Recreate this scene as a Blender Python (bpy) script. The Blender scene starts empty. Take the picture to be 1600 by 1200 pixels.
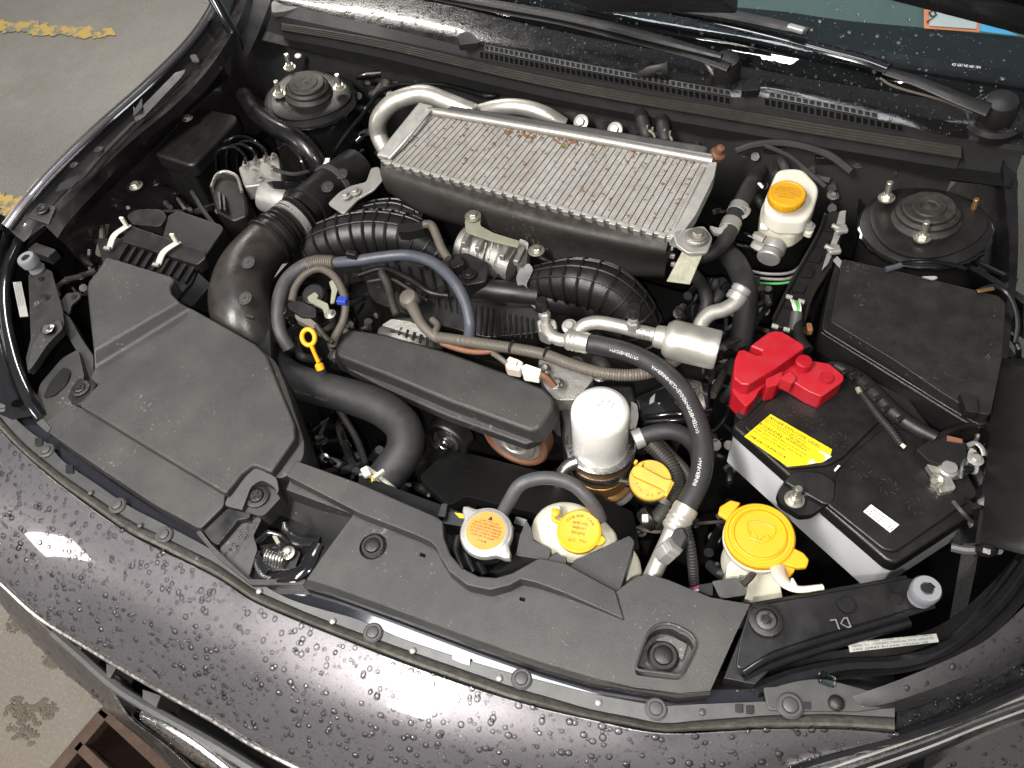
import bpy, bmesh, math, random
import numpy as np
from mathutils import Vector, Matrix
from mathutils.geometry import tessellate_polygon
random.seed(7); rng = np.random.default_rng(7)
S = bpy.context.scene
COL = S.collection
# ---------------------------------------------------------------- camera
F = 1200.0
def _cam():
    f = F
    X = np.array([3200., 1100., -f]); X /= np.linalg.norm(X)
    zd = np.array([182., 780., f]); zd /= np.linalg.norm(zd); zd -= X*(zd@X); zd /= np.linalg.norm(zd)
    c = lambda v: np.array([v[0], -v[1], -v[2]])
    Xc, Uc = c(X), c(-zd); Yc = np.cross(Uc, Xc)
    R = np.array([Xc, Yc, Uc])
    ray = lambda px, py: R@np.array([(px-800)/f, -(py-600)/f, -1.])
    C = -(ray(480, 118)*1.497+ray(1440, 325)*1.123)/2; C[2] += .88
    d = .07; cs, sn = math.cos(d), math.sin(d)
    M = np.array([[1, 0, 0], [0, cs, -sn], [0, sn, cs]])
    return M@R, M@(C-np.array([0, 0, .88]))+np.array([0, 0, .88])
CR, CC = _cam()
CAM = Vector(CC)
def W(px, py, z):
    """point of the place at height z (metres) that the photograph shows at (px, py)"""
    r = CR@np.array([(px-800)/F, -(py-600)/F, -1.])
    return Vector(CC+r*((z-CC[2])/r[2]))
def WY(px, py, y):
    r = CR@np.array([(px-800)/F, -(py-600)/F, -1.])
    return Vector(CC+r*((y-CC[1])/r[1]))
def L(pts): return [W(*p) if not isinstance(p, Vector) else p for p in pts]
cd = bpy.data.cameras.new('camera'); cam = bpy.data.objects.new('camera', cd); COL.objects.link(cam)
cd.sensor_width = 36; cd.lens = 36*F/1600; cd.clip_start = .05; cd.clip_end = 200
m = Matrix(CR.tolist()).to_4x4(); m.translation = CAM; cam.matrix_world = m
S.camera = cam
cd.dof.use_dof = False
# ---------------------------------------------------------------- world, lamps, exposure
w = bpy.data.worlds.new('World'); S.world = w; w.use_nodes = True
nt = w.node_tree; bg = nt.nodes['Background']
tc = nt.nodes.new('ShaderNodeTexCoord'); sx = nt.nodes.new('ShaderNodeSeparateXYZ'); cr = nt.nodes.new('ShaderNodeValToRGB')
nt.links.new(tc.outputs['Generated'], sx.inputs[0]); nt.links.new(sx.outputs[2], cr.inputs[0]); nt.links.new(cr.outputs[0], bg.inputs[0])
cr.color_ramp.elements[0].color = (.30, .29, .28, 1); cr.color_ramp.elements[1].color = (.62, .66, .74, 1)
bg.inputs[1].default_value = .38
def lamp(name, loc, tgt, size, power, col=(1, .965, .92), shape='RECTANGLE', sy=None):
    d = bpy.data.lights.new(name, 'AREA'); d.shape = shape; d.size = size; d.size_y = sy or size
    d.energy = power; d.color = col
    o = bpy.data.objects.new(name, d); COL.objects.link(o); o.location = loc
    o.rotation_euler = (Vector(tgt)-Vector(loc)).to_track_quat('-Z', 'Y').to_euler(); return o
lamp('ceiling_lamp', (-.55, -2.0, 3.3), (-.55, -2.0, 0), .26, 85, sy=1.3)
lamp('ceiling_lamp', (-.33, -2.7, 3.3), (-.2, -1.6, 0), .26, 105, sy=1.5)
lamp('ceiling_lamp', (-.45, -.30, 3.5), (-.45, -.30, 0), 1.1, 34, sy=.55, col=(.92, .96, 1))
lamp('ceiling_lamp', (-.15, .66, 3.5), (-.15, .66, 0), 2.0, 30, sy=.38, col=(.90, .95, 1))
lamp('ceiling_lamp', (-3.0, 2.2, 3.4), (-2.4, 1.0, 0), 1.8, 105, sy=.5, col=(1, .95, .86))
lamp('wall_lamp', (-2.7, -2.7, 1.85), (-.4, -.9, .8), .30, 18, sy=.85, col=(1, .96, .9))
lamp('phone_flash', (.5, -1.10, 1.72), (.25, -.35, .8), .02, 9.0, col=(1, .96, .9), shape='DISK')
S.view_settings.view_transform = 'Standard'; S.view_settings.look = 'None'; S.view_settings.gamma = 1
S.view_settings.exposure = 0.0
# ---------------------------------------------------------------- materials
def lin(h):
    h = h.lstrip('#'); o = []
    for i in (0, 2, 4):
        c = int(h[i:i+2], 16)/255; o.append(c/12.92 if c <= .04045 else ((c+.055)/1.055)**2.4)
    return o
MC = {}
def M(name, col, rough=.5, metal=0, bump=0, bs=900, var=.12, vs=12, dust=0, dcol=(.22, .19, .15), ds=35, coat=0, spec=.5, trans=0, flake=0, emit=None, rv=.12, sss=0, speck=0):
    if isinstance(col, str): col = lin(col)
    m = bpy.data.materials.new(name); m.use_nodes = True; t = m.node_tree; N = t.nodes; K = t.links.new
    b = N['Principled BSDF']
    co = N.new('ShaderNodeTexCoord')
    n1 = N.new('ShaderNodeTexNoise'); n1.inputs['Scale'].default_value = vs; n1.inputs['Detail'].default_value = 5; K(co.outputs['Object'], n1.inputs['Vector'])
    mx = N.new('ShaderNodeMix'); mx.data_type = 'RGBA'; K(n1.outputs[0], mx.inputs[0])
    mx.inputs[6].default_value = (*[c*(1-var) for c in col], 1); mx.inputs[7].default_value = (*[min(1, c*(1+var)) for c in col], 1)
    out = mx.outputs[2]
    if dust:
        n2 = N.new('ShaderNodeTexNoise'); n2.inputs['Scale'].default_value = ds; n2.inputs['Detail'].default_value = 8; n2.inputs['Roughness'].default_value = .7; K(co.outputs['Object'], n2.inputs['Vector'])
        r2 = N.new('ShaderNodeMapRange'); r2.inputs[1].default_value = .42; r2.inputs[2].default_value = .75; r2.inputs[4].default_value = dust; K(n2.outputs[0], r2.inputs[0])
        g = N.new('ShaderNodeNewGeometry'); sz = N.new('ShaderNodeSeparateXYZ'); K(g.outputs['Normal'], sz.inputs[0])
        r3 = N.new('ShaderNodeMapRange'); r3.inputs[1].default_value = .1; r3.inputs[2].default_value = .9; K(sz.outputs[2], r3.inputs[0])
        mu = N.new('ShaderNodeMath'); mu.operation = 'MULTIPLY'; K(r2.outputs[0], mu.inputs[0]); K(r3.outputs[0], mu.inputs[1])
        m2 = N.new('ShaderNodeMix'); m2.data_type = 'RGBA'; K(mu.outputs[0], m2.inputs[0]); K(out, m2.inputs[6]); m2.inputs[7].default_value = (*dcol, 1); out = m2.outputs[2]
    if speck:
        n6 = N.new('ShaderNodeTexNoise'); n6.inputs['Scale'].default_value = 190; n6.inputs['Detail'].default_value = 2; K(co.outputs['Object'], n6.inputs['Vector'])
        n7 = N.new('ShaderNodeTexNoise'); n7.inputs['Scale'].default_value = 14; n7.inputs['Detail'].default_value = 3; K(co.outputs['Object'], n7.inputs['Vector'])
        a7 = N.new('ShaderNodeMath'); a7.operation = 'MULTIPLY_ADD'; K(n7.outputs[0], a7.inputs[0]); a7.inputs[1].default_value = .5; K(n6.outputs[0], a7.inputs[2])
        r6 = N.new('ShaderNodeMapRange'); r6.inputs[1].default_value = .96; r6.inputs[2].default_value = 1.02; r6.inputs[4].default_value = speck; K(a7.outputs[0], r6.inputs[0])
        m6 = N.new('ShaderNodeMix'); m6.data_type = 'RGBA'; K(r6.outputs[0], m6.inputs[0]); K(out, m6.inputs[6]); m6.inputs[7].default_value = (.20, .185, .16, 1); out = m6.outputs[2]
    if flake:
        v = N.new('ShaderNodeTexVoronoi'); v.inputs['Scale'].default_value = 2600; K(co.outputs['Object'], v.inputs['Vector'])
        r4 = N.new('ShaderNodeMapRange'); r4.inputs[1].default_value = .0; r4.inputs[2].default_value = 1.; r4.inputs[3].default_value = 1-flake; r4.inputs[4].default_value = 1+flake
        s4 = N.new('ShaderNodeSeparateXYZ'); K(v.outputs['Color'], s4.inputs[0]); K(s4.outputs[0], r4.inputs[0])
        m4 = N.new('ShaderNodeVectorMath'); m4.operation = 'SCALE'; K(out, m4.inputs[0]); K(r4.outputs[0], m4.inputs['Scale']); out = m4.outputs[0]
    K(out, b.inputs['Base Color'])
    n5 = N.new('ShaderNodeTexNoise'); n5.inputs['Scale'].default_value = vs*3.3; n5.inputs['Detail'].default_value = 6; K(co.outputs['Object'], n5.inputs['Vector'])
    r5 = N.new('ShaderNodeMapRange'); r5.inputs[1].default_value = .25; r5.inputs[2].default_value = .75; r5.inputs[3].default_value = max(.02, rough-rv); r5.inputs[4].default_value = min(1, rough+rv); K(n5.outputs[0], r5.inputs[0])
    K(r5.outputs[0], b.inputs['Roughness'])
    b.inputs['Metallic'].default_value = metal; b.inputs['Coat Weight'].default_value = coat; b.inputs['Coat Roughness'].default_value = .04
    b.inputs['Specular IOR Level'].default_value = spec; b.inputs['Transmission Weight'].default_value = trans
    if sss: b.inputs['Subsurface Weight'].default_value = sss; b.inputs['Subsurface Radius'].default_value = (.02, .02, .015); b.inputs['Subsurface Scale'].default_value = .5
    if bump:
        n3 = N.new('ShaderNodeTexNoise'); n3.inputs['Scale'].default_value = bs; n3.inputs['Detail'].default_value = 3; K(co.outputs['Object'], n3.inputs['Vector'])
        bp = N.new('ShaderNodeBump'); bp.inputs['Strength'].default_value = bump; bp.inputs['Distance'].default_value = .001; K(n3.outputs[0], bp.inputs['Height']); K(bp.outputs[0], b.inputs['Normal'])
    if emit: b.inputs['Emission Color'].default_value = (*emit, 1); b.inputs['Emission Strength'].default_value = 1
    MC[name] = m; return m
M('plastic', (.029, .0285, .028), .42, bump=.5, bs=1300, dust=.16, ds=9, var=.12, vs=5, rv=.10, speck=.5)
M('dimmed_lid_and_bracket', (.015, .0145, .0135), .45, bump=.35, bs=1700, dust=.08, speck=.35)  # fuse lid coloured darker for the weaker light there; brackets share it
M('channel_paint', (.032, .030, .031), .4, metal=.4, coat=.8, flake=.3, dust=.05)          # moulded grained covers
M('plastic_dark', (.0095, .009, .009), .40, bump=.25, dust=.045)
M('plastic_deep', (.007, .007, .007), .6, bump=.2, dust=.01, spec=.25)
M('wet_black', (.006, .0055, .006), .22, bump=.3, bs=250, coat=.3, dust=.02)
M('plastic_dusty', (.016, .014, .0125), .5, bump=.6, bs=900, dust=.22, ds=60, speck=.4)
M('gloss_black', (.006, .006, .007), .13, coat=.6, rv=.06, dust=.03)
M('duct_plastic', (.026, .023, .021), .33, bump=.25, bs=600, dust=.12)
M('alu_dark', (.20, .19, .175), .5, metal=.6, bump=.8, bs=420, var=.3, vs=30, dust=.25)
M('gloss_flat', (.012, .012, .016), .09, coat=1, rv=.03)
M('body_black', (.0065, .006, .0065), .30, bump=.15, bs=60, dust=.04, coat=.25)
M('inner_paint', (.022, .019, .020), .36, metal=.3, dust=.10, coat=.35)
M('bumper_paint', (.122, .113, .120), .40, metal=.6, coat=1, flake=.3, var=.05, rv=.04)
M('lip_paint', (.035, .033, .035), .45, metal=.2, coat=.35, bump=.1, dust=.1)
M('rubber', (.020, .020, .021), .55, bump=.3, bs=500, dust=.10)
M('rubber_grey', (.055, .054, .056), .5, bump=.3, bs=500, dust=.2)
M('hose_blue', (.058, .064, .085), .42, bump=.2, dust=.2, ds=50)
M('conduit', (.115, .10, .082), .5, dust=.2)
M('conduit_dark', (.03, .027, .022), .5, dust=.2)
M('dusty_strip', (.060, .055, .049), .6, dust=.35, ds=70)
M('alu', (.60, .58, .53), .42, metal=.75, bump=.2, bs=300, var=.12, dust=.12)
M('alu_cast', (.40, .385, .36), .5, metal=.75, bump=.8, bs=420, var=.2, vs=30, dust=.25)
M('alu_dull', (.40, .385, .37), .48, metal=.55, bump=.3, bs=300, var=.18, vs=25, dust=.3)
M('alu_light', (.42, .41, .385), .46, metal=.55, var=.12, vs=30, dust=.12)
M('fin', (.36, .352, .335), .6, metal=.3, bump=.9, bs=1500, var=.35, vs=90, dust=.8, dcol=(.19, .155, .105), ds=14)
M('zinc', (.55, .53, .46), .36, metal=.85, var=.2, vs=40, dust=.15)
M('zinc_yellow', (.27, .265, .20), .6, metal=.35, var=.2, vs=40)
M('steel', (.50, .49, .47), .25, metal=.95, var=.2, vs=60)
M('dirt', (.075, .056, .038), .6, var=.3)
M('rust', (.20, .085, .035), .8, bump=1, bs=400, var=.45, vs=60)
M('rust_iron', (.060, .035, .024), .85, bump=1, bs=200, var=.5, vs=30)
M('copper_rust', (.22, .10, .06), .62, metal=.3, bump=.4, var=.3, vs=60)
M('brass', (.36, .20, .08), .42, metal=.7, var=.3, vs=50)
M('yellow', (.70, .345, .010), .42, var=.10, dust=.16, ds=50, spec=.4, bump=.15, bs=700)
M('yellow_dusty', (.62, .37, .035), .5, var=.15, dust=.35, ds=80)
M('orange_yellow', (.85, .38, .01), .4, var=.08)
M('white_paint', (.78, .765, .73), .3, coat=.4, var=.03)
M('white_plastic', (.70, .67, .58), .42, var=.06, sss=.35, dust=.10, dcol=(.4, .33, .2))
M('tank_plastic', (.52, .50, .40), .42, var=.08, sss=.25, dust=.2, dcol=(.3, .25, .14), vs=9)
M('white_rubber', (.17, .175, .19), .6, var=.12, dust=.2)
M('case_grey', (.55, .56, .57), .5, var=.08, dust=.15)
M('red', (.38, .008, .018), .36, var=.12, spec=.5, dust=.10, ds=60)
M('label_yellow', (.78, .58, .015), .45, var=.03)
M('label_white', (.74, .73, .68), .5, var=.08)
M('label_silver', (.42, .42, .38), .4, metal=.4, var=.2, vs=60)
M('label_orange', (.62, .22, .02), .45, var=.04)
M('ink', (.012, .012, .012), .6)
M('print_white', (.62, .62, .60), .6, var=.25, vs=300)
M('print_grey', (.13, .13, .125), .6, var=.2, vs=300)
M('sticker_orange', (.50, .17, .06), .5)
M('sticker_blue', (.03, .30, .55), .5)
M('blue_clip', (.02, .05, .35), .5)
M('wire_green', (.10, .42, .12), .4)
M('wire_white', (.62, .60, .50), .4)
M('beige_connector', (.50, .43, .36), .5, var=.1)
M('fin_dark', (.13, .12, .11), .6, metal=.2)
M('strap_white', (.60, .60, .50), .5, var=.1)
M('leaf_brown', (.20, .09, .035), .8, var=.4)
M('leaf_green', (.12, .20, .03), .7, var=.4)
M('yellow_road', (.46, .34, .11), .8, var=.5, vs=25, dust=.8, dcol=(.30, .27, .22), ds=22, bump=1, bs=200)
M('trim_grey', (.050, .050, .050), .42, bump=.2, dust=.15)
M('seal_dirty', (.06, .058, .05), .6, var=.5, vs=90, bump=1, bs=150, dust=.5, ds=120)
M('pale_sheen_and_sticker', (.36, .43, .41), .7, var=.1)  # pale tone for the reflection painted behind the windshield; also the sticker field
M('dash', (.010, .010, .011), .7, var=.1)
def clear(name, ior, tint, rough=.02, edge=.35):
    m = bpy.data.materials.new(name); m.use_nodes = True; t = m.node_tree; N = t.nodes; K = t.links.new; N.remove(N['Principled BSDF'])
    tr = N.new('ShaderNodeBsdfTransparent'); gl = N.new('ShaderNodeBsdfGlossy'); gl.inputs['Roughness'].default_value = rough
    fr = N.new('ShaderNodeFresnel'); fr.inputs['IOR'].default_value = ior; mx = N.new('ShaderNodeMixShader')
    K(fr.outputs[0], mx.inputs[0]); K(tr.outputs[0], mx.inputs[1]); K(gl.outputs[0], mx.inputs[2]); K(mx.outputs[0], N['Material Output'].inputs[0])
    lw = N.new('ShaderNodeLayerWeight'); lw.inputs[0].default_value = .5; cm = N.new('ShaderNodeMix'); cm.data_type = 'RGBA'
    K(lw.outputs['Facing'], cm.inputs[0]); cm.inputs[6].default_value = (*tint, 1); cm.inputs[7].default_value = (*[c*edge for c in tint], 1); K(cm.outputs[2], tr.inputs[0])
    MC[name] = m
clear('glass', 1.5, (.82, .88, .87), .015, .9)
clear('rough_water', 1.6, (1, 1, 1), .32, .6)
clear('water', 1.5, (1, 1, 1), .04, .55)
# ground: worn concrete, brown dirt round the drain
def ground_mat():
    m = bpy.data.materials.new('concrete'); m.use_nodes = True; t = m.node_tree; N = t.nodes; K = t.links.new; b = N['Principled BSDF']
    co = N.new('ShaderNodeTexCoord'); pos = co.outputs['Object']
    def noise(s, d=6, r=.6):
        n = N.new('ShaderNodeTexNoise'); n.inputs['Scale'].default_value = s; n.inputs['Detail'].default_value = d; n.inputs['Roughness'].default_value = r; K(pos, n.inputs['Vector']); return n.outputs[0]
    def ramp(i, a, bb, lo=0., hi=1.):
        r = N.new('ShaderNodeMapRange'); r.inputs[1].default_value = a; r.inputs[2].default_value = bb; r.inputs[3].default_value = lo; r.inputs[4].default_value = hi; K(i, r.inputs[0]); return r.outputs[0]
    def mix(f, a, bb):
        x = N.new('ShaderNodeMix'); x.data_type = 'RGBA'; K(f, x.inputs[0])
        for s, v in ((6, a), (7, bb)):
            if isinstance(v, tuple): x.inputs[s].default_value = (*v, 1)
            else: K(v, x.inputs[s])
        return x.outputs[2]
    c = mix(ramp(noise(1.1), .35, .65), (.150, .143, .130), (.235, .223, .203))
    c = mix(ramp(noise(14, 9, .75), .35, .8, 0, .6), c, (.16, .145, .12)); c = mix(ramp(noise(3.2, 7, .7), .5, .72, 0, .45), c, (.14, .125, .105))
    c = mix(ramp(noise(160, 4), .5, .8, 0, .5), c, (.48, .44, .38))
    c = mix(ramp(noise(60, 4), .66, .72, 0, .5), c, (.20, .10, .05))
    d = N.new('ShaderNodeVectorMath'); d.operation = 'DISTANCE'; K(pos, d.inputs[0]); g = W(200, 1180, 0); d.inputs[1].default_value = g
    c = mix(ramp(d.outputs['Value'], .15, 1.5, .85, 0.), c, (.115, .085, .055))
    K(c, b.inputs['Base Color']); K(ramp(noise(5), .3, .7, .55, .85), b.inputs['Roughness'])
    bp = N.new('ShaderNodeBump'); bp.inputs['Strength'].default_value = .6; bp.inputs['Distance'].default_value = .01; K(noise(90, 8, .7), bp.inputs['Height']); K(bp.outputs[0], b.inputs['Normal'])
    MC['concrete'] = m
    m2 = m.copy(); m2.name = 'worn_yellow_line'; t = m2.node_tree; N = t.nodes; K = t.links.new; b = N['Principled BSDF']
    src = b.inputs['Base Color'].links[0].from_socket; co = [n for n in N if n.type == 'TEX_COORD'][0]
    n1 = N.new('ShaderNodeTexNoise'); n1.inputs['Scale'].default_value = 16; n1.inputs['Detail'].default_value = 9; n1.inputs['Roughness'].default_value = .72; K(co.outputs['Object'], n1.inputs['Vector'])
    r = N.new('ShaderNodeMapRange'); r.inputs[1].default_value = .44; r.inputs[2].default_value = .52; r.inputs[4].default_value = .85; K(n1.outputs[0], r.inputs[0])
    x = N.new('ShaderNodeMix'); x.data_type = 'RGBA'; K(r.outputs[0], x.inputs[0]); K(src, x.inputs[6]); x.inputs[7].default_value = (.50, .34, .07, 1); K(x.outputs[2], b.inputs['Base Color'])
    MC['worn_line'] = m2
ground_mat()
# ---------------------------------------------------------------- object helpers
ORG = {}
def _link(o, parent, org, props):
    COL.objects.link(o)
    if parent is not None:
        o.parent = parent; o.location = org-ORG[parent]
    else: o.location = org
    ORG[o] = org.copy()
    for k, v in props.items(): o[{'cat': 'category'}.get(k, k)] = v
    return o
def thing(name, label, cat, loc, group=None, kind=None, parent=None):
    o = bpy.data.objects.new(name, None); o.empty_display_size = .02
    p = {}
    if label: p['label'] = label
    if cat: p['category'] = cat
    if group: p['group'] = group
    if kind: p['kind'] = kind
    return _link(o, parent, Vector(loc), p)
def mk(name, vs, fs, mat, parent=None, smooth=True, ang=32, bevel=0, seg=2, thick=0, sub=0, **props):
    vs = [Vector(v) for v in vs]
    me = bpy.data.meshes.new(name)
    if parent is None:
        c = sum(vs, Vector())/len(vs); org = Vector((c.x, c.y, min(v.z for v in vs)))
    else: org = ORG[parent]
    me.from_pydata([tuple(v-org) for v in vs], [], fs)
    bm = bmesh.new(); bm.from_mesh(me); bmesh.ops.recalc_face_normals(bm, faces=bm.faces); bm.to_mesh(me); bm.free()
    me.materials.append(MC[mat])
    if smooth:
        me.shade_smooth()
        if ang < 180: me.set_sharp_from_angle(angle=math.radians(ang))
    o = bpy.data.objects.new(name, me); _link(o, parent, org, props)
    if thick:
        md = o.modifiers.new('solid', 'SOLIDIFY'); md.thickness = thick; md.offset = -1
    if bevel:
        md = o.modifiers.new('bevel', 'BEVEL'); md.width = bevel; md.segments = seg; md.limit_method = 'ANGLE'; md.angle_limit = math.radians(28); md.harden_normals = True; md.use_clamp_overlap = True
    return o
def join(lst):
    """merge (verts, faces) pairs"""
    V, Fc = [], []
    for v, f in lst:
        k = len(V); V += list(v); Fc += [tuple(i+k for i in q) for q in f]
    return V, Fc
def cr_path(P, res=6, closed=False):
    P = [Vector(p) for p in P]; n = len(P)
    if n < 3 and not closed:
        return [P[0].lerp(P[1], i/res) for i in range(res+1)]
    out = []
    rngi = range(n) if closed else range(n-1)
    for i in rngi:
        a = P[(i-1) % n] if closed or i > 0 else P[0]*2-P[1]
        b = P[i]; c = P[(i+1) % n]
        d = P[(i+2) % n] if closed or i+2 < n else P[n-1]*2-P[n-2]
        for k in range(res):
            t = k/res
            out.append(.5*((2*b)+(c-a)*t+(2*a-5*b+4*c-d)*t*t+(3*b-a-3*c+d)*t**3))
    if not closed: out.append(P[-1])
    return out
def resample(P, n=None, step=None, R=None):
    s = [0]
    for a, b in zip(P, P[1:]): s.append(s[-1]+(b-a).length)
    if n is None: n = max(2, int(s[-1]/step)+1)
    out = []; j = 0; ro = []
    for i in range(n):
        t = s[-1]*i/(n-1)
        while j < len(s)-2 and s[j+1] < t: j += 1
        k = 0 if s[j+1] == s[j] else (t-s[j])/(s[j+1]-s[j])
        out.append(P[j].lerp(P[j+1], k))
        if R is not None: ro.append(R[j]*(1-k)+R[j+1]*k)
    return (out, ro, s[-1]) if R is not None else (out, s[-1])
def frames(P, up=Vector((0, 0, 1))):
    T = []
    for i in range(len(P)):
        t = P[min(i+1, len(P)-1)]-P[max(i-1, 0)]; T.append(t.normalized() if t.length > 1e-9 else Vector((0, 0, 1)))
    u = up-T[0]*up.dot(T[0])
    if u.length < .05: u = Vector((1, 0, 0))-T[0]*T[0].x
    u.normalize(); out = []
    for t in T:
        u = u-t*u.dot(t); u.normalize(); out.append((t, u.copy(), t.cross(u)))
    return out
def g_tube(pts, r, n=10, res=6, closed=False, caps=True, corr=None, flat=1., raw=False, step=None):
    """swept tube; r float or per-point list; corr=(pitch, amplitude) makes ridges"""
    P = [Vector(p) for p in pts] if raw else cr_path(pts, res, closed)
    if isinstance(r, (list, tuple)):
        m = len(r); RR = [np.interp(i/(len(P)-1)*(m-1), range(m), r) for i in range(len(P))]
    else: RR = [r]*len(P)
    if corr:
        pitch, amp = corr
        P, RR, Lg = resample(P, step=pitch/4, R=RR)
        pr = (0, 1, 1, 0)
        RR = [rr+amp*pr[i % 4] for i, rr in enumerate(RR)]
    elif step:
        P, RR, Lg = resample(P, step=step, R=RR)
    fr = frames(P); V = []; Fc = []
    for p, rr, (t, u, w_) in zip(P, RR, fr):
        for k in range(n):
            a = 2*math.pi*k/n; V.append(p+(u*math.cos(a)*flat+w_*math.sin(a))*rr)
    m = len(P)
    for i in range(m-1 if not closed else m):
        for k in range(n):
            a = i*n+k; b = i*n+(k+1) % n; j = (i+1) % m
            Fc.append((a, b, j*n+(k+1) % n, j*n+k))
    if caps and not closed: Fc.append(tuple(range(n))[::-1]); Fc.append(tuple((m-1)*n+k for k in range(n)))
    return V, Fc
def tube(name, pts, r, mat, parent=None, n=10, res=6, closed=False, caps=True, corr=None, flat=1., step=None, **kw):
    V, Fc = g_tube(L(pts), r, n, res, closed, caps, corr, flat, step=step)
    return mk(name, V, Fc, mat, parent, ang=kw.pop('ang', 40), **kw)
def basis(axis):
    a = Vector(axis).normalized(); h = Vector((0, 0, 1)) if abs(a.z) < .9 else Vector((1, 0, 0))
    u = h.cross(a).normalized(); return u, a.cross(u), a
def g_lathe(base, axis, prof, n=28, a0=0., mod=None, sx=1., sy=1.):
    u, v, a = basis(axis); base = Vector(base); V = []; Fc = []
    for (r, h) in prof:
        for k in range(n):
            t = a0+2*math.pi*k/n; q = r*(mod(t, h) if mod else 1)
            V.append(base+a*h+u*(q*math.cos(t)*sx)+v*(q*math.sin(t)*sy))
    for i in range(len(prof)-1):
        for k in range(n): Fc.append((i*n+k, i*n+(k+1) % n, (i+1)*n+(k+1) % n, (i+1)*n+k))
    Fc.append(tuple(range(n))[::-1]); Fc.append(tuple((len(prof)-1)*n+k for k in range(n)))
    return V, Fc
def lathe(name, base, axis, prof, mat, parent=None, n=28, a0=0., mod=None, sx=1., sy=1., **kw):
    V, Fc = g_lathe(base, axis, prof, n, a0, mod, sx, sy); return mk(name, V, Fc, mat, parent, **kw)
def g_box(c, s, rot=0., axes=None):
    c = Vector(c)
    if axes: X, Y, Z = [Vector(a).normalized() for a in axes]
    else: X = Vector((math.cos(rot), math.sin(rot), 0)); Y = Vector((-math.sin(rot), math.cos(rot), 0)); Z = Vector((0, 0, 1))
    V = [c+X*(i*s[0]/2)+Y*(j*s[1]/2)+Z*(k*s[2]/2) for k in (-1, 1) for j in (-1, 1) for i in (-1, 1)]
    return V, [(0, 2, 3, 1), (4, 5, 7, 6), (0, 1, 5, 4), (2, 6, 7, 3), (0, 4, 6, 2), (1, 3, 7, 5)]
def box(name, c, s, mat, parent=None, rot=0., axes=None, bevel=.001, **kw):
    V, Fc = g_box(c, s, rot, axes); return mk(name, V, Fc, mat, parent, bevel=bevel, **kw)
class Quad:
    """bilinear patch a-b (back/left to right), d-c (front); q(u, v, h): h along the patch normal"""
    def __init__(s, A, B, C, D):
        s.p = L([A, B, C, D]); a, b, c, d = s.p
        s.n = (c-a).cross(b-d).normalized()
        if s.n.z < 0: s.n = -s.n
    def __call__(s, u, v, h=0.):
        a, b, c, d = s.p; return a.lerp(b, u).lerp(d.lerp(c, u), v)+s.n*h
    def g(s, u0, u1, v0, v1, h0, h1, tu=0., tv=0.):
        V = [s(u0, v0, h0), s(u1, v0, h0), s(u1, v1, h0), s(u0, v1, h0), s(u0+tu, v0+tv, h1), s(u1-tu, v0+tv, h1), s(u1-tu, v1-tv, h1), s(u0+tu, v1-tv, h1)]
        return V, [(3, 2, 1, 0), (4, 5, 6, 7), (0, 1, 5, 4), (1, 2, 6, 5), (2, 3, 7, 6), (3, 0, 4, 7)]
    def box(s, name, u0, u1, v0, v1, h0, h1, mat, parent=None, bevel=.001, tu=0., tv=0., **kw):
        V, Fc = s.g(u0, u1, v0, v1, h0, h1, tu, tv); return mk(name, V, Fc, mat, parent, bevel=bevel, **kw)
def rnd(pts, r=8, seg=4):
    """round the corners of a pixel outline [(px, py, z)...]"""
    n = len(pts); out = []
    for i in range(n):
        a, b, c = [np.array(pts[j % n], float) for j in (i-1, i, i+1)]
        la, lc = np.linalg.norm((a-b)[:2]), np.linalg.norm((c-b)[:2])
        p = b+(a-b)/la*min(r, la*.45); q = b+(c-b)/lc*min(r, lc*.45)
        for k in range(seg+1):
            t = k/seg; out.append(tuple((1-t)**2*p+2*t*(1-t)*b+t*t*q))
    return out
def g_slab(pts, depth, down=Vector((0, 0, -1)), flare=0.):
    T = L(pts); n = len(T); c = sum(T, Vector())/n
    B = [t+down*depth+(t-c)*flare for t in T]
    return T+B, [tuple(range(n)), tuple(range(2*n-1, n-1, -1))]+[(i, n+i, n+(i+1) % n, (i+1) % n) for i in range(n)]
def slab(name, pts, depth, mat, parent=None, bevel=.0015, down=Vector((0, 0, -1)), flare=0., **kw):
    V, Fc = g_slab(pts, depth, down, flare); return mk(name, V, Fc, mat, parent, bevel=bevel, **kw)
def shell(name, pts, faces, depth, mat, parent=None, bevel=.0015, **kw):
    """connected top faces over pixel points, sides dropped by depth"""
    T = L(pts); n = len(T); V = T+[t-Vector((0, 0, depth)) for t in T]
    cnt = {}
    for f in faces:
        for a, b in zip(f, f[1:]+f[:1]): cnt[(a, b)] = 1
    Fc = list(faces)+[tuple(i+n for i in f[::-1]) for f in faces]
    for (a, b) in cnt:
        if (b, a) not in cnt: Fc.append((b, a, a+n, b+n))
    return mk(name, V, Fc, mat, parent, bevel=bevel, **kw)
def g_grid(rows, cols=40, sub=1, smooth=True):
    R = []
    for r in rows:
        p = L(r); p = cr_path(p, 8) if smooth else p
        R.append(resample(p, n=cols)[0])
    if sub > 1:
        cp = [cr_path([r[j] for r in R], sub) for j in range(cols)]
        R = [[c[i] for c in cp] for i in range(len(cp[0]))]
    V = [p for r in R for p in r]; m = len(R)
    return V, [(i*cols+j, i*cols+j+1, (i+1)*cols+j+1, (i+1)*cols+j) for i in range(m-1) for j in range(cols-1)]
def grid(name, rows, mat, parent=None, cols=40, sub=1, smooth=True, **kw):
    V, Fc = g_grid(rows, cols, sub, smooth); return mk(name, V, Fc, mat, parent, **kw)
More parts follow.
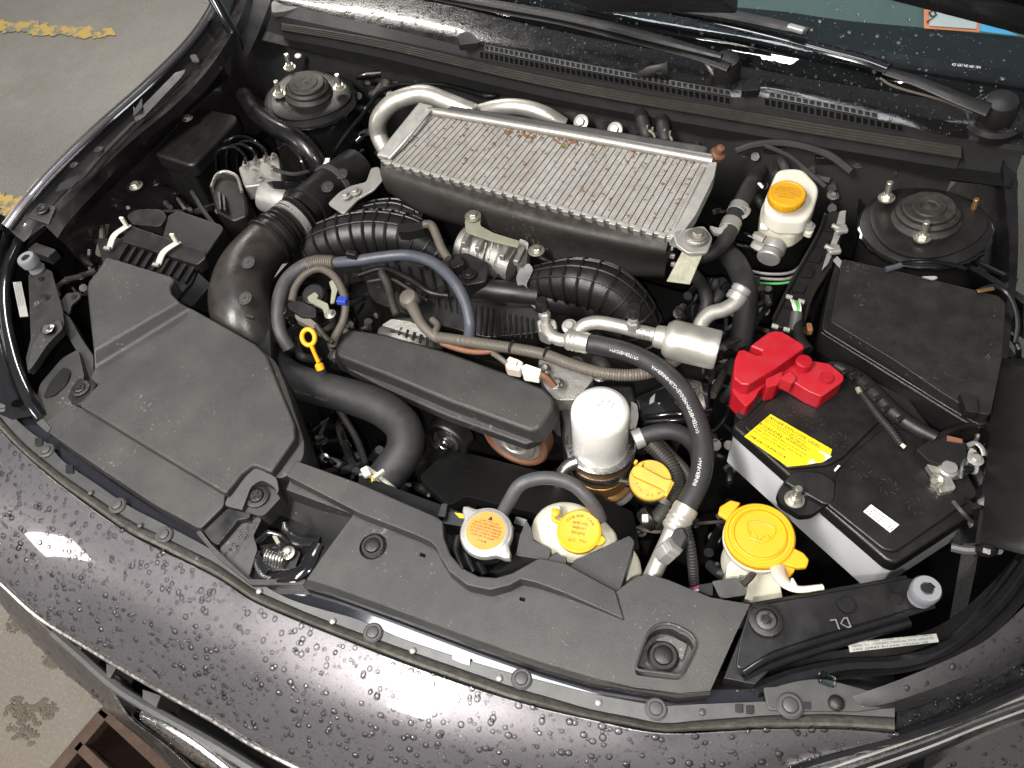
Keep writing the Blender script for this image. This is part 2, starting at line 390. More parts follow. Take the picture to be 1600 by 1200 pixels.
def cut(o, cutters):
    """boolean-subtract (verts, faces) solids from object o, in place; o's bevel stays live after it"""
    bpy.context.view_layer.update(); tmp = []
    for V, Fc in cutters:
        me = bpy.data.meshes.new('cutter'); me.from_pydata([tuple(v) for v in V], [], Fc)
        bm = bmesh.new(); bm.from_mesh(me); bmesh.ops.recalc_face_normals(bm, faces=bm.faces); bm.to_mesh(me); bm.free()
        c = bpy.data.objects.new('cutter', me); COL.objects.link(c); tmp.append(c)
        md = o.modifiers.new('cut', 'BOOLEAN'); md.object = c; md.operation = 'DIFFERENCE'; md.solver = 'EXACT'
    keep = [(x.width, x.segments) for x in o.modifiers if x.type == 'BEVEL']
    for x in [x for x in o.modifiers if x.type == 'BEVEL']: o.modifiers.remove(x)
    bpy.context.view_layer.update()
    me = bpy.data.meshes.new_from_object(o.evaluated_get(bpy.context.evaluated_depsgraph_get()))
    o.modifiers.clear(); old = o.data; o.data = me; me.name = old.name
    while len(me.materials) > 1: me.materials.pop()
    me.shade_smooth(); me.set_sharp_from_angle(angle=math.radians(32))
    for c in tmp: bpy.data.objects.remove(c)
    for wd, sg in keep:
        md = o.modifiers.new('bevel', 'BEVEL'); md.width = wd; md.segments = sg; md.limit_method = 'ANGLE'; md.angle_limit = math.radians(28); md.harden_normals = True
# shared small hardware (mesh data reused)
HW = {}
def hw(kind):
    if kind in HW: return HW[kind]
    Z = Vector((0, 0, 1)); O = Vector()
    def hexa(r, h0, h1): return g_lathe(O, Z, [(r*.93, h0), (r, h0+(h1-h0)*.15), (r, h1-(h1-h0)*.2), (r*.86, h1)], 6)
    if kind == 'nut': g = join([g_lathe(O, Z, [(1.35, 0), (1.35, .2), (1.2, .28)], 18), hexa(1., .25, 1.1), g_lathe(O, Z, [(.5, 1), (.5, 2.0), (.42, 2.1)], 10)])
    elif kind == 'bolt': g = join([g_lathe(O, Z, [(1.5, 0), (1.5, .15), (1.3, .25)], 20), hexa(.9, .2, .9)])
    elif kind == 'stud': g = join([g_lathe(O, Z, [(1.4, 0), (1.4, .25), (1.2, .3)], 16), hexa(1., .25, 1.), g_lathe(O, Z, [(.55, .9), (.55, 3.3), (.45, 3.45)], 10)])
    elif kind == 'clip': g = join([g_lathe(O, Z, [(1.25, 0), (1.25, .12), (1.05, .3), (.8, .3), (.78, .12), (.72, .12), (.70, .42), (.55, .5), (.0001, .5)], 24)])
    elif kind == 'pin': g = g_lathe(O, Z, [(1., 0), (1., .3), (.8, .55), (.4, .7), (.0001, .72)], 12)
    elif kind == 'cross':   # cross-headed plastic screw
        g = join([g_lathe(O, Z, [(1.3, 0), (1.3, .15), (1., .28), (.85, .28), (.82, .12), (.76, .12), (.74, .35), (.6, .45), (.0001, .45)], 24), g_box((0, 0, .5), (.9, .2, .12)), g_box((0, 0, .5), (.2, .9, .115))])
    elif kind == 'boss': g = g_lathe(O, Z, [(1., 0), (1., .14), (.88, .2), (.84, .1), (.7, .1), (.68, .16), (.2, .2), (.16, .3), (.0001, .3)], 24)
    me = bpy.data.meshes.new(kind); me.from_pydata([tuple(v) for v in g[0]], [], g[1])
    bm = bmesh.new(); bm.from_mesh(me); bmesh.ops.recalc_face_normals(bm, faces=bm.faces); bm.to_mesh(me); bm.free()
    me.shade_smooth(); me.set_sharp_from_angle(angle=math.radians(32)); HW[kind] = me; return me
HWM = {}
def put(kind, name, loc, r, mat, parent, axis=(0, 0, 1), rot=0., h=1.):
    me = hw(kind)
    if (kind, mat) not in HWM: c = me.copy(); c.materials.append(MC[mat]); HWM[(kind, mat)] = c
    o = bpy.data.objects.new(name, HWM[(kind, mat)]); COL.objects.link(o)
    if not isinstance(loc, Vector): loc = W(*loc)
    o.parent = parent; o.location = loc-ORG[parent]; ORG[o] = loc
    q = Vector(axis).to_track_quat('Z', 'Y'); o.rotation_mode = 'QUATERNION'; o.rotation_quaternion = q@Matrix.Rotation(rot, 3, 'Z').to_quaternion()
    o.scale = (r, r, r*h); return o
def text_geo(s, size):
    c = bpy.data.curves.new('t', 'FONT'); c.body = s; c.size = size; c.resolution_u = 1
    o = bpy.data.objects.new('t', c); COL.objects.link(o); bpy.context.view_layer.update()
    me = bpy.data.meshes.new_from_object(o.evaluated_get(bpy.context.evaluated_depsgraph_get()))
    V = [Vector(v.co) for v in me.vertices]; Fc = [tuple(p.vertices) for p in me.polygons]
    bpy.data.objects.remove(o); bpy.data.meshes.remove(me); bpy.data.curves.remove(c)
    return V, Fc
def text_on(name, lines, org, ux, uy, mat, parent, lift=.0006, bold=False):
    """lines: (string, x, y, size[, width]) in metres on the plane org + x*ux + y*uy"""
    ux = ux.normalized(); n = ux.cross(uy).normalized(); uy = n.cross(ux); G = []
    for ln in lines:
        s, x, y, size = ln[:4]; V, Fc = text_geo(s, size)
        if not V: continue
        k = 1.
        if len(ln) > 4: k = ln[4]/max(1e-6, max(v.x for v in V))
        G.append(([org+ux*(x+v.x*k)+uy*(y+v.y)+n*lift for v in V], Fc))
    V, Fc = join(G); return mk(name, V, Fc, mat, parent, smooth=False)
def text_wrap(name, s, size, path, r, s0, mat, parent, a0=0., face=None, flip=False):
    """lettering wrapped round a hose along its path"""
    V, Fc = text_geo(s, size); P = cr_path(L(path), 8); P, Lg = resample(P, step=.002)
    face = face or (lambda p: CAM-p)
    out = []
    for v in V:
        q = (s0+v.x)/.002; i = max(0, min(len(P)-2, int(q))); k = q-i
        c = P[i].lerp(P[i+1], k); t = (P[i+1]-P[i]).normalized()
        n1 = face(c); n1 = (n1-t*n1.dot(t)).normalized(); n2 = n1.cross(t)
        if flip: n2 = -n2
        a = a0+(v.y-size*.35)/r; out.append(c+(n1*math.cos(a)+n2*math.sin(a))*(r+.0005))
    return mk(name, out, Fc, mat, parent, smooth=False)
UP = Vector((0, 0, 1))
FACE = Vector((.2, -.45, .85)).normalized()
def drops(name, o, count, r0, r1, mat='water', label=None, parent=None, keep=None, seed=3):
    """water drops standing on a surface, spread evenly over its area"""
    rg = np.random.default_rng(seed); me = o.data; me.calc_loop_triangles(); org = ORG[o]
    co = np.array([v.co[:] for v in me.vertices])+np.array(org)
    T = np.array([t.vertices[:] for t in me.loop_triangles]); A, B, Cc = co[T[:, 0]], co[T[:, 1]], co[T[:, 2]]
    nr = np.cross(B-A, Cc-A); ar = np.linalg.norm(nr, axis=1); nr = nr/np.maximum(ar, 1e-12)[:, None]; nr[nr[:, 2] < 0] *= -1
    idx = rg.choice(len(T), count, p=ar/ar.sum()); u = rg.random(count); v = rg.random(count); sw = u+v > 1; u[sw] = 1-u[sw]; v[sw] = 1-v[sw]
    pt = A[idx]+(B-A)[idx]*u[:, None]+(Cc-A)[idx]*v[:, None]; nn = nr[idx]
    V = []; Fc = []; n = 8
    for p, nv in zip(pt, nn):
        if keep and not keep(p): continue
        r = r0+(r1-r0)*rg.random()**5.5; ux, uy, a = basis(nv); st = 1+.25*rg.random(); ph = rg.random()*6
        k = len(V); p = Vector(p)
        for (q, h) in ((1., -.15), (1.04, .12), (.85, .42), (.45, .62)):
            for j in range(n):
                t = 2*math.pi*j/n+ph; V.append(p+ux*(r*q*math.cos(t)*st)+uy*(r*q*math.sin(t))+a*(r*h))
        V.append(p+a*(r*.68))
        for i in range(3):
            for j in range(n): Fc.append((k+i*n+j, k+i*n+(j+1) % n, k+(i+1)*n+(j+1) % n, k+(i+1)*n+j))
        for j in range(n): Fc.append((k+3*n+j, k+3*n+(j+1) % n, k+4*n))
        Fc.append(tuple(k+j for j in range(n))[::-1])
    return mk(name, V, Fc, mat, parent, ang=180, kind='stuff', **({'label': label} if label else {}))
# ================================================================ THE SETTING
hA, hd, hb = W(166, 1112, 0), (W(92, 1200, 0)-W(166, 1112, 0)), (W(300, 1236, 0)-W(166, 1112, 0))
hd = hd.normalized()*.62; hb = hb.normalized()*.42
H4 = [hA, hA+hb, hA+hb+hd, hA+hd]
big = [Vector((14, 14, 0)), Vector((14, -14, 0)), Vector((-14, -14, 0)), Vector((-14, 14, 0))]
def nearest(v): return min(range(4), key=lambda i: (big[i]-v*14).length)
cen = sum(H4, Vector())/4
gv = []; n_r = 4
gl = sorted(H4, key=lambda v: math.atan2((v-cen).y, (v-cen).x)); gb = sorted(big, key=lambda v: math.atan2(v.y, v.x))
k0 = min(range(4), key=lambda k: sum((gl[i]-cen).normalized().dot(gb[(i+k) % 4].normalized())*-1 for i in range(4)))
gb = gb[k0:]+gb[:k0]
gnd = mk('ground', gb+gl, [(i, (i+1) % 4, 4+(i+1) % 4, 4+i) for i in range(4)], 'concrete', kind='structure')
# worn yellow line on the floor, far left
from mathutils import noise as mno
def ragged(name, pts, wd, parent, seed):
    p = resample(cr_path(L(pts), 6), n=260)[0]; V = []; Fc = []
    for i, q in enumerate(p):
        t = (p[min(i+1, 259)]-p[max(i-1, 0)]).normalized(); nrm = Vector((-t.y, t.x, 0)); e = min(1, i/20, (259-i)/20)
        f = lambda o: .8+.7*mno.noise(Vector((i*.03, o, seed)))+.45*mno.noise(Vector((i*.13, o+5, seed)))+.2*mno.noise(Vector((i*.5, o+9, seed)))
        V += [q+nrm*wd*e*max(.02, f(0)), q-nrm*wd*e*max(.02, f(7))]
    for i in range(259):
        Fc.append((2*i, 2*i+1, 2*i+3, 2*i+2))
    return mk(name, V, Fc, 'worn_line', parent, smooth=False)
for i, (pts, wd) in enumerate([([(-80, 38, .004), (60, 44, .004), (100, 50, .004), (140, 49, .004), (182, 55, .004)], .055), ([(-60, 300, .004), (10, 318, .004), (60, 330, .004)], .05)]):
    ragged('painted_line', pts, wd, gnd, i)
for i, (x, y, rx) in enumerate([(28, 975, .022), (82, 1030, .018), (30, 1110, .024), (70, 1108, .018), (38, 1140, .026), (118, 1010, .012)]):
    r = random.Random(i+5); G = []
    for k in range(70):
        a, d_ = r.uniform(0, 6.28), rx*1.3*r.random()**.8; q = W(x, y, .002)+Vector((math.cos(a)*d_*1.3, math.sin(a)*d_*.8, 0)); e = r.uniform(.0015, .006); n = 7; a0 = r.random()
        G.append(([q+Vector((math.cos(t/n*6.283+a0)*e, math.sin(t/n*6.283+a0)*e, 0)) for t in range(n)]+[q+UP*.002], [(t, (t+1) % n, n) for t in range(n)]))
    mk('wet_dirt', *join(G), 'dirt', gnd, kind='stuff')
# drain with iron grate
dr = thing('drain_grate', 'rusty brown iron floor drain grate at the bottom left beside the front bumper', 'drain grate', hA)
V = H4+[v-Vector((0, 0, .35)) for v in H4]
mk('pit', V, [(4, 5, 6, 7)]+[(i, (i+1) % 4, 4+(i+1) % 4, 4+i) for i in range(4)], 'rust_iron', dr)
hbn, hdn = hb.normalized(), hd.normalized()
def gbar(name, p, q, wd, h=.02):
    d = (q-p); box(name, (p+q)/2+Vector((0, 0, -h/2+.006)), (d.length, wd, h), 'rust_iron', dr, axes=(d, UP.cross(d), UP), bevel=.002)
gbar('frame_bar', H4[0]-hbn*.012, H4[1]+hbn*.012, .026, .03); gbar('frame_bar', H4[0], H4[3], .03, .028); gbar('frame_bar', H4[3], H4[2], .026, .03)
for i in range(1, 8): gbar('grate_bar', H4[0]+hdn*.078*i, H4[1]+hdn*.078*i, .020, .026)
# ================================================================ THE CAR BODY
car = thing('parked_car', 'wet dark grey metallic car with its hood raised over the open engine bay', 'car', (0, -.3, 0))
# ---- left fender edge
lipL = [(352, -45, .985), (338, -12, .98), (322, 22, .975), (290, 66, .965), (230, 126, .955), (150, 197, .945), (80, 264, .93), (32, 318, .915), (6, 352, .90)]
def sh(pts, dx, dy, dz): return [(x+dx, y+dy, z+dz) for x, y, z in pts]
fen = thing('fender', None, None, W(80, 264, .6), parent=car)
fen['label'] = 'dark fender on the left with a wet bright lip'
def offs(pts, dx, dz, dy=0): return [W(*p)+Vector((dx, dy, dz)) for p in pts]
mk('outer_panel', *g_grid([offs(lipL, -.10, -.62), offs(lipL, -.10, -.30), offs(lipL, -.05, -.08), offs(lipL, -.008, -.004), lipL, offs(lipL, .006, -.004)], 50, 3), 'bumper_paint', fen)
ridge_o = [(385, -40, .94), (362, 18, .945), (318, 95, .94), (262, 150, .93), (190, 212, .92), (118, 282, .90), (60, 345, .885), (44, 372, .875)]
ridge_t = [(398, -40, .955), (374, 30, .955), (328, 105, .95), (272, 165, .94), (208, 218, .93), (134, 288, .91), (88, 335, .895), (70, 352, .885)]
ridge_i = [(405, -40, .94), (384, 40, .935), (340, 118, .93), (284, 176, .92), (218, 228, .91), (148, 302, .89), (104, 350, .875), (90, 372, .865)]
inn = [(430, -20, .93), (400, 60, .92), (372, 108, .90), (310, 162, .89), (240, 232, .875), (165, 305, .86), (120, 352, .85), (104, 384, .845)]
mk('gutter', *g_grid([offs(lipL, .006, -.004), offs(lipL, .014, -.022), offs(lipL, .022, -.03), ridge_o], 50, 1), 'inner_paint', fen)
mk('inner_flange', *g_grid([ridge_o, ridge_t, ridge_i], 50, 1), 'inner_paint', fen, ang=20)
mk('inner_face', *g_grid([ridge_i, inn, offs(inn, .004, -.03), offs(inn, .03, -.3)], 50, 1), 'inner_paint', fen, ang=20)
tube('lip_seal', offs(lipL, .012, -.006), .0035, 'gloss_black', fen, n=8)
for x, y, r in ((279, 103, .008), (154, 234, .009), (116, 258, .008)): put('boss', 'plug', (x, y, .937), r, 'plastic_dark', fen, rot=1)
for q_ in ([(274, 113, .953), (291, 108, .953), (284, 120, .95), (224, 184, .943), (211, 190, .942), (207, 166, .946), (216, 172, .946)], [(205, 190, .943), (214, 188, .944), (160, 243, .934), (130, 278, .928), (118, 286, .925), (140, 256, .931)], [(122, 272, .928), (136, 268, .93), (112, 292, .925), (86, 300, .92), (94, 286, .922)]):
    slab('lit_ridge_facet', rnd(q_, 3), .0025, 'channel_paint', fen, bevel=.0008)  # lighter paint puts the highlight along the ridge into these slabs
slab('mounting_tab', rnd([(208, 182, .945), (222, 168, .95), (222, 152, .95), (208, 175, .945)], 3), .003, 'trim_grey', fen)
slab('mounting_tab', rnd([(40, 338, .90), (60, 316, .905), (88, 322, .90), (76, 350, .895)], 4), .004, 'plastic', fen)
put('clip', 'clip', (66, 328, .903), .009, 'plastic_dark', fen)
slab('mounting_tab', rnd([(296, 86, .955), (306, 84, .955), (312, 96, .95), (300, 96, .95)], 3), .003, 'trim_grey', fen)
# ---- floor of the engine bay
0 and mk('undertray', [Vector(v) for v in ((-.8, -.95, .30), (.85, -.95, .30), (.85, .1, .30), (-.8, .1, .30))], [(0, 1, 2, 3)], 'plastic_deep', car, thick=.01)
# ---- strut towers
def strut(cx, cy, px, py, sgn, lab, kc=.72):
    t = thing('strut_tower', None, None, W(cx, cy, .6), parent=car); t['label'] = lab
    c = W(cx, cy, .885); ax = Vector((-sgn*.10, 0, 1)).normalized()
    q = lambda pr, k, kh=1.: [(r_*k, h_*kh) for r_, h_ in pr]
    lathe('tower', c-ax*.30, ax, q([(.13, 0), (.118, .12), (.108, .25), (.104, .282), (.112, .286), (.112, .292), (.098, .297), (.060, .298)], .76), 'plastic_dark', t, 48)
    lathe('seam_sealer', c-ax*.018, ax, q([(.111, 0), (.116, .002), (.117, .007), (.110, .010)], .76), 'gloss_black', t, 60, mod=lambda a, h: 1+.012*math.sin(23*a)+.008*math.sin(51*a))
    lathe('flange', c-ax*.004, ax, q([(.092, 0), (.092, .004), (.085, .006), (.058, .006)], .82), 'plastic_dark', t, 40, mod=lambda a, h: 1+.05*math.cos(3*a+.4))
    lathe('strut_cap', c+ax*.001, ax, q([(.062, 0), (.062, .006), (.055, .012), (.053, .016), (.056, .018), (.056, .023), (.050, .028), (.047, .028), (.047, .033), (.044, .036), (.030, .035), (.028, .0375), (.016, .0375), (.014, .036), (.006, .036), (.0001, .039)], kc, .7), 'plastic_dusty', t, 48)
    return t, c, ax
sl, c1, a1 = strut(483, 148, 0, 0, -1, 'strut tower on the left with a black rubber cap')
for x, y, z in ((453, 106, .892), (531, 138, .892), (437, 148, .895)): put('stud', 'nut', (x, y, z), .0085, 'zinc', sl, axis=a1)
put('pin', 'plug', (466, 88, .90), .007, 'white_paint', sl)
st, c2, a2 = strut(1446, 345, 0, 0, 1, 'strut tower on the right with a black rubber cap', .74)
for x, y, z in ((1385, 310, .892), (1441, 372, .892), ): put('stud', 'nut', (x, y, z), .0085, 'zinc', st, axis=a2)
put('stud', 'nut', (1519, 332, .885), .007, 'brass', st, axis=a2)
# bracket straps on the left tower and flanges
tube('brace_rib', [(470, 205, .80), (492, 230, .77), (512, 258, .73), (520, 300, .68)], .010, 'body_black', sl, n=6)
tube('brace_rib', [(452, 212, .80), (474, 240, .76), (494, 268, .71)], .006, 'gloss_black', sl, n=6)
slab('reinforcement_plate', rnd([(470, 202, .81), (496, 198, .81), (520, 250, .74), (498, 262, .73), (475, 232, .77)], 4), .004, 'body_black', sl)
# ---- inner aprons (body side walls beside the towers)
grid('inner_apron', [[(372, 108, .88), (410, 165, .85), (408, 205, .80), (300, 270, .80), (160, 350, .80), (110, 420, .78)], [(420, 130, .70), (440, 210, .66), (420, 260, .6), (330, 330, .6), (200, 420, .55), (140, 460, .5)]], 'body_black', car, 30, 2, label='apron wall under the left fender')
ap2 = grid('inner_apron', [[(1585, 170, .93), (1590, 300, .90), (1590, 420, .88), (1575, 560, .87), (1560, 700, .86), (1545, 850, .85)], [(1540, 230, .90), (1545, 330, .87), (1555, 420, .85), (1545, 560, .84), (1525, 700, .83), (1500, 850, .80)], [(1480, 300, .6), (1480, 400, .6), (1480, 520, .55), (1480, 640, .5), (1470, 760, .5), (1450, 870, .5)]], 'body_black', car, 30, 2, label='apron wall inside the right fender')
grid('inner_fender_cover', [[(1720, 560, .93), (1720, 700, .92), (1710, 800, .91), (1690, 890, .90)], [(1548, 560, .87), (1546, 680, .865), (1538, 780, .86), (1532, 848, .855)]], 'plastic_dark', car, 14, 2, label='dull black plastic cover on the right fender edge', thick=.003)
grid('right_rail', [[(1335, 300, .84), (1370, 345, .862), (1420, 392, .868), (1480, 398, .868), (1540, 425, .868), (1600, 462, .87)], [(1330, 330, .80), (1365, 372, .84), (1420, 410, .85), (1490, 418, .85), (1550, 450, .85), (1600, 485, .85)], [(1320, 400, .70), (1365, 430, .7), (1420, 450, .7), (1490, 470, .7), (1550, 500, .7), (1600, 530, .7)]], 'body_black', car, 30, 3)
tube('rail_seam', [(1362, 376, .862), (1380, 386, .865), (1400, 397, .867), (1425, 400, .868), (1460, 392, .868), (1500, 396, .868), (1540, 416, .868), (1590, 440, .868)], .004, 'gloss_black', car, n=7)
Z_ = lambda pts, z: [(x, y, z) for x, y in pts]
# ---- firewall, cowl, seal
sealp = [(440, 42), (520, 55), (600, 70), (700, 93), (800, 116), (900, 137), (1000, 155), (1100, 172), (1200, 189), (1300, 206), (1400, 222), (1502, 238)]
sw = [5.5, 6, 6.5, 7, 7.5, 8, 8.5, 8.5, 9, 9, 9.5, 9.5]
cp = thing('cowl', None, None, W(960, 170, .7), parent=car); cp['label'] = 'black cowl below the windshield with vent grille and rubber seal'
sz = .930
hs = thing('hood_seal', None, None, W(960, 170, sz), parent=car); hs['label'] = 'ribbed rubber hood seal strip across the cowl'
rows = []
for k in range(9):
    f = -1+2*k/8; rows.append([(x, y+f*s_, sz+(.0035 if k % 2 else 0)) for (x, y), s_ in zip(sealp, sw)])
mk('seal_strip', *g_grid(rows, 60, 1), 'dusty_strip', hs, ang=25)
mk('seal_base', *g_grid([rows[0], [(x, y-s_-2, sz-.015) for (x, y), s_ in zip(sealp, sw)]], 60, 1), 'rubber', hs)
mk('seal_front', *g_grid([rows[-1], [(x, y+s_+1, sz-.01) for (x, y), s_ in zip(sealp, sw)]], 60, 1), 'plastic_deep', hs)
sb = sh([(x, y, sz) for x, y in sealp], 0, 8, 0)
grid('firewall', [[(x, y+6, sz-.008) for x, y in sealp], offs(sb, 0, -.05, -.004), offs(sb, 0, -.12, -.03), offs(sb, 0, -.20, -.02), offs(sb, 0, -.45, -.02)], 'plastic_deep', car, 60, 3)
grid('firewall_flange', [[(556, 116, .885), (596, 108, .885), (640, 106, .885), (700, 118, .885), (800, 138, .885), (900, 158, .885), (1000, 172, .885), (1100, 196, .885), (1200, 225, .885), (1330, 250, .885), (1420, 262, .885), (1590, 280, .885)], [(556, 124, .873), (600, 120, .873), (645, 114, .875), (700, 128, .873), (800, 148, .873), (900, 172, .873), (1000, 184, .873), (1100, 208, .873), (1200, 238, .873), (1330, 262, .873), (1420, 274, .873), (1590, 292, .873)]], 'body_black', car, 60, 1, thick=.004)
for k_, (zz, pts_) in enumerate(((.868, [(620, 130), (700, 142), (800, 158), (880, 172), (960, 180), (1040, 196), (1120, 222), (1180, 240)]), (.90, [(700, 112), (760, 122), (830, 142), (900, 146), (990, 166), (1080, 178), (1150, 200), (1240, 214), (1340, 232), (1480, 256)]))):
    tube('firewall_rib', Z_(pts_, zz), .005, 'body_black', car, n=8)
for x, y in ((640, 112), (716, 126), (822, 146), (1006, 178), (1128, 208), (1340, 258), (1456, 270)): put('bolt', 'bolt', (x, y, .887), .0055, 'trim_grey', car)
for x, y, a in ((690, 118, .2), (830, 140, .2), (880, 150, .3), (1210, 232, .2), (1290, 248, .2), (1080, 190, .2)): box('firewall_clip', W(x, y, .892), (.03, .014, .012), 'plastic_dark', car, rot=a, bevel=.002)
# cowl surfaces
glassb = [(540, -22, .955), (700, 8, .955), (830, 40, .955), (1000, 74, .955), (1200, 112, .955), (1400, 146, .955), (1640, 184, .955)]
cl_top = [(427, 2, .945), (520, 24, .945), (640, 52, .945), (747, 78, .945), (900, 108, .945), (1045, 135, .945), (1145, 152, .945), (1190, 151, .945), (1300, 172, .945), (1415, 196, .945), (1480, 214, .94), (1600, 228, .935)]
cl_bot = [(424, 22, .93), (520, 43, .928), (640, 68, .926), (747, 92, .925), (900, 119, .925), (1045, 147, .925), (1145, 166, .925), (1190, 166, .925), (1300, 187, .925), (1415, 208, .925), (1480, 222, .925), (1600, 236, .925)]
g1 = [(x, y-10, z+.004) for x, y, z in cl_top]
mk('cowl_face', *g_grid([cl_bot, cl_top], 70, 1, False), 'trim_grey', cp)
mk('cowl_tray', *g_grid([offs(cl_bot, 0, 0), offs(cl_bot, 0, -.02, -.03), offs(cl_bot, 0, -.02, -.06)], 70, 1, False), 'plastic_deep', cp)
cowl_top = mk('cowl_top', *g_grid([cl_top, g1, [(425, -30, .95), (560, 8, .953), (700, 40, .953), (860, 70, .953), (1000, 100, .953), (1150, 128, .953), (1300, 150, .953), (1450, 178, .953), (1600, 205, .953)], [(430, -60, .95), (560, -15, .955)]+glassb[1:]], 70, 2, False), 'wet_black', cp, ang=40)
# vent cells: dark openings with raised bars
def vent(x0, x1, rowf):
    a = resample(L(cl_bot), n=400)[0]; b = resample(L(cl_top), n=400)[0]
    return a, b
Gb = []; Gc = []
def cellrow(P0, P1, pitch=.0098):
    A, la = resample(L(P0), step=pitch); B, _ = resample(L(P1), n=len(A))
    nrm = Vector((0, -.8, .6))
    for i in range(len(A)-1):
        a, b, c, d = A[i], A[i+1], B[i+1], B[i]; o = nrm*.0016
        # hole
        m_ = .13; q = lambda u, v: a.lerp(b, u).lerp(d.lerp(c, u), v)
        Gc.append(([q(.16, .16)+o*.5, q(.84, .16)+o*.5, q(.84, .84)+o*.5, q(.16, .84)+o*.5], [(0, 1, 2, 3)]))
        for (u0, u1, v0, v1) in ((0, .16, 0, 1), (.84, 1, 0, 1), (.16, .84, 0, .16), (.16, .84, .84, 1)):
            V_ = [q(u0, v0), q(u1, v0), q(u1, v1), q(u0, v1)]; V_ += [v+o*1.4 for v in V_]
            Gb.append((V_, [(4, 5, 6, 7), (0, 1, 5, 4), (1, 2, 6, 5), (2, 3, 7, 6), (3, 0, 4, 7)]))
def sub(P0, x0, x1):
    xs = np.array([p[0] for p in P0]); ys = np.array([p[1] for p in P0]); zs = np.array([p[2] for p in P0])
    return [(x, float(np.interp(x, xs, ys)), float(np.interp(x, xs, zs))) for x in np.linspace(x0, x1, 14)]
ct2 = [(x, y-1, z+.0006) for x, y, z in cl_top]; gt2 = [(x+3, y-9, z+.004) for x, y, z in ct2]
for x0, x1 in ((750, 1142), (1194, 1412)):
    cellrow(sub(cl_bot, x0, x1), sub(cl_top, x0, x1)); cellrow(sub(ct2, x0+8, x1-40 if x0 > 1000 else x1), sub(gt2, x0+8, x1-40 if x0 > 1000 else x1))
V, Fc = join(Gb); mk('vent_bars', V, Fc, 'trim_grey', cp, smooth=False, kind='stuff')
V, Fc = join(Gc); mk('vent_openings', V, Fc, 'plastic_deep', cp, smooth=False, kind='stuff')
mk('drain_vent', L([(990, 118, .953), (1012, 104, .975), (1042, 97, .985), (1046, 123, .953), (1020, 120, .95)]), [(0, 1, 2, 3, 4)], 'trim_grey', cp, thick=.003)
slab('washer_nozzle', rnd([(1158, 142, .962), (1164, 124, .965), (1184, 122, .965), (1190, 140, .962)], 6), .012, 'gloss_black', cp)
slab('washer_nozzle', rnd([(716, 70, .962), (716, 52, .97), (732, 48, .972), (752, 66, .962)], 6), .012, 'plastic_dark', cp)
slab('cowl_end', rnd([(424, 2, .946), (440, -2, .946), (470, 10, .946), (446, 18, .94), (424, 20, .94)], 5), .01, 'trim_grey', cp)
# ---- windshield
ws = thing('windshield', None, None, W(1000, 74, .9), parent=car); ws['label'] = 'windshield covered in rain drops'
rise = Vector((0, .82, .44))
gp = offs(glassb, 0, -.003)
glass = mk('glass_pane', *g_grid([gp, [p+rise*.25+UP*.01 for p in gp], [p+rise*.6+UP*.02 for p in gp], [p+rise for p in gp]], 30, 4), 'glass', ws, thick=.004)
drops('rain_drops', glass, 6500, .0006, .0034, mat='rough_water', parent=ws, seed=5, keep=lambda p: p[1] < .55)
drops('rain_drops', cowl_top, 2200, .0006, .0032, mat='rough_water', parent=cp, seed=6)
# lower black frit band of the glass
fr = mk('black_border', *g_grid([[p+Vector((0, .002, .0012)) for p in gp], [p+rise*.07+Vector((0, 0, .0012)) for p in gp]], 30, 1), 'gloss_black', ws)
# dashboard, and an added panel painted as the bright reflection on the glass
def cabin(px, py, y): return WY(px, py, y)
dl = [WY(500, -40, .55), WY(1158, 12, .55), WY(1300, 30, .55), WY(1450, 44, .55), WY(1640, 62, .55)]
mk('dashboard', *g_grid([[Vector((p.x, .14, .90)) for p in dl], [Vector((p.x, .40, p.z-.02)) for p in dl], dl, [p+Vector((0, .05, -.15)) for p in dl]], 30, 3), 'dash', car)
mk('glass_sheen_panel', *g_grid([[p+Vector((0, .25, -.3)) for p in dl], [p+Vector((0, .45, .5)) for p in dl]], 12, 2), 'pale_sheen_and_sticker', car)
stt = text_on
# inspection sticker on the inside edge of the glass
def on_glass(px, py):
    """where the sight line through a pixel meets the windshield plane"""
    a = W(1200, 112, .955); r = CR@np.array([(px-800)/F, -(py-600)/F, -1.]); r = Vector(r); n = Vector((1, 0, 0)).cross(rise).normalized()
    if n.z < 0: n = -n
    return CAM+r*((a-CAM).dot(n)/r.dot(n))+n*.003
def gsheet(name, pix, mat, parent, t=.0006): return mk(name, [on_glass(*p) for p in pix], [tuple(range(len(pix)))], mat, parent, smooth=False, thick=t)
gsheet('sticker', [(1443, 16), (1532, 32), (1529, 52), (1443, 46)], 'sticker_orange', ws)
k_ = FACE*.0012
mk('sticker_field', [on_glass(*p)+k_ for p in [(1451, 20), (1525, 33), (1524, 48), (1451, 43)]], [(0, 1, 2, 3)], 'pale_sheen_and_sticker', ws, smooth=False, thick=.0004)
mk('sticker', [on_glass(*p)+k_ for p in [(1532, 33), (1590, 58), (1560, 55), (1529, 51)]], [(0, 1, 2, 3)], 'sticker_blue', ws, smooth=False, thick=.0004)
a_, b_ = on_glass(1454, 21), on_glass(1468, 24); up_ = (on_glass(1454, 10)-on_glass(1454, 40))
text_on('lettering', [('6', 0, 0, .034)], on_glass(1468, 20)+k_*1.5, on_glass(1453, 18)-on_glass(1468, 21), -(up_), 'ink', ws)
u_ = on_glass(1530, 106)-on_glass(1485, 101)
text_on('lettering', [('4S3 GR7 HE 08D 1K4', 0, 0, .006, u_.length)], on_glass(1485, 105)+k_, u_, up_, 'print_white', ws)
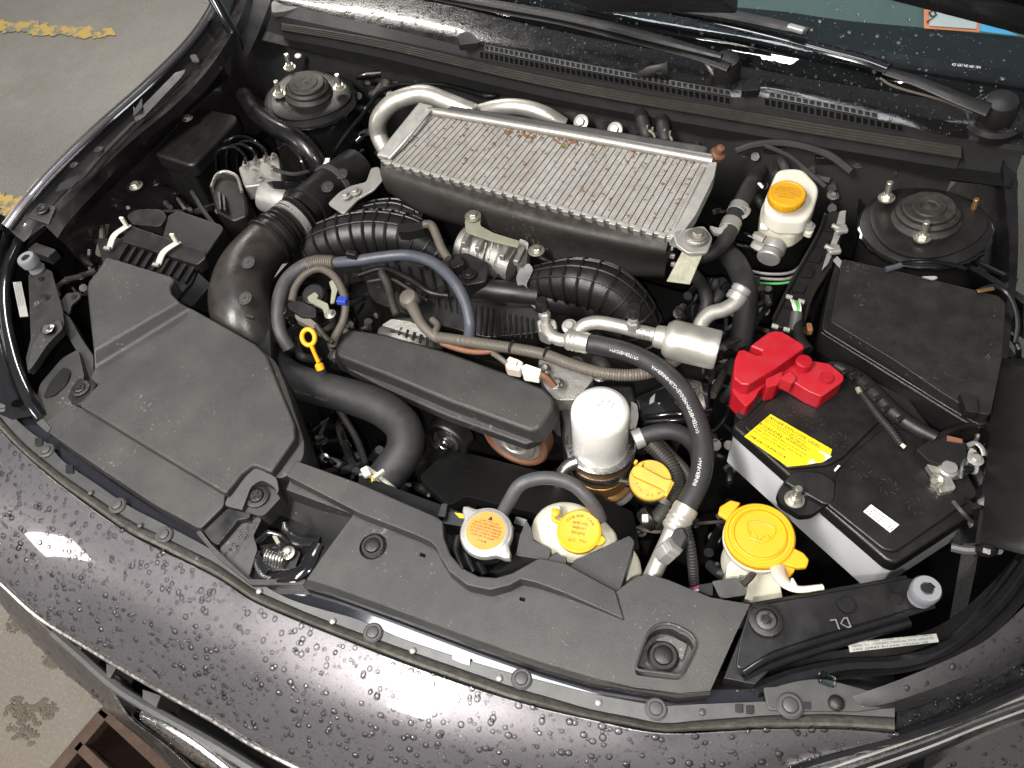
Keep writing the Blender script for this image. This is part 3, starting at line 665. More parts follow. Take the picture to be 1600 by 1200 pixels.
# ---- wipers
def bar(name, pts, r, mat, parent, flat=.5, n=8): return tube(name, pts, r, mat, parent, n=n, flat=flat)
wp = thing('wiper', None, None, W(1135, 105, .95), parent=car); wp['label'] = 'wiper lying across the middle of the cowl'
bar('wiper_arm', [(1140, 106, .985), (1090, 88, .99), (1000, 66, .99), (880, 36, .99), (760, 14, .992), (560, -28, 1.0)], [.011, .010, .008, .007, .006, .005], 'plastic_dark', wp, .45)
bl = bar('wiper_blade', [(1128, 88, .998), (1030, 62, 1.0), (900, 30, 1.0), (780, 8, 1.0), (640, -16, 1.005)], [.006, .0105, .0105, .010, .008], 'plastic_dark', wp, .6)
drops('rain_drops', bl, 300, .0006, .0022, mat='rough_water', parent=wp, seed=31)
lathe('pivot_cap', W(1133, 118, .955), (0, -.2, 1), [(.024, 0), (.024, .022), (.019, .034), (.008, .037), (.0001, .037)], 'plastic_dark', wp, 24)
tube('arm_spring', [(1100, 94, .983), (1112, 112, .97), (1118, 118, .965)], .0025, 'zinc', wp, n=6)
wp2 = thing('wiper', None, None, W(1535, 185, .95), parent=car); wp2['label'] = 'wiper whose arm starts at the right end of the cowl'
bar('wiper_arm', [(1545, 172, .985), (1500, 155, .99), (1440, 130, .995), (1382, 110, 1.0)], [.016, .014, .012, .010], 'plastic_dark', wp2, .4)
sl_ = bar('arm_sleeve', [(1388, 108, 1.003), (1350, 94, 1.004), (1290, 78, 1.004), (1200, 54, 1.004), (1080, 26, 1.006), (960, 2, 1.01)], [.0125, .012, .0115, .010, .008, .007], 'gloss_black', wp2, .5)
bar('wiper_blade', [(1262, 50, 1.02), (1200, 36, 1.02), (1130, 22, 1.02), (1030, 8, 1.02), (900, -20, 1.02)], [.009, .011, .011, .010, .009], 'rubber', wp2, .6)
drops('rain_drops', sl_, 240, .0006, .0022, mat='rough_water', parent=wp2, seed=33)
box('blade_joint', W(1244, 45, 1.028), (.028, .012, .008), 'alu_dull', wp2, rot=-.25, bevel=.003)
lathe('pivot_cap', W(1548, 194, .94), (0, -.2, 1), [(.042, 0), (.042, .014), (.034, .017), (.030, .012), (.026, .012), (.026, .034), (.021, .046), (.008, .05), (.0001, .05)], 'plastic_dark', wp2, 32)
tube('adjuster_rib', [(1375, 122, .985), (1400, 136, .982), (1470, 156, .977), (1520, 176, .975)], .0018, 'conduit', wp2, n=6)
# ---- raised hood: only its rear edge and duct show
hd_ = thing('hood', None, None, (0, .1, 1.1), parent=car); hd_['label'] = 'underside of the raised hood at the top edge'
hup = Vector((0, -.62, .80)).normalized(); hn = Vector((0, -.80, -.62)).normalized()
edge = [(-.78, .10, 1.10), (-.6, .10, 1.125), (-.3, .10, 1.15), (0, .10, 1.155), (.25, .10, 1.14), (.414, .10, 1.120), (.601, .10, 1.096), (.82, .10, 1.066)]
rws = [[Vector(p)+hup*s_-hn*o_ for p in edge] for s_, o_ in ((0, .0), (.02, .004), (.06, .004), (.09, .02), (.9, .03))]
mk('hood_panel', *g_grid(rws, 30, 2), 'body_black', hd_)
mk('hood_skin', *g_grid([[p-hn*.03+hup*.0 for p in rws[0]], [p-hn*.05 for p in rws[-1]]], 30, 2), 'bumper_paint', hd_)
mk('hood_edge', *g_grid([rws[0], [p-hn*.03 for p in rws[0]]], 30, 1), 'body_black', hd_)
rws2 = [WY(930, 19, .10), WY(1152, 21, .10), WY(1156, -20, .10), WY(930, -20, .10)]
V = rws2+[p+Vector((0, -.12, .08)) for p in rws2]
mk('intercooler_duct', V, [(0, 1, 2, 3), (4, 7, 6, 5), (0, 4, 5, 1), (1, 5, 6, 2), (2, 6, 7, 3), (3, 7, 4, 0)], 'rubber', hd_, bevel=.004)
tube('gas_strut', [WY(318, -30, .02), WY(352, 30, .0), WY(372, 70, -.01), WY(388, 118, -.02)], .011, 'gloss_black', car, n=12)
0 and tube('hinge_arm', [(375, -30, .99), (405, 30, .96), (425, 80, .93), (428, 110, .90)], .012, 'body_black', car, n=8, flat=.5)
# ================================================================ FRONT END
seam = [(-70, 600, .825), (-30, 642, .83), (0, 676, .834), (37, 714, .838), (100, 766, .84), (200, 836, .84), (335, 904, .84), (400, 945, .84), (535, 1001, .84), (650, 1046, .84), (800, 1097, .84), (920, 1126, .84), (1035, 1147, .84), (1200, 1141, .84), (1320, 1141, .838), (1398, 1147, .835)]
rowB = [(-110, 700, .805), (-60, 740, .806), (0, 790, .808), (60, 842, .81), (150, 904, .813), (260, 965, .815), (400, 1040, .815), (470, 1075, .815), (580, 1120, .815), (700, 1160, .815), (860, 1195, .815), (980, 1212, .815), (1060, 1218, .815), (1150, 1208, .815), (1230, 1190, .815), (1290, 1180, .815)]
rowC = [(-120, 800, .75), (-70, 845, .75), (0, 906, .75), (60, 960, .75), (130, 1004, .75), (220, 1058, .75), (330, 1120, .75), (400, 1163, .75), (500, 1212, .75), (640, 1265, .75), (800, 1300, .75), (950, 1320, .75), (1060, 1320, .75), (1120, 1290, .755), (1160, 1260, .765), (1200, 1225, .78)]
bp = thing('front_bumper', None, None, W(500, 1100, .4), parent=car); bp['label'] = 'grey metallic bumper skin beaded with rain drops'
seam_in = sh(seam, 0, -4, -.010)
skin = mk('bumper_skin', *g_grid([sh(seam, 0, -2, -.006), seam, sh(seam, -1, 5, -.0005), rowB, sh(rowC, 0, -14, .012), rowC], 110, 6), 'bumper_paint', bp, ang=180)
mk('bumper_turn_under', *g_grid([rowC, sh(rowC, 0, 0, -.012), offs(rowC, 0, -.02, .03)], 80, 1), 'bumper_paint', bp)
drops('rain_drops', skin, 6500, .0005, .0038, parent=bp, seed=11, label='small clear rain drops beaded on the paint')
tube('chrome_molding', sh(rowC, 0, 3, -.012), .0035, 'steel', bp, n=8, res=4)
# lower lip and grille cavity at the left corner
d1 = [(-40, 860, .70), (0, 906, .70), (45, 952, .69), (80, 986, .685), (125, 1024, .675), (165, 1062, .665), (205, 1120, .65), (262, 1164, .63), (330, 1228, .62)]
d2 = [(-60, 872, .56), (-12, 925, .55), (20, 965, .54), (58, 1008, .53), (100, 1050, .53), (138, 1082, .53), (182, 1118, .52), (232, 1160, .50), (300, 1232, .50)]
lowlip = mk('lower_lip', *g_grid([sh(d1, 2, -2, -.01), d1, sh(d1, -2, 2, 0), d2, offs(d2, .05, -.06, .06)], 50, 3), 'lip_paint', bp, ang=50)
drops('rain_drops', lowlip, 500, .0008, .003, parent=bp, seed=12)
tube('lip_edge', d1, .0025, 'steel', bp, n=6)
gr = thing('grille', None, None, W(150, 1030, .6), parent=bp)
bk = [(p.x, p.y, p.z) for p in L(d1)]
mk('grille_backing', *g_grid([offs(rowC[2:10], .02, -.02, .04), offs(rowC[2:10], .02, -.10, .06), offs(d1[1:], .03, -.03, .03)], 30, 1), 'plastic_deep', bp)
for i, (a, b, c, d) in enumerate([((78, 985), (128, 1012), (122, 1022), (84, 994)), ((165, 1035), (182, 1042), (172, 1060), (166, 1058)), ((222, 1076), (252, 1086), (244, 1106), (222, 1092))]):
    slab('grille_rib', [(*p, .70) for p in (a, b, c, d)], .05, 'trim_grey', bp)
tube('grille_bar', [(84, 988, .70), (130, 1028, .695), (175, 1068, .69), (230, 1104, .685), (330, 1160, .68), (420, 1215, .67)], .007, 'trim_grey', bp, n=8)
slab('corner_vane', rnd([(170, 1058, .69), (184, 1054, .70), (214, 1110, .66), (200, 1120, .655)], 3), .03, 'gloss_black', bp)
ch = mk('fog_lamp_trim', *g_grid([[(222, 1108, .68), (262, 1112, .68), (310, 1145, .68), (368, 1192, .67), (420, 1230, .66)], [(218, 1118, .685), (250, 1134, .69), (300, 1166, .685), (350, 1204, .675), (400, 1244, .665)], [(222, 1128, .66), (246, 1146, .66), (290, 1182, .655), (336, 1214, .645), (380, 1255, .64)]], 24, 4), 'steel', bp, ang=180, thick=.003)
drops('rain_drops', ch, 160, .001, .003, parent=bp, seed=13)
del gr
bpy.data.objects.remove(bpy.data.objects['grille'])
# radiator support top strip with seal and plastic fasteners
st_ = thing('bumper_trim', None, None, W(720, 1027, .8), parent=car); st_['label'] = 'curved black strip with plastic clips along the front edge'
def interp(tab, xs): X_ = [t[0] for t in tab]; return [(x, float(np.interp(x, X_, [t[1] for t in tab])), float(np.interp(x, X_, [t[2] for t in tab]))) for x in xs]
XS = [-70, -30, 0, 25, 50, 75, 100, 150, 200, 250, 300, 335, 370, 400, 450, 500, 560, 620, 680, 740, 800, 860, 920, 980, 1035, 1090, 1150, 1200, 1250, 1300, 1350, 1398]
seam_t = [(x, y, 0) for x, y, z in seam]
def crv(t): return interp([(a, b, 0) for a, b in t], XS)
c_seam = [p[1] for p in crv([(a, b) for a, b, c in seam])]
c_seal = [p[1] for p in crv([(-70, 575), (0, 652), (37, 694), (100, 744), (200, 812), (300, 862), (335, 880), (400, 923), (470, 955), (535, 980), (650, 1022), (800, 1074), (925, 1110), (1035, 1131), (1200, 1119), (1300, 1117), (1398, 1122)])]
c_plate = [p[1] for p in crv([(-70, 548), (0, 628), (37, 668), (75, 694), (100, 722), (200, 790), (300, 842), (335, 862), (400, 908), (447, 934), (520, 958), (583, 974), (625, 998), (705, 1024), (775, 1046), (925, 1084), (1025, 1103), (1200, 1096), (1300, 1092), (1398, 1100)])]
c_gloss = [p[1] for p in crv([(-70, 515), (0, 585), (57, 655), (100, 695), (175, 755), (250, 802), (305, 832), (335, 850), (400, 894), (467, 905), (525, 932), (625, 970), (700, 995), (800, 1022), (925, 1056), (1020, 1080), (1172, 1078), (1300, 1068), (1398, 1080)])]
R_ = lambda c, z: [(x, y, z) for x, y in zip(XS, c)]
mid = [(a+b)/2 for a, b in zip(c_seam, c_seal)]
mk('edge_seal', *g_grid([R_([a-3 for a in c_seam], .828), R_([a*.75+b*.25-1 for a, b in zip(c_seam, c_seal)], .838), R_(mid, .840), R_([b*.8+a*.2 for a, b in zip(c_seam, c_seal)], .836), R_(c_seal, .829)], 120, 1), 'seal_dirty', st_, ang=50)
mk('trim_plate', *g_grid([R_(c_seal, .827), R_([a-1.5 for a in c_seal], .834), R_(c_plate, .836), R_([a-.8 for a in c_plate], .831)], 120, 1), 'trim_grey', st_, ang=25)
mk('support_panel', *g_grid([R_([a+2 for a in c_plate], .8285), R_([a-1 for a in c_gloss], .8285)], 120, 1), 'gloss_flat', car, ang=40, label='glossy black painted panel edge behind the clip strip')
mk('support_panel', *g_grid([R_([a-1 for a in c_gloss], .8284), R_([a-10 for a in c_gloss], .822), R_([a-30 for a in c_gloss], .79)], 120, 2), 'body_black', car, ang=40, label='glossy black painted panel edge behind the clip strip')
for x, y in ((8, 634), (73, 704), (184, 790), (257, 836), (583, 989), (815, 1061), (1025, 1108), (1237, 1102)):
    put('clip', 'clip', (x, y, .836), .0092, 'trim_grey' if x not in (1025, 8) else 'rubber_grey', st_, rot=x)
for x, y, mt in ((142, 770, 'trim_grey'), (219, 821, 'trim_grey'), (308, 873, 'trim_grey'), (405, 924, 'alu_dull'), (520, 971, 'alu_dull'), (645, 1017, 'alu_dull'), (780, 1060, 'alu_dull'), (935, 1098, 'alu_dull'), (1097, 1113, 'trim_grey'), (1305, 1100, 'trim_grey')):
    put('pin', 'pin', (x, y, .836), .0036, mt, st_)
slab('alignment_tab', [(707, 1017, .8385), (735, 1022, .8385), (734, 1040, .8375), (720, 1036, .8375), (706, 1030, .8375)], .002, 'alu_light', st_, bevel=.0005)
for x, y in ((1155, 1106), (1172, 1108), (1262, 1102), (108, 732), (60, 690)):
    slab('locating_tab', [(x-6, y-6, .8385), (x+6, y-6, .8385), (x+6, y+7, .8385), (x-6, y+6, .8385)], .003, 'plastic_dark', st_, bevel=.0006)
# ---- right front corner: headlamp housing edge, gutter, fender
gut = thing('fender', None, None, W(1500, 1050, .7), parent=car); gut['label'] = 'right front fender corner with wet glossy gutter'
cch = mk('corner_channel', *g_grid([[(1330, 1088, .84), (1400, 1064, .85), (1500, 1022, .865), (1560, 985, .875), (1640, 900, .89), (1680, 800, .90)], [(1345, 1108, .836), (1410, 1092, .846), (1520, 1050, .86), (1590, 1005, .872), (1670, 930, .888), (1720, 820, .90)], [(1350, 1122, .82), (1420, 1108, .83), (1530, 1070, .845), (1600, 1030, .857), (1690, 950, .875), (1740, 830, .89)]], 40, 2), 'channel_paint', gut, ang=30)
drops('rain_drops', cch, 160, .0008, .003, parent=gut, seed=41)
gpan = mk('wet_gutter', *g_grid([[(1402, 1100, .826), (1430, 1106, .826), (1530, 1068, .835), (1610, 1022, .845), (1700, 940, .86)], [(1400, 1144, .822), (1480, 1118, .825), (1560, 1085, .83), (1640, 1045, .84), (1740, 980, .85)]], 40, 3), 'gloss_black', gut)
drops('rain_drops', gpan, 420, .001, .0035, parent=gut, seed=14)
tube('headlamp_seal', [(1250, 1196, .80), (1330, 1172, .815), (1400, 1152, .828), (1500, 1118, .835), (1600, 1074, .84), (1700, 1030, .845)], .006, 'gloss_black', gut, n=8)
for dy, rr, mt in ((-7, .0012, 'steel'), (9, .0016, 'alu_dull'), (17, .0022, 'steel'), (30, .0012, 'alu_dull')): tube('lamp_edge', [(1250, 1206+dy, .80), (1330, 1180+dy, .812), (1450, 1138+dy, .822), (1540, 1102+dy, .827), (1700, 1044+dy, .832)], rr, mt, gut, n=6)
tube('lamp_edge', [(1240, 1212, .80), (1330, 1186, .81), (1450, 1142, .82), (1540, 1108, .825), (1700, 1050, .83)], .004, 'steel', gut, n=6)
mk('headlamp_lens', *g_grid([[(1240, 1216, .79), (1330, 1190, .80), (1450, 1148, .81), (1560, 1112, .815), (1700, 1060, .82)], [(1300, 1240, .76), (1380, 1210, .77), (1480, 1170, .775), (1560, 1136, .78), (1700, 1090, .79)]], 30, 3), 'gloss_black', gut)
corner = mk('outer_panel', *g_grid([[(1400, 1240, .76), (1490, 1176, .775), (1540, 1150, .785), (1600, 1128, .79), (1760, 1080, .80)], [(1440, 1300, .70), (1520, 1260, .70), (1600, 1240, .70), (1700, 1220, .70), (1800, 1180, .7)]], 30, 3), 'bumper_paint', gut)
drops('rain_drops', corner, 300, .001, .003, parent=gut, seed=15)
for i, pts in enumerate([[(1180, 1078, .83), (1240, 1056, .835), (1320, 1040, .84), (1400, 1036, .842), (1470, 1018, .845), (1520, 982, .85), (1570, 930, .86), (1620, 860, .87)], [(1190, 1068, .82), (1270, 1048, .825), (1345, 1045, .83), (1420, 1028, .835), (1490, 1000, .84), (1530, 960, .845), (1590, 880, .86)]]):
    tube('headlamp_housing_edge', pts, (.008, .005)[i], 'gloss_black', gut, n=8)
mk('headlamp_housing', *g_grid([[(1120, 1070, .80), (1200, 1030, .80), (1300, 1018, .80), (1400, 1000, .80), (1480, 970, .80), (1560, 900, .82), (1640, 800, .84)], [(1150, 1088, .826), (1230, 1076, .83), (1330, 1060, .838), (1420, 1050, .845), (1500, 1024, .858), (1570, 975, .868), (1650, 880, .88)]], 40, 2), 'plastic_dark', gut)
slab('trim_end_plate', rnd([(1190, 1062, .838), (1290, 1060, .838), (1372, 1082, .838), (1380, 1106, .838), (1340, 1112, .838), (1200, 1110, .838)], 8), .004, 'trim_grey', st_)
put('clip', 'clip', (1234, 1103, .841), .0105, 'trim_grey', st_); put('pin', 'pin', (1306, 1099, .841), .008, 'plastic_dark', st_)
box('label_clip', W(1292, 1062, .843), (.016, .012, .008), 'glass', gut, bevel=.002)
slab('certification_label', [(1325, 1004, .845), (1463, 990, .852), (1467, 1003, .848), (1328, 1019, .843)], .0012, 'label_silver', gut, bevel=0)
u_ = W(1463, 990, .852)-W(1325, 1004, .845); v_ = W(1325, 1004, .845)-W(1328, 1019, .843)
text_on('lettering', [('CAUTION KEEP CLEAR OF MOVING PARTS', .003, .0078, .0030, u_.length*.92), ('REFER TO OWNERS MANUAL FOR SERVICE', .003, .0045, .0028, u_.length*.92), ('SAE J2842 R134A CHARGE', .003, .0012, .0028, u_.length*.85)], W(1328, 1019, .8455), u_, v_, 'ink', gut)
drop_ = lambda pts, dx, z: [Vector((x+dx, y, z)) for x, y, _ in pts]
rf_ = [(.885, -.40, .875), (.89, -.28, .885), (.895, -.05, .905), (.895, .25, .93)]
mk('side_panel', *g_grid([drop_(rf_, -.075, .85), [Vector((x-.055, y, z)) for x, y, z in rf_], [Vector(q_) for q_ in rf_], [Vector((x+.028, y, z-.06)) for x, y, z in rf_], [Vector((x+.045, y, z-.25)) for x, y, z in rf_], drop_(rf_, .02, .32)], 40, 3), 'bumper_paint', gut, ang=180)
# ---- left front corner
tube('headlamp_housing_edge', [(40, 350, .87), (28, 385, .865), (10, 430, .86), (8, 490, .86), (22, 560, .858), (45, 620, .855), (68, 655, .845)], .010, 'gloss_black', car, n=10)
tube('headlamp_housing_edge', [(0, 340, .89), (-14, 400, .88), (-16, 470, .87), (4, 560, .862), (28, 630, .85)], .009, 'gloss_black', car, n=10)
mk('headlamp_housing', *g_grid([[(60, 350, .80), (30, 420, .80), (30, 500, .80), (45, 580, .80), (80, 650, .81)], [(20, 360, .86), (4, 430, .85), (2, 500, .85), (20, 580, .85), (50, 650, .84)], [(-30, 330, .88), (-60, 430, .87), (-60, 520, .86), (-40, 580, .85), (0, 660, .83)]], 40, 2), 'gloss_black', car)
slab('information_label', [(20, 441, .866), (33, 440, .866), (44, 494, .864), (31, 495, .864)], .0012, 'label_silver', car, bevel=0)
u_ = W(44, 494, .864)-W(33, 440, .866); v_ = W(33, 440, .866)-W(20, 441, .866)
text_on('lettering', [('VEHICLE EMISSION CONTROL', .003, .0085, .003, .06), ('INFORMATION CATALYST', .003, .005, .003, .06), ('CONFORMS TO REGULATIONS', .003, .0016, .003, .06)], W(20, 441, .8672), u_, v_, 'ink', car)
# ================================================================ PLASTIC COVERS AT THE FRONT
def Z(pts, z): return [(x, y, z) for x, y in pts]
# bay side walls so nothing outside shows through
mk('bay_wall', *g_grid([[Vector(p) for p in r] for r in ([(-.78, -.62, .84), (-.60, -.80, .81), (-.1, -.84, .80), (.3, -.85, .80), (.6, -.76, .80), (.76, -.60, .82), (.82, -.3, .83), (.82, .1, .86)], [(-.80, -.62, .3), (-.60, -.86, .3), (-.1, -.9, .3), (.3, -.9, .3), (.6, -.8, .3), (.8, -.62, .3), (.86, -.3, .3), (.86, .12, .3)])], 40, 1), 'plastic_deep', car)
mk('bay_wall', *g_grid([[Vector(p) for p in r] for r in ([(-.78, -.62, .84), (-.80, -.3, .84), (-.80, .1, .86)], [(-.84, -.62, .3), (-.86, -.3, .3), (-.86, .12, .3)])], 20, 1), 'plastic_deep', car)
mk('undertray', [Vector(v) for v in ((-.84, -.80, .29), (.84, -.80, .29), (.84, .2, .29), (-.84, .2, .29))], [(0, 1, 2, 3)], 'plastic_deep', car, thick=.01)
# ---- air intake cover
ai = thing('air_intake_cover', 'broad matte grey plastic air intake cover at the front left of the engine bay', 'intake cover', W(300, 600, .80))
P0 = [(165, 400, .898), (268, 431, .898), (273, 437, .898), (266, 447, .897), (268, 458, .896), (280, 470, .895), (300, 481, .878), (400, 537, .878), (418, 556, .878), (430, 588, .878), (461, 662, .876), (461, 684, .876), (424, 738, .874), (396, 727, .874), (378, 741, .874), (352, 772, .872), (236, 702, .874), (122, 632, .876), (152, 600, .877), (140, 590, .877), (146, 575, .878), (145, 548, .895), (135, 452, .898), (137, 440, .898), (152, 422, .898)]
shell('cover_panel', P0, [(0, 1, 2, 3, 4, 5, 21, 22, 23, 24), (5, 6, 20, 21), (6, 7, 8, 9, 10, 11, 12, 13, 14, 15, 16, 17, 18, 19, 20)], .03, 'plastic', ai, bevel=.004, seg=3)
slab('cover_flange', rnd([(270, 470, .862), (400, 542, .862), (430, 562, .862), (446, 600, .862), (476, 690, .86), (474, 716, .86), (446, 746, .86), (404, 748, .86), (300, 700, .86), (200, 600, .862), (160, 470, .865)], 10), .07, 'plastic', ai, bevel=.004)
led = slab('front_ledge', rnd([(64, 664, .858), (84, 648, .86), (112, 628, .862), (240, 700, .862), (352, 768, .862), (350, 790, .86), (312, 827, .856), (240, 788, .856), (165, 738, .857), (112, 702, .857), (76, 676, .857)], 7), .05, 'plastic', ai, bevel=.003)
slab('bolt_pocket', rnd([(104, 622, .868), (122, 590, .870), (152, 598, .870), (140, 618, .870), (122, 634, .868)], 6), .02, 'plastic_dark', ai, bevel=.002)
put('cross', 'screw', (126, 608, .871), .010, 'plastic_dark', ai)
pk = slab('bolt_pocket', rnd([(350, 790, .858), (360, 768, .862), (380, 742, .866), (398, 730, .868), (432, 746, .866), (436, 768, .862), (408, 802, .858), (384, 798, .857)], 7), .035, 'plastic', ai, bevel=.002)
cut(pk, [g_slab(rnd([(364, 790, .88), (384, 750, .88), (402, 740, .88), (424, 752, .88), (426, 768, .88), (402, 794, .88)], 7), .030)])
put('cross', 'screw', (402, 776, .852), .012, 'plastic_dark', ai)
slab('left_duct', rnd([(52, 640, .845), (62, 600, .85), (96, 560, .858), (122, 545, .862), (132, 590, .862), (106, 622, .860), (116, 634, .858), (92, 652, .854), (66, 666, .848)], 6), .04, 'plastic', ai, bevel=.003)
slab('duct_pocket', rnd([(66, 622, .8535), (78, 596, .857), (100, 572, .862), (110, 580, .864), (104, 600, .862), (84, 618, .857)], 6), .002, 'plastic_deep', ai, bevel=.0006)
slab('edge_clip', rnd([(56, 660, .858), (66, 654, .86), (80, 668, .86), (74, 676, .858)], 2), .006, 'trim_grey', ai, bevel=.001)
slab('snorkel_outlet', rnd([(318, 830, .852), (356, 794, .855), (392, 803, .855), (388, 810, .853), (372, 812, .853), (340, 852, .848), (330, 846, .848)], 4), .03, 'body_black', ai, bevel=.006, seg=4)
slab('corner_plate', rnd([(376, 812, .843), (402, 802, .843), (408, 812, .842), (396, 836, .84), (402, 858, .838), (388, 903, .836), (346, 870, .838), (344, 856, .84)], 3), .004, 'plastic', ai, bevel=.001)
# ---- radiator top cover
rc = thing('radiator_cover', 'long matte grey plastic radiator cover across the front with recessed clips', 'radiator cover', W(830, 960, .80))
base = slab('cover_panel', [(x, y, z) for x, y, z in [(447, 765, .855), (462, 728, .857), (560, 760, .857), (688, 816, .857), (694, 842, .857), (704, 870, .857), (722, 890, .857), (748, 904, .857), (775, 906, .857), (800, 899, .857), (842, 876, .857), (882, 884, .857), (962, 924, .857), (988, 905, .857), (1010, 896, .857), (1045, 906, .857), (1110, 933, .857), (1173, 944, .857), (1150, 990, .856), (1110, 1080, .852), (1062, 1083, .852), (990, 1074, .852), (930, 1060, .852), (850, 1036, .852), (740, 998, .852), (600, 946, .852), (520, 917, .852), (479, 905, .852), (514, 855, .854), (552, 804, .856)]], .03, 'plastic', rc, bevel=.002)
pocket = rnd([(992, 1046, .87), (1012, 988, .87), (1027, 975, .87), (1050, 974, .87), (1082, 991, .87), (1088, 1008, .87), (1064, 1055, .87)], 9)
cyl = lambda p, r, d, n=24: g_lathe(W(*p)+UP*.03, -UP, [(r, 0), (r, .03+d)], n)
cut(base, [g_slab(pocket, .034), cyl((583, 853, .855), .0165, .008), g_slab([(856, 1038, .87), (918, 1052, .87), (914, 1062, .87), (852, 1044, .87)], .06), g_slab([(654, 855, .87), (662, 858, .87), (660, 863, .87), (652, 860, .87)], .04), g_slab([(811, 925, .87), (819, 927, .87), (818, 932, .87), (810, 930, .87)], .04)])
put('clip', 'clip', (583, 854, .848), .0125, 'plastic_dark', rc); put('clip', 'clip', (1036, 1026, .838), .0135, 'plastic_dark', rc)
tube('pocket_rim', [W(*p) for p in [(x, y, .8585) for x, y, z in pocket]], .0016, 'plastic', rc, n=6, closed=True, res=1)
slab('pocket_step', rnd([(1022, 1000, .840), (1044, 992, .842), (1074, 1006, .842), (1066, 1034, .839), (1056, 1018, .839), (1038, 1004, .839)], 5), .008, 'plastic', rc, bevel=.001)
slab('raised_rim', [(447, 743, .873), (463, 719, .874), (560, 754, .874), (680, 806, .874), (692, 814, .874), (694, 840, .874), (704, 866, .874), (722, 887, .874), (748, 900, .874), (775, 902, .874), (800, 895, .874), (842, 871, .873), (882, 879, .870), (962, 922, .862), (976, 969, .8575), (935, 950, .862), (880, 926, .868), (836, 910, .872), (814, 905, .874), (796, 915, .874), (765, 922, .874), (730, 914, .874), (702, 893, .874), (686, 868, .874), (682, 856, .874), (672, 846, .874), (650, 836, .874), (560, 801, .874)], .03, 'plastic', rc, bevel=.002, seg=3)
slab('lower_lip', [(479, 905, .8525), (520, 917, .8525), (600, 946, .8525), (740, 998, .8525), (850, 1036, .8525), (930, 1060, .8525), (1062, 1083, .8525), (1112, 1081, .8525), (1110, 1086, .846), (1060, 1091, .846), (925, 1068, .846), (846, 1045, .846), (736, 1007, .846), (597, 955, .846), (516, 926, .846), (474, 914, .846)], .012, 'plastic', rc, bevel=.001)
# corner strip of the cover between latch opening and trim
slab('corner_piece', rnd([(312, 827, .846), (330, 850, .846), (352, 872, .846), (388, 905, .846), (478, 905, .848), (474, 914, .844), (392, 914, .842), (340, 872, .842), (306, 832, .842)], 3), .02, 'plastic', rc, bevel=.001)
# ---- hood latch in its recess
hl = thing('hood_latch', 'black hood latch with coil spring and lever in the recess behind the bumper', 'hood latch', W(440, 860, .74))
slab('latch_well', Z([(330, 800), (446, 762), (556, 800), (480, 912), (385, 910)], .80), .06, 'plastic_deep', hl, bevel=.002)
grid('well_wall', [Z([(398, 752), (446, 748), (500, 770), (556, 806)], .848), Z([(405, 800), (440, 806), (490, 826), (530, 850)], .80)], 'plastic', hl, 20, 1)
tube('latch_spring', [(418, 868, .832), (432, 872, .832), (447, 876, .832)], .0075, 'steel', hl, n=14, corr=(.004, .003))
tube('latch_lever', [(422, 908, .84), (440, 902, .845), (462, 898, .85), (478, 888, .852), (488, 868, .854), (498, 850, .855)], [.004, .007, .009, .0095, .010, .008], 'gloss_black', hl, flat=.6)
tube('latch_lever', [(500, 846, .852), (470, 846, .845), (450, 834, .84), (444, 816, .845)], [.006, .007, .006, .003], 'body_black', hl, flat=.5)
tube('catch_hook', [(402, 846, .84), (412, 838, .845), (420, 832, .848), (440, 838, .845), (452, 848, .84)], .0035, 'gloss_black', hl)
slab('latch_plate', rnd([(404, 852, .828), (440, 846, .83), (470, 862, .83), (460, 890, .828), (420, 892, .826)], 5), .006, 'body_black', hl)
slab('latch_plate', rnd([(398, 872, .835), (406, 866, .835), (420, 890, .833), (412, 902, .832)], 3), .01, 'gloss_black', hl)
tube('release_rod', [(404, 862, .83), (400, 880, .833), (408, 898, .835), (424, 905, .838)], .0028, 'steel', hl)
put('bolt', 'bolt', (450, 864, .834), .006, 'zinc', hl); box('latch_tag', W(432, 843, .847), (.014, .005, .003), 'zinc_yellow', hl, rot=-.5, bevel=.001)
r = random.Random(4)
V, Fc = join([g_lathe(W(x+r.uniform(-3, 3), y+r.uniform(-3, 3), .849), UP, [(q*.001, 0), (q*.0011, .001), (q*.0006, .002), (.0001, .0022)], 8) for x, y in ((362, 862), (368, 852), (374, 842), (380, 832), (386, 824), (392, 816), (352, 868), (372, 858), (384, 838)) for q in (2.2, 1.4)])
mk('rain_drops', V, Fc, 'water', hl, kind='stuff', label='small drops hanging along the recess edge')
# ---- headlamp brackets with rubber hood stops
hbL = thing('headlamp_bracket', 'black steel bracket at the left front corner with a pale rubber hood stop on top', 'bracket', W(75, 500, .80), 'brackets carrying the hood stops')
slab('bracket_plate', rnd([(44, 428, .885), (62, 418, .885), (80, 422, .885), (88, 450, .882), (97, 482, .88), (101, 508, .878), (84, 530, .872), (60, 560, .866), (44, 584, .86), (40, 560, .862), (48, 530, .868), (46, 480, .878)], 5), .004, 'dimmed_lid_and_bracket', hbL, bevel=.001)
slab('bracket_ear', rnd([(90, 476, .868), (104, 458, .87), (122, 456, .87), (127, 463, .87), (112, 476, .868), (108, 492, .866)], 4), .004, 'dimmed_lid_and_bracket', hbL, bevel=.001)
slab('bracket_arm', rnd([(96, 486, .866), (108, 494, .864), (128, 530, .855), (146, 556, .85), (146, 600, .84), (132, 590, .845), (126, 560, .85), (104, 522, .86)], 4), .02, 'dimmed_lid_and_bracket', hbL)
slab('stiffening_ridge', rnd([(48, 546, .880), (62, 520, .883), (92, 498, .885), (99, 512, .883), (74, 538, .878), (50, 574, .870), (42, 580, .868)], 5), .012, 'dimmed_lid_and_bracket', hbL, bevel=.003)
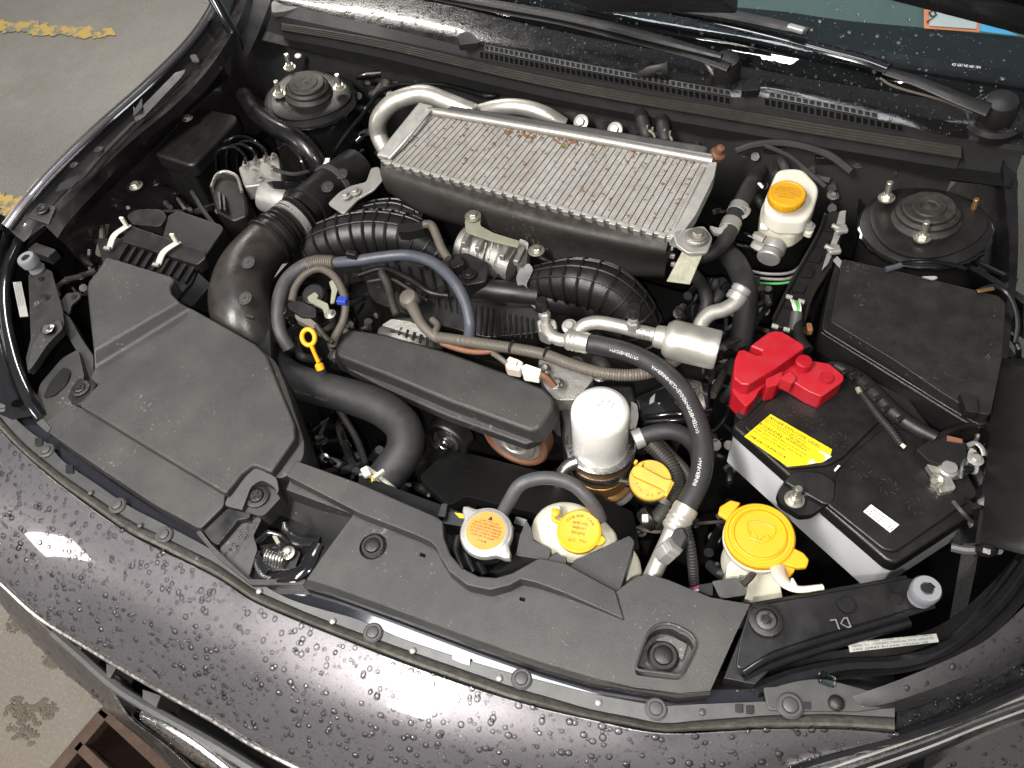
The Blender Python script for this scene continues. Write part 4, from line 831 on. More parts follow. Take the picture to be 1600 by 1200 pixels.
for x, y, rr in ((63, 435, .0045), (68, 463, .006), (115, 463, .0045)): lathe('hole', W(x, y, .8865 if x < 100 else .871), UP, [(rr, 0), (rr*.9, .0006), (.0001, .0006)], 'plastic_deep', hbL, 16)
put('boss', 'bolt', (75, 514, .887), .0105, 'plastic_dark', hbL); put('bolt', 'bolt', (75, 514, .889), .006, 'steel', hbL)
box('bracket_foot', W(70, 396, .86), (.05, .02, .02), 'dimmed_lid_and_bracket', hbL, bevel=.003)
text_on('lettering', [('SI', 0, 0, .012)], W(54, 479, .8825), W(68, 472, .8825)-W(54, 479, .8825), W(54, 465, .8825)-W(54, 479, .8825), 'print_grey', hbL)
def stop(px, py, z, par_lab):
    t = thing('hood_stop', par_lab, 'hood stop', W(px, py, z), 'rubber hood stops')
    a = Vector((-.05, -.1, 1)).normalized(); c = W(px, py, z)
    lathe('rubber_body', c, a, [(.010, -.006), (.0125, 0), (.0115, .004), (.0115, .010), (.0140, .013), (.0145, .024), (.0130, .027), (.0065, .027), (.0055, .016), (.0001, .016)], 'white_rubber', t, 28)
    box('keyhole', c+a*.0272+Vector((.003, .004, 0)), (.007, .010, .0012), 'plastic_deep', t, rot=-.6, bevel=.0004); lathe('keyhole', c+a*.0268, a, [(.005, 0), (.005, .0008), (.0001, .0008)], 'plastic_deep', t, 16)
    lathe('threaded_stem', c-a*.012, a, [(.006, 0), (.006, .008)], 'zinc', t, 12)
stop(58, 420, .888, 'pale grey rubber hood stop on the left front bracket')
stop(1438, 932, .878, 'pale grey rubber hood stop on the right front bracket')
hbR = thing('headlamp_bracket', 'black steel bracket plate at the right front corner reaching toward the battery', 'bracket', W(1300, 960, .80), 'brackets carrying the hood stops')
pl = slab('bracket_plate', rnd([(1172, 946, .868), (1290, 926, .87), (1416, 903, .873), (1452, 904, .873), (1462, 918, .873), (1460, 940, .871), (1380, 964, .87), (1290, 990, .868), (1206, 1018, .866), (1160, 1046, .862), (1150, 1040, .862), (1156, 1000, .864)], 6), .004, 'body_black', hbR, bevel=.001)
tube('plate_flange', [(1162, 1050, .858), (1206, 1024, .862), (1290, 996, .864), (1380, 969, .866), (1458, 945, .867)], .004, 'gloss_black', hbR, flat=.8)
tube('plate_flange', [(1178, 944, .868), (1290, 925, .870), (1416, 902, .873)], .0022, 'body_black', hbR)
tube('lower_rail', [(1160, 1062, .84), (1206, 1038, .842), (1290, 1010, .845), (1420, 972, .848)], .006, 'gloss_black', hbR)
for x, y, rr in ((1323, 944, .009), (1402, 935, .006), (1178, 955, .004)): lathe('hole', W(x, y, .8715), UP, [(rr, 0), (rr, .0012), (rr*.86, .0014), (rr*.84, .0002), (.0001, .0002)], 'plastic_deep', hbR, 22)
put('cross', 'screw', (1197, 969, .869), .0135, 'plastic_dark', hbR); lathe('screw_head', W(1197, 969, .8735), UP, [(.010, 0), (.010, .001), (.008, .0022), (.0001, .0026)], 'rubber_grey', hbR, 24); put('cross', 'screw', (1197, 969, .8755), .0045, 'plastic_dark', hbR)
text_on('lettering', [('DL', 0, 0, .016)], W(1326, 964, .8722), W(1300, 968, .8722)-W(1326, 964, .8722), W(1326, 972, .8722)-W(1326, 960, .8722), 'print_grey', hbR)
slab('support_beam', Z([(1130, 1060), (1170, 960), (1250, 960), (1250, 1000), (1180, 1070)], .845), .05, 'plastic_dark', hbR)
# ================================================================ COOLING SYSTEM
rad = thing('radiator', 'black radiator top tank with ribs under the radiator cap', 'radiator', W(740, 860, .55))
slab('top_tank', rnd([(560, 740, .80), (640, 770, .80), (860, 850, .80), (1010, 900, .80), (1000, 940, .80), (760, 920, .80), (560, 800, .80)], 8), .12, 'plastic_deep', rad, bevel=.008)
lathe('filler_neck', W(766, 852, .80), UP, [(.034, 0), (.034, .02), (.028, .025), (.026, .045)], 'gloss_black', rad, 32)
for i in range(3):
    x = 716+i*17; tube('tank_rib', Z([(x, 838+i*6), (x-4, 862+i*6), (x+8, 892+i*4)], .815), .006, 'plastic_dark', rad, n=10)
slab('fan_shroud', rnd([(655, 745, .80), (700, 790, .81), (730, 775, .81), (830, 800, .80), (1000, 860, .78), (990, 800, .72), (860, 740, .70), (700, 700, .70)], 6), .02, 'plastic_deep', rad)
slab('mount_block', rnd([(690, 800, .84), (712, 798, .84), (745, 808, .84), (742, 826, .84), (716, 822, .84), (692, 818, .84)], 3), .03, 'plastic_dark', rad, bevel=.002)
slab('caution_strip', Z([(710, 801), (742, 806), (748, 812), (718, 809)], .8415), .001, 'label_yellow', rad, bevel=0)
slab('mount_tab', rnd([(683, 806, .85), (690, 786, .85), (700, 786, .85), (696, 808, .85)], 3), .02, 'plastic_dark', rad)
cap = thing('radiator_cap', None, None, W(764, 838, .845), parent=rad); cap['label'] = 'silver two-eared cap with an orange round caution sticker'
cc = W(762, 838, .850); ca = Vector((.02, -.06, 1)).normalized()
ear = lambda t, h: 1+.42*math.exp(-((math.sin((t-1.15)/1.)**2)/.035))*(1 if True else 0)
lathe('cap_body', cc, ca, [(.026, 0), (.030, .002), (.0315, .006), (.0315, .011), (.030, .014), (.026, .0155)], 'alu_light', cap, 60, a0=0, mod=ear)
lathe('cap_dome', cc+ca*.0145, ca, [(.0275, 0), (.0270, .0018), (.024, .003)], 'alu_light', cap, 40)
lathe('caution_sticker', cc+ca*.0172, ca, [(.0235, 0), (.0235, .0006), (.0001, .0007)], 'label_orange', cap, 40)
ux = (W(793, 842, .85)-W(735, 825, .85)).normalized(); uy = ca.cross(ux)
text_on('lettering', [('▲', -.003, .0135, .007)] + [(s, x, y, .0036, wd) for s, x, y, wd in (('CAUTION', -.012, .0098, .024), ('NEVER OPEN WHEN HOT', -.017, .0060, .034), ('PERSONAL INJURY HAZARD', -.019, .0022, .038), ('ATTENTION CHAUD', -.019, -.0016, .038), ('NE PAS OUVRIR A CHAUD', -.018, -.0054, .036), ('LONG LIFE COOLANT', -.016, -.0092, .030), ('108', -.006, -.0145, .012))], cc+ca*.0179, ux, uy, 'ink', cap, lift=.0003)
tank = thing('coolant_tank', 'cream translucent coolant overflow tank behind the radiator cover', 'coolant tank', W(920, 850, .68))
slab('tank_body', rnd([(827, 838, .828), (830, 808, .835), (848, 786, .84), (876, 777, .843), (906, 781, .843), (940, 802, .838), (968, 832, .832), (960, 868, .822), (928, 886, .818), (880, 880, .82), (845, 864, .824)], 14, 5), .13, 'tank_plastic', tank, bevel=.013, seg=5)
slab('tank_side', rnd([(960, 838, .815), (985, 848, .812), (1000, 870, .806), (1006, 905, .80), (992, 924, .798), (955, 915, .80), (940, 880, .81)], 10), .12, 'tank_plastic', tank, bevel=.010, seg=4)
lathe('filler_neck', W(906, 838, .828), UP, [(.022, 0), (.022, .018)], 'tank_plastic', tank, 32)
tc_ = W(905, 832, .848); ta = Vector((0, -.12, 1)).normalized()
lathe('cap', tc_, ta, [(.0255, -.004), (.0265, 0), (.0262, .005), (.024, .0065), (.022, .0058), (.0001, .0058)], 'yellow', tank, 44)
slab('cap_tongue', rnd([(930, 830, .852), (948, 842, .852), (940, 852, .852), (924, 850, .852)], 5), .005, 'yellow', tank, bevel=.0015)
tube('cap_strap', [(880, 818, .850), (866, 812, .853), (866, 803, .855), (869, 798, .856)], .0028, 'yellow', tank)
lathe('strap_post', W(871, 802, .842), UP, [(.007, 0), (.006, .008), (.004, .012)], 'tank_plastic', tank, 14)
lathe('strap_button', W(868, 802, .856), UP, [(.005, 0), (.005, .003), (.003, .004)], 'yellow', tank, 14)
ux = (W(938, 838, .848)-W(872, 826, .848)).normalized(); uy = ta.cross(ux)
text_on('lettering', [('NEVER OPEN', -.009, .0075, .0052, .018), ('WHEN HOT', -.0085, .0015, .0052, .017), ('ENGINE', -.008, -.0045, .0048, .016), ('LLC', -.010, -.014, .0050, .008), ('FULL', .003, -.013, .0046, .008)], tc_+ta*.0060, ux, uy, 'ink', tank, lift=.0003)
def arc_text(name, s, c, a, ux, rad_, size, t0, t1, mat, par):
    G = []; uy = a.cross(ux)
    for i, ch_ in enumerate(s):
        V, Fc = text_geo(ch_, size)
        if not V: continue
        t = t0+(t1-t0)*i/max(1, len(s)-1); rd = ux*math.cos(t)+uy*math.sin(t); tg = a.cross(rd)*-1; o = c+rd*rad_
        G.append(([o+tg*(v.x-size*.3)+rd*v.y+a*.0006 for v in V], Fc))
    V, Fc = join(G); return mk(name, V, Fc, mat, par, smooth=False)
arc_text('lettering', 'COOLANT COOL', tc_+ta*.0060, ta, ux, .0165, .0050, 2.6, .55, 'ink', tank)
slab('tank_bracket', rnd([(806, 868, .845), (812, 838, .848), (822, 812, .85), (830, 826, .848), (832, 844, .846), (862, 858, .843), (856, 876, .842), (832, 872, .843)], 3), .03, 'plastic', tank, bevel=.002)
slab('tank_bracket', rnd([(889, 886, .848), (900, 874, .848), (930, 862, .848), (938, 858, .848), (984, 836, .850), (992, 846, .850), (970, 921, .846), (960, 924, .846), (918, 902, .847)], 4), .035, 'plastic', tank, bevel=.002)
slab('bracket_clip', rnd([(856, 872, .846), (868, 864, .848), (886, 872, .848), (884, 886, .846), (864, 882, .846)], 3), .012, 'plastic_dark', tank, bevel=.0015)
slab('strap_tab', rnd([(802, 818, .84), (806, 806, .845), (824, 812, .845), (822, 824, .84)], 3), .02, 'plastic_dark', tank)
tube('overflow_hose', [(774, 826, .832), (782, 808, .848), (796, 782, .872), (812, 758, .888), (838, 748, .89), (868, 748, .888), (896, 758, .882), (918, 778, .872), (932, 798, .858), (938, 812, .846)], .0082, 'rubber_grey', None, n=14, label='thin grey rubber overflow hose arching from radiator cap to coolant tank', category='hose', group='rubber hoses')
# upper radiator hose
uh = thing('radiator_hose', 'thick black radiator hose bending down to the front beside the pulleys', 'hose', W(560, 640, .70), 'rubber hoses')
up_path = [(420, 560, .77), (452, 590, .775), (500, 607, .78), (555, 622, .785), (600, 640, .787), (630, 668, .785), (632, 702, .78), (612, 734, .772), (588, 764, .765), (572, 784, .76)]
tube('hose_body', up_path, .0262, 'rubber', uh, n=28, res=8)
u_p = [W(*p) for p in up_path]
for k, (s_, ss) in enumerate(((.060, 'BYPASS 8 20'), (.098, 'KINUGAWA'), (.136, 'HOSE 21'))): text_wrap('lettering', ss, .0055, up_path, .0262, s_, 'print_grey', uh, a0=-.55)
cpt, cdir = W(598, 751, .7685), (W(588, 764, .765)-W(612, 734, .772)).normalized()
for o_ in (0, .007, .012):
    tube('hose_clamp', [cpt+cdir*o_+(basis(cdir)[0]*math.cos(t)+basis(cdir)[1]*math.sin(t))*.0284 for t in np.linspace(0, 6.283, 25)[:-1]], .0030, 'strap_white', uh, n=6, closed=True, res=2)
box('clamp_lug', W(572, 738, .806), (.016, .011, .007), 'strap_white', uh, rot=-.6, bevel=.002); box('clamp_lug', W(592, 742, .808), (.005, .018, .008), 'strap_white', uh, rot=-.4, bevel=.001)
slab('paint_mark', rnd([(580, 744, .801), (590, 737, .803), (592, 742, .803), (580, 754, .80)], 2), .001, 'label_yellow', uh, bevel=0)
box('clamp_lug', W(612, 771, .787), (.008, .014, .010), 'strap_white', uh, rot=-.5, bevel=.002)
# ================================================================ ENGINE
eng = thing('engine', 'dark engine block with pulleys and castings deep in the bay', 'engine', W(700, 600, .40))
slab('block', rnd([(430, 470, .66), (800, 380, .68), (1120, 470, .66), (1120, 620, .64), (940, 690, .62), (560, 640, .62), (450, 560, .64)], 20), .30, 'plastic_deep', eng, bevel=.01)
slab('front_case', rnd([(560, 600, .66), (860, 680, .66), (1080, 640, .66), (1040, 760, .58), (860, 760, .56), (640, 700, .56)], 10), .20, 'plastic_deep', eng, bevel=.01)
fwd = Vector((.0, -1, .12)).normalized()
def pulley(px, py, z, rO, prof, m1, nm='pulley', lab=None):
    t = thing(nm, lab, None, W(px, py, z), parent=eng); c = W(px, py, z)
    for n_, pf, mt in prof: lathe(n_, c, fwd, pf, mt, t, 48)
    return t
p_ = pulley(697, 690, .715, .034, [('rim', [(.036, -.022), (.036, .0), (.034, .003), (.031, .003), (.029, -.002), (.021, -.002)], 'plastic_dark'), ('hub', [(.022, -.004), (.022, .001), (.019, .003), (.017, .0), (.012, .0), (.011, .004), (.007, .005), (.006, .008), (.0001, .008)], 'steel')], None, lab='small pulley with a bright steel hub under the engine cover')
p_ = pulley(803, 690, .715, .05, [('rim', [(.054, -.026), (.054, -.002), (.051, .001), (.047, .001), (.045, -.004), (.038, -.004)], 'copper_rust'), ('hub', [(.044, -.006), (.042, -.002), (.036, -.0015), (.034, .002), (.024, .003), (.022, -.001), (.014, -.001), (.013, .004), (.009, .005), (.008, .010), (.0001, .010)], 'alu_cast')], None, lab='larger pulley with a rusty copper coloured rim')
0 and tube('drive_belt', [W(697, 690, .715)+Vector((.0, .010, .037)), W(740, 700, .73)+Vector((0, .01, .0)), W(803, 690, .715)+Vector((-.02, .010, .052))], .006, 'rubber', eng, n=8)
lathe('crank_pulley', W(700, 760, .64), fwd, [(.06, -.03), (.06, 0), (.055, .004), (.04, .004), (.038, -.002), (.02, -.002), (.018, .006), (.0001, .006)], 'plastic_dark', eng, 40)
ec = thing('engine_cover', 'long dark brownish plastic belt cover lying across the front of the engine', 'engine cover', W(700, 600, .74))
oc = [(548, 513, .806), (600, 521, .806), (700, 549, .806), (790, 581, .806), (850, 606, .806), (864, 620, .806), (865, 634, .803), (843, 668, .797), (828, 673, .796), (700, 626, .797), (610, 588, .798), (530, 557, .799), (523, 548, .80), (532, 522, .806)]
slab('cover_top', oc, .030, 'plastic', ec, bevel=.0055, seg=3, flare=.06)
slab('cover_skirt', [(548, 520, .782), (700, 556, .782), (852, 612, .782), (868, 632, .782), (845, 686, .774), (822, 694, .773), (700, 650, .774), (600, 606, .776), (526, 567, .777), (530, 530, .782)], .018, 'plastic', ec, bevel=.003)
text_on('lettering', [('A', 0, 0, .004)], W(870, 600, .79), Vector((1, 0, 0)), Vector((0, 1, 0)), 'print_grey', ec) if False else None
# intake manifold runners with moulded ribs
def runner(name, path, r, parent, pitch=.020, longs=(), lr=.0017, rings=True, flat=1.):
    P = cr_path(L(path), 10); P, Lg = resample(P, step=.004); fr_ = frames(P)
    mk(name, *g_tube(P, r, 20, raw=True, flat=flat), 'plastic_dark', parent)
    if rings:
        k = int(pitch/.004)
        for i in range(2, len(P)-2, max(1, k)):
            t, u, v = fr_[i]; rr = r if not isinstance(r, list) else np.interp(i/(len(P)-1)*(len(r)-1), range(len(r)), r)
            pts = [P[i]+(u*math.cos(a)*flat+v*math.sin(a))*(rr+.0016) for a in np.linspace(0, 2*math.pi, 23)[:-1]]
            V, Fc = g_tube(pts, .0024, 5, 1, True); mk('rib', V, Fc, 'plastic_dark', parent)
    for ang in longs:
        pts = []
        for i, (t, u, v) in enumerate(fr_):
            rr = r if not isinstance(r, list) else np.interp(i/(len(P)-1)*(len(r)-1), range(len(r)), r)
            pts.append(P[i]+(u*math.cos(ang)*flat+v*math.sin(ang))*(rr+.0016))
        V, Fc = g_tube(pts[2:-2], lr, 5, raw=True); mk('long_rib', V, Fc, 'plastic_dark', parent)
im = thing('intake_manifold', 'black plastic intake manifold with arched ribbed runners in front of the intercooler', 'intake manifold', W(740, 440, .70))
runner('runner', [(470, 430, .75), (490, 392, .80), (535, 372, .82), (590, 364, .825), (645, 372, .82), (690, 402, .79)], [.022, .034, .038, .038, .034, .022], im, longs=(-.9, -.3, .3))
runner('runner', [(540, 356, .81), (575, 340, .825), (620, 336, .83), (660, 350, .82)], [.018, .024, .026, .022], im, longs=(-.5, 0, .5))
runner('runner', [(812, 446, .80), (850, 440, .82), (900, 440, .83), (945, 452, .825), (980, 480, .80), (1006, 520, .76), (1020, 552, .72)], [.018, .026, .034, .037, .036, .032, .026], im, longs=(-.9, -.4, .1, .6))
tube('runner_base', [(800, 470, .78), (850, 466, .79), (910, 470, .79), (950, 496, .77), (985, 540, .73)], .026, 'plastic_dark', im, n=18)
slab('plenum', rnd([(560, 410, .79), (640, 392, .80), (720, 410, .80), (835, 425, .81), (850, 470, .80), (845, 520, .78), (760, 528, .77), (660, 500, .77), (580, 470, .77)], 12), .06, 'plastic_dark', im, bevel=.012, seg=4)
tube('plenum_tube', [(740, 452, .81), (790, 456, .815), (840, 462, .81)], .018, 'plastic_dark', im, n=18)
for x in (752, 774, 800, 822): tube('plenum_rib', [W(x, 448, .81)+Vector((0, math.cos(a)*.0195, math.sin(a)*.0195)) for a in np.linspace(0, 6.283, 15)[:-1]], .002, 'plastic_dark', im, n=5, closed=True, res=1)
slab('gasket_flange', rnd([(806, 434, .84), (812, 418, .845), (826, 410, .848), (834, 420, .845), (822, 446, .835), (836, 466, .82), (852, 476, .81), (840, 486, .80), (812, 462, .82)], 5), .006, 'plastic_dark', im, bevel=.002)
for i in range(11):
    x = 742+i*9; slab('plenum_web', Z([(x, 476+i*2.2), (x+3, 476.5+i*2.2), (x+1, 520+i*.8), (x-2, 520+i*.8)], .802), .006, 'plastic_dark', im, bevel=.0006)
for i in range(7):
    x = 600+i*18; slab('plenum_web', [(x, 408+i*3, .800), (x+3, 408+i*3, .800), (x+8, 452+i*6, .796), (x+5, 452+i*6, .796)], .004, 'plastic_dark', im, bevel=.0006)
tube('plenum_curve', [(560, 430, .80), (600, 420, .806), (640, 436, .808), (670, 456, .806), (700, 462, .80)], .005, 'plastic_dark', im)
tube('plenum_curve', [(575, 440, .80), (610, 436, .804), (640, 452, .804), (668, 470, .80)], .003, 'conduit_dark', im)
tube('knock_sleeve', [(596, 426, .81), (606, 446, .812), (612, 470, .808), (620, 492, .80)], .006, 'conduit_dark', im, corr=(.004, .0012))
for i, (x, y) in enumerate(((612, 402), (660, 412), (592, 446), (690, 452), (640, 440))): put('boss', 'bolt', (x, y, .808 if i < 2 else .80), .007, 'plastic_dark', im)
# throttle body
tb = thing('throttle_body', 'grey cast aluminium throttle body below the front edge of the intercooler', 'throttle body', W(770, 385, .80))
tax = Vector((1, -.05, -.10)).normalized()
lathe('bore', W(722, 380, .835), tax, [(.028, 0), (.030, .004), (.030, .012), (.025, .014), (.025, .024), (.027, .026), (.025, .028), (.025, .040), (.027, .042), (.025, .044), (.025, .056), (.030, .058), (.031, .074), (.028, .078), (.028, .096)], 'alu_cast', tb, 30)
for i, (x, y) in enumerate(((730, 372), (752, 380), (790, 392), (812, 400))): box('casting_lug', W(x, y, .862), (.009, .034, .012), 'alu_cast', tb, rot=.1, bevel=.002)
slab('flange', rnd([(812, 372, .86), (826, 378, .86), (822, 416, .845), (806, 410, .845)], 4), .05, 'alu_cast', tb, bevel=.002)
for x0 in (758, 768, 778, 788): slab('cooling_rib', [(x0, 378, .862), (x0+3, 379, .862), (x0-4, 404, .850), (x0-7, 403, .850)], .012, 'alu_cast', tb, bevel=.0008)
slab('bracket', rnd([(726, 346, .885), (730, 332, .888), (744, 328, .89), (752, 336, .888), (750, 352, .884), (772, 364, .880), (812, 376, .876), (810, 386, .874), (768, 376, .878), (728, 362, .882)], 4), .0035, 'zinc_yellow', tb, bevel=.0008)
put('bolt', 'bolt', (739, 338, .890), .0085, 'zinc', tb); put('bolt', 'bolt', (838, 392, .865), .0085, 'zinc', tb)
slab('actuator_housing', rnd([(700, 398, .85), (728, 394, .852), (764, 410, .85), (760, 440, .84), (728, 446, .84), (702, 424, .842)], 6), .035, 'plastic_dark', tb, bevel=.004)
put('cross', 'screw', (733, 428, .846), .009, 'plastic_dark', tb)
slab('connector', rnd([(698, 400, .862), (716, 396, .864), (726, 412, .862), (706, 420, .858)], 3), .02, 'plastic_dark', tb, bevel=.002)
tube('wire_sleeve', [(700, 404, .868), (690, 388, .872), (682, 368, .876), (674, 352, .878), (662, 350, .878)], .0062, 'conduit', None, n=10, corr=(.003, .0008), label='short tan wiring sleeve hooking down to the throttle body connector', category='wiring sleeve', group='wiring sleeves')
slab('sensor_plug', rnd([(620, 350, .872), (642, 348, .874), (662, 346, .876), (664, 356, .874), (640, 362, .87), (622, 362, .868)], 3), .018, 'plastic_deep', None, bevel=.002, label='black sensor plug on top of the left manifold runner', category='plug')
# ================================================================ INTERCOOLER
ic = thing('intercooler', 'large silver finned intercooler on top of the engine, dirt on its fins', 'intercooler', W(860, 280, .82))
Q = Quad((672, 178, .958), (1106, 256, .958), (1046, 366, .918), (602, 250, .918))
Q.box('core_backing', 0, 1, 0, 1, -.05, -.006, 'plastic_deep', ic, bevel=0)
NT = 46
finq = None
tv, tf = Q.g(0, 0, 0, 0, 0, 0)
for i in range(NT):
    u = (i+.02)/NT; u1 = (i+.10)/NT; u2 = (i+.96)/NT
    Q.box('cooling_tube', (i-.06)/NT, u1, .0, 1., -.014, -.0040, 'fin_dark', ic, bevel=0)
    V = []; Fc = []; K = 100
    for k in range(K+1):
        v = k/K; h = .0000 if k % 2 else -.0010
        V += [Q(u1, v, h), Q(u2, v, h)]
        if k: Fc.append((2*k-2, 2*k-1, 2*k+1, 2*k))
    V += [Q(u1, 0, -.006), Q(u1, 1, -.006), Q(u2, 0, -.006), Q(u2, 1, -.006)]
    mk('fin_strip', V, Fc, 'fin', ic, smooth=False)
# back rails and rear tank
mk('top_rail', *g_tube(cr_path([Q(-.015, -.045, .001), Q(.5, -.05, .002), Q(1.01, -.04, .001)], 10), .0065, 12, raw=True), 'alu_light', ic)
Q.box('rear_rail', -.01, 1.0, -.16, -.06, -.03, -.001, 'alu_dull', ic, bevel=.003)
Q.box('rear_tank', .02, .97, -.30, -.14, -.06, -.008, 'rubber_grey', ic, bevel=.006)
Q.box('front_rail', -.01, 1.015, 1.0, 1.045, -.012, .002, 'alu_light', ic, bevel=.001)
for i in range(26):
    u = .012+i*(1.0/26); Q.box('crimp_tab', u, u+.022, 1.02, 1.085, -.012, .0045, 'alu_light', ic, bevel=.0012)
# side frames
QL = Quad((656, 160, .965), (678, 166, .962), (612, 250, .92), (588, 244, .92))
QL.box('side_frame', 0, 1, 0, 1, -.014, .004, 'alu_light', ic, bevel=.0035, seg=3)
tube('side_bead', [(672, 172, .968), (640, 212, .948), (608, 248, .925)], .003, 'alu_light', ic)
slab('side_frame', rnd([(1106, 254, .965), (1121, 252, .965), (1116, 276, .956), (1088, 334, .934), (1060, 372, .92), (1044, 366, .920), (1062, 334, .932), (1090, 284, .952)], 5), .02, 'alu_light', ic, bevel=.003, seg=3)
tube('side_bead', [(1100, 262, .962), (1078, 306, .944), (1052, 358, .922)], .003, 'alu_light', ic)
for i in range(5):
    y = 374+i*13; box('crimp_tab', WY(1046+i*2.2, y, W(1046, 366, .918).y+.004*(i-1)), (.008, .005, .007), 'alu_light', ic, bevel=.001)
# front black end tank
front = [(596, 258), (700, 286), (800, 310), (900, 334), (1000, 360), (1044, 376)]
r0 = Z(front, .908); r1 = [(594, 270, .90), (700, 305, .90), (800, 336, .90), (900, 362, .90), (1000, 386, .895), (1040, 396, .893)]
r2 = [(600, 290, .88), (650, 316, .87), (730, 346, .862), (800, 366, .86), (900, 392, .86), (1000, 410, .86), (1040, 412, .862)]
r3 = [(606, 300, .862), (660, 332, .85), (730, 356, .84), (800, 380, .835), (880, 412, .83), (960, 428, .83), (1038, 432, .835)]
r4 = [(612, 302, .84), (665, 336, .82), (740, 360, .81), (810, 385, .80), (885, 416, .80), (965, 430, .80), (1036, 434, .80)]
mk('front_tank', *g_grid([r0, r1, r2, r3, r4], 60, 4), 'plastic_dusty', ic, ang=180)
mk('tank_end', L([r0[-1], r1[-1], r2[-1], r3[-1], r4[-1], (1060, 420, .80), (1060, 372, .905)]), [tuple(range(7))], 'plastic_dark', ic)
mk('tank_end', L([r0[0], r1[0], r2[0], r3[0], r4[0], (640, 290, .80), (640, 250, .90)]), [tuple(range(7))], 'plastic_dark', ic)
slab('tank_foot', rnd([(800, 372, .83), (850, 384, .83), (910, 410, .825), (880, 416, .82), (830, 400, .82)], 6), .03, 'plastic_dark', ic)
# debris on the fins
r = random.Random(9)
def leaf(u, v, s, mat):
    c = Q(u, v, .0022); a = r.random()*6; n = 7
    V = [c+Vector((math.cos(a+k/n*6.28)*s*r.uniform(.4, 1.2), math.sin(a+k/n*6.28)*s*r.uniform(.3, .8), r.uniform(0, .0025))) for k in range(n)]+[c+UP*.003]
    return V, [(k, (k+1) % n, n) for k in range(n)]
V, Fc = join([leaf(r.random(), r.random()**2.0*.95+.02, r.uniform(.0008, .0032), 0) for _ in range(320)]); mk('leaf_litter', V, Fc, 'leaf_brown', ic, kind='stuff')
V, Fc = join([leaf(.43+r.random()*.12, .03+r.random()*.12, r.uniform(.002, .004), 0) for _ in range(5)]); mk('leaf_litter', V, Fc, 'leaf_green', ic, kind='stuff')
V, Fc = join([leaf(.30+r.random()*.3, .02+r.random()*.1, r.uniform(.003, .0055), 0) for _ in range(20)]); mk('leaf_litter', V, Fc, 'leaf_brown', ic, kind='stuff')
# brackets
slab('mount_bracket', rnd([(512, 318, .87), (530, 300, .872), (548, 290, .876), (572, 284, .88), (580, 262, .886), (592, 260, .89), (598, 280, .888), (584, 296, .88), (560, 310, .874), (536, 334, .866)], 4), .004, 'alu_light', ic, bevel=.001)
for x, y in ((540, 306), (555, 300)): put('bolt', 'bolt', (x, y, .879), .0065, 'alu_light', ic)
slab('mount_bracket', rnd([(1052, 362, .925), (1066, 358, .925), (1100, 352, .918), (1114, 370, .915), (1106, 394, .91), (1076, 396, .91), (1056, 382, .915)], 6), .006, 'alu_dull', ic, bevel=.0015)
lathe('rubber_bush', W(1088, 372, .916), UP, [(.017, 0), (.017, .004), (.014, .006), (.010, .007)], 'alu_cast', ic, 28); put('bolt', 'bolt', (1090, 368, .924), .0085, 'zinc', ic)
QS = Quad((1066, 392, .905), (1098, 398, .902), (1078, 445, .872), (1041, 440, .872))
QS.box('strap_bracket', 0, 1, 0, 1, -.003, 0, 'zinc_yellow', ic, bevel=.001)
lathe('strap_hole', QS(.45, .45, .0), QS.n, [(.0065, 0), (.0065, .0008), (.0045, .001), (.0045, -.0004), (.0001, -.0004)], 'zinc_yellow', ic, 20); lathe('strap_hole', QS(.45, .78, .0), QS.n, [(.0065, 0), (.0065, .0008), (.0045, .001), (.0045, -.0004), (.0001, -.0004)], 'zinc_yellow', ic, 20)
# pipes behind the intercooler
tube('charge_pipe', [(606, 240, .85), (592, 212, .87), (592, 186, .90), (612, 162, .925), (640, 150, .935), (668, 148, .938), (705, 162, .93), (740, 176, .92)], .0155, 'alu', None, n=22, res=8, label='bent bright aluminium pipe curling round the left rear corner of the intercooler', category='pipe', group='aluminium pipes')
tube('charge_pipe', [(740, 178, .90), (780, 168, .92), (815, 168, .925), (850, 178, .92), (880, 196, .90)], .0135, 'alu', None, n=22, res=8, label='short bright aluminium pipe hump showing behind the middle of the intercooler', category='pipe', group='aluminium pipes')
# heat shield and fittings behind the right half of the intercooler
bk_ = thing('rear_bracket', 'black angular bracket with two bolts behind the intercooler', 'bracket', W(930, 200, .80))
slab('plate', rnd([(880, 176, .90), (892, 174, .90), (930, 184, .90), (985, 196, .898), (1000, 208, .895), (970, 216, .88), (900, 196, .88)], 3), .04, 'body_black', bk_, bevel=.002)
for x, y in ((908, 191), (961, 203)): put('bolt', 'bolt', WY(x, y, W(x, y, .91).y), .0085, 'alu_light', bk_, axis=(0, -.7, .7))
for i, (x, y) in enumerate(((1014, 214), (1041, 220))):
    t = thing('hose_clip', ['yellowish spring hose clip behind the intercooler, the left one of two', 'yellowish spring hose clip behind the intercooler, the right one of two'][i], 'hose clip', W(x, y, .88), 'spring clips behind the intercooler')
    c = W(x, y, .90); ax = Vector((.2, 1, -.1)).normalized(); u, v, _ = basis(ax)
    tube('clip_band', [c+(u*math.cos(a)+v*math.sin(a))*.011 for a in np.linspace(0, 6.283, 17)[:-1]], .0022, 'zinc_yellow', t, n=6, closed=True, res=1, flat=1)
    for d in (-1, 1): box('clip_ear', c+v*.014+u*.005*d, (.003, .004, .010), 'zinc_yellow', t, bevel=.0006)
tube('heater_hose', [(1010, 260, .80), (1014, 232, .87), (1010, 212, .90), (1004, 190, .91), (1000, 170, .90)], .011, 'rubber', None, n=14, label='black heater hose rising to the left spring clip behind the intercooler', category='hose', group='rubber hoses')
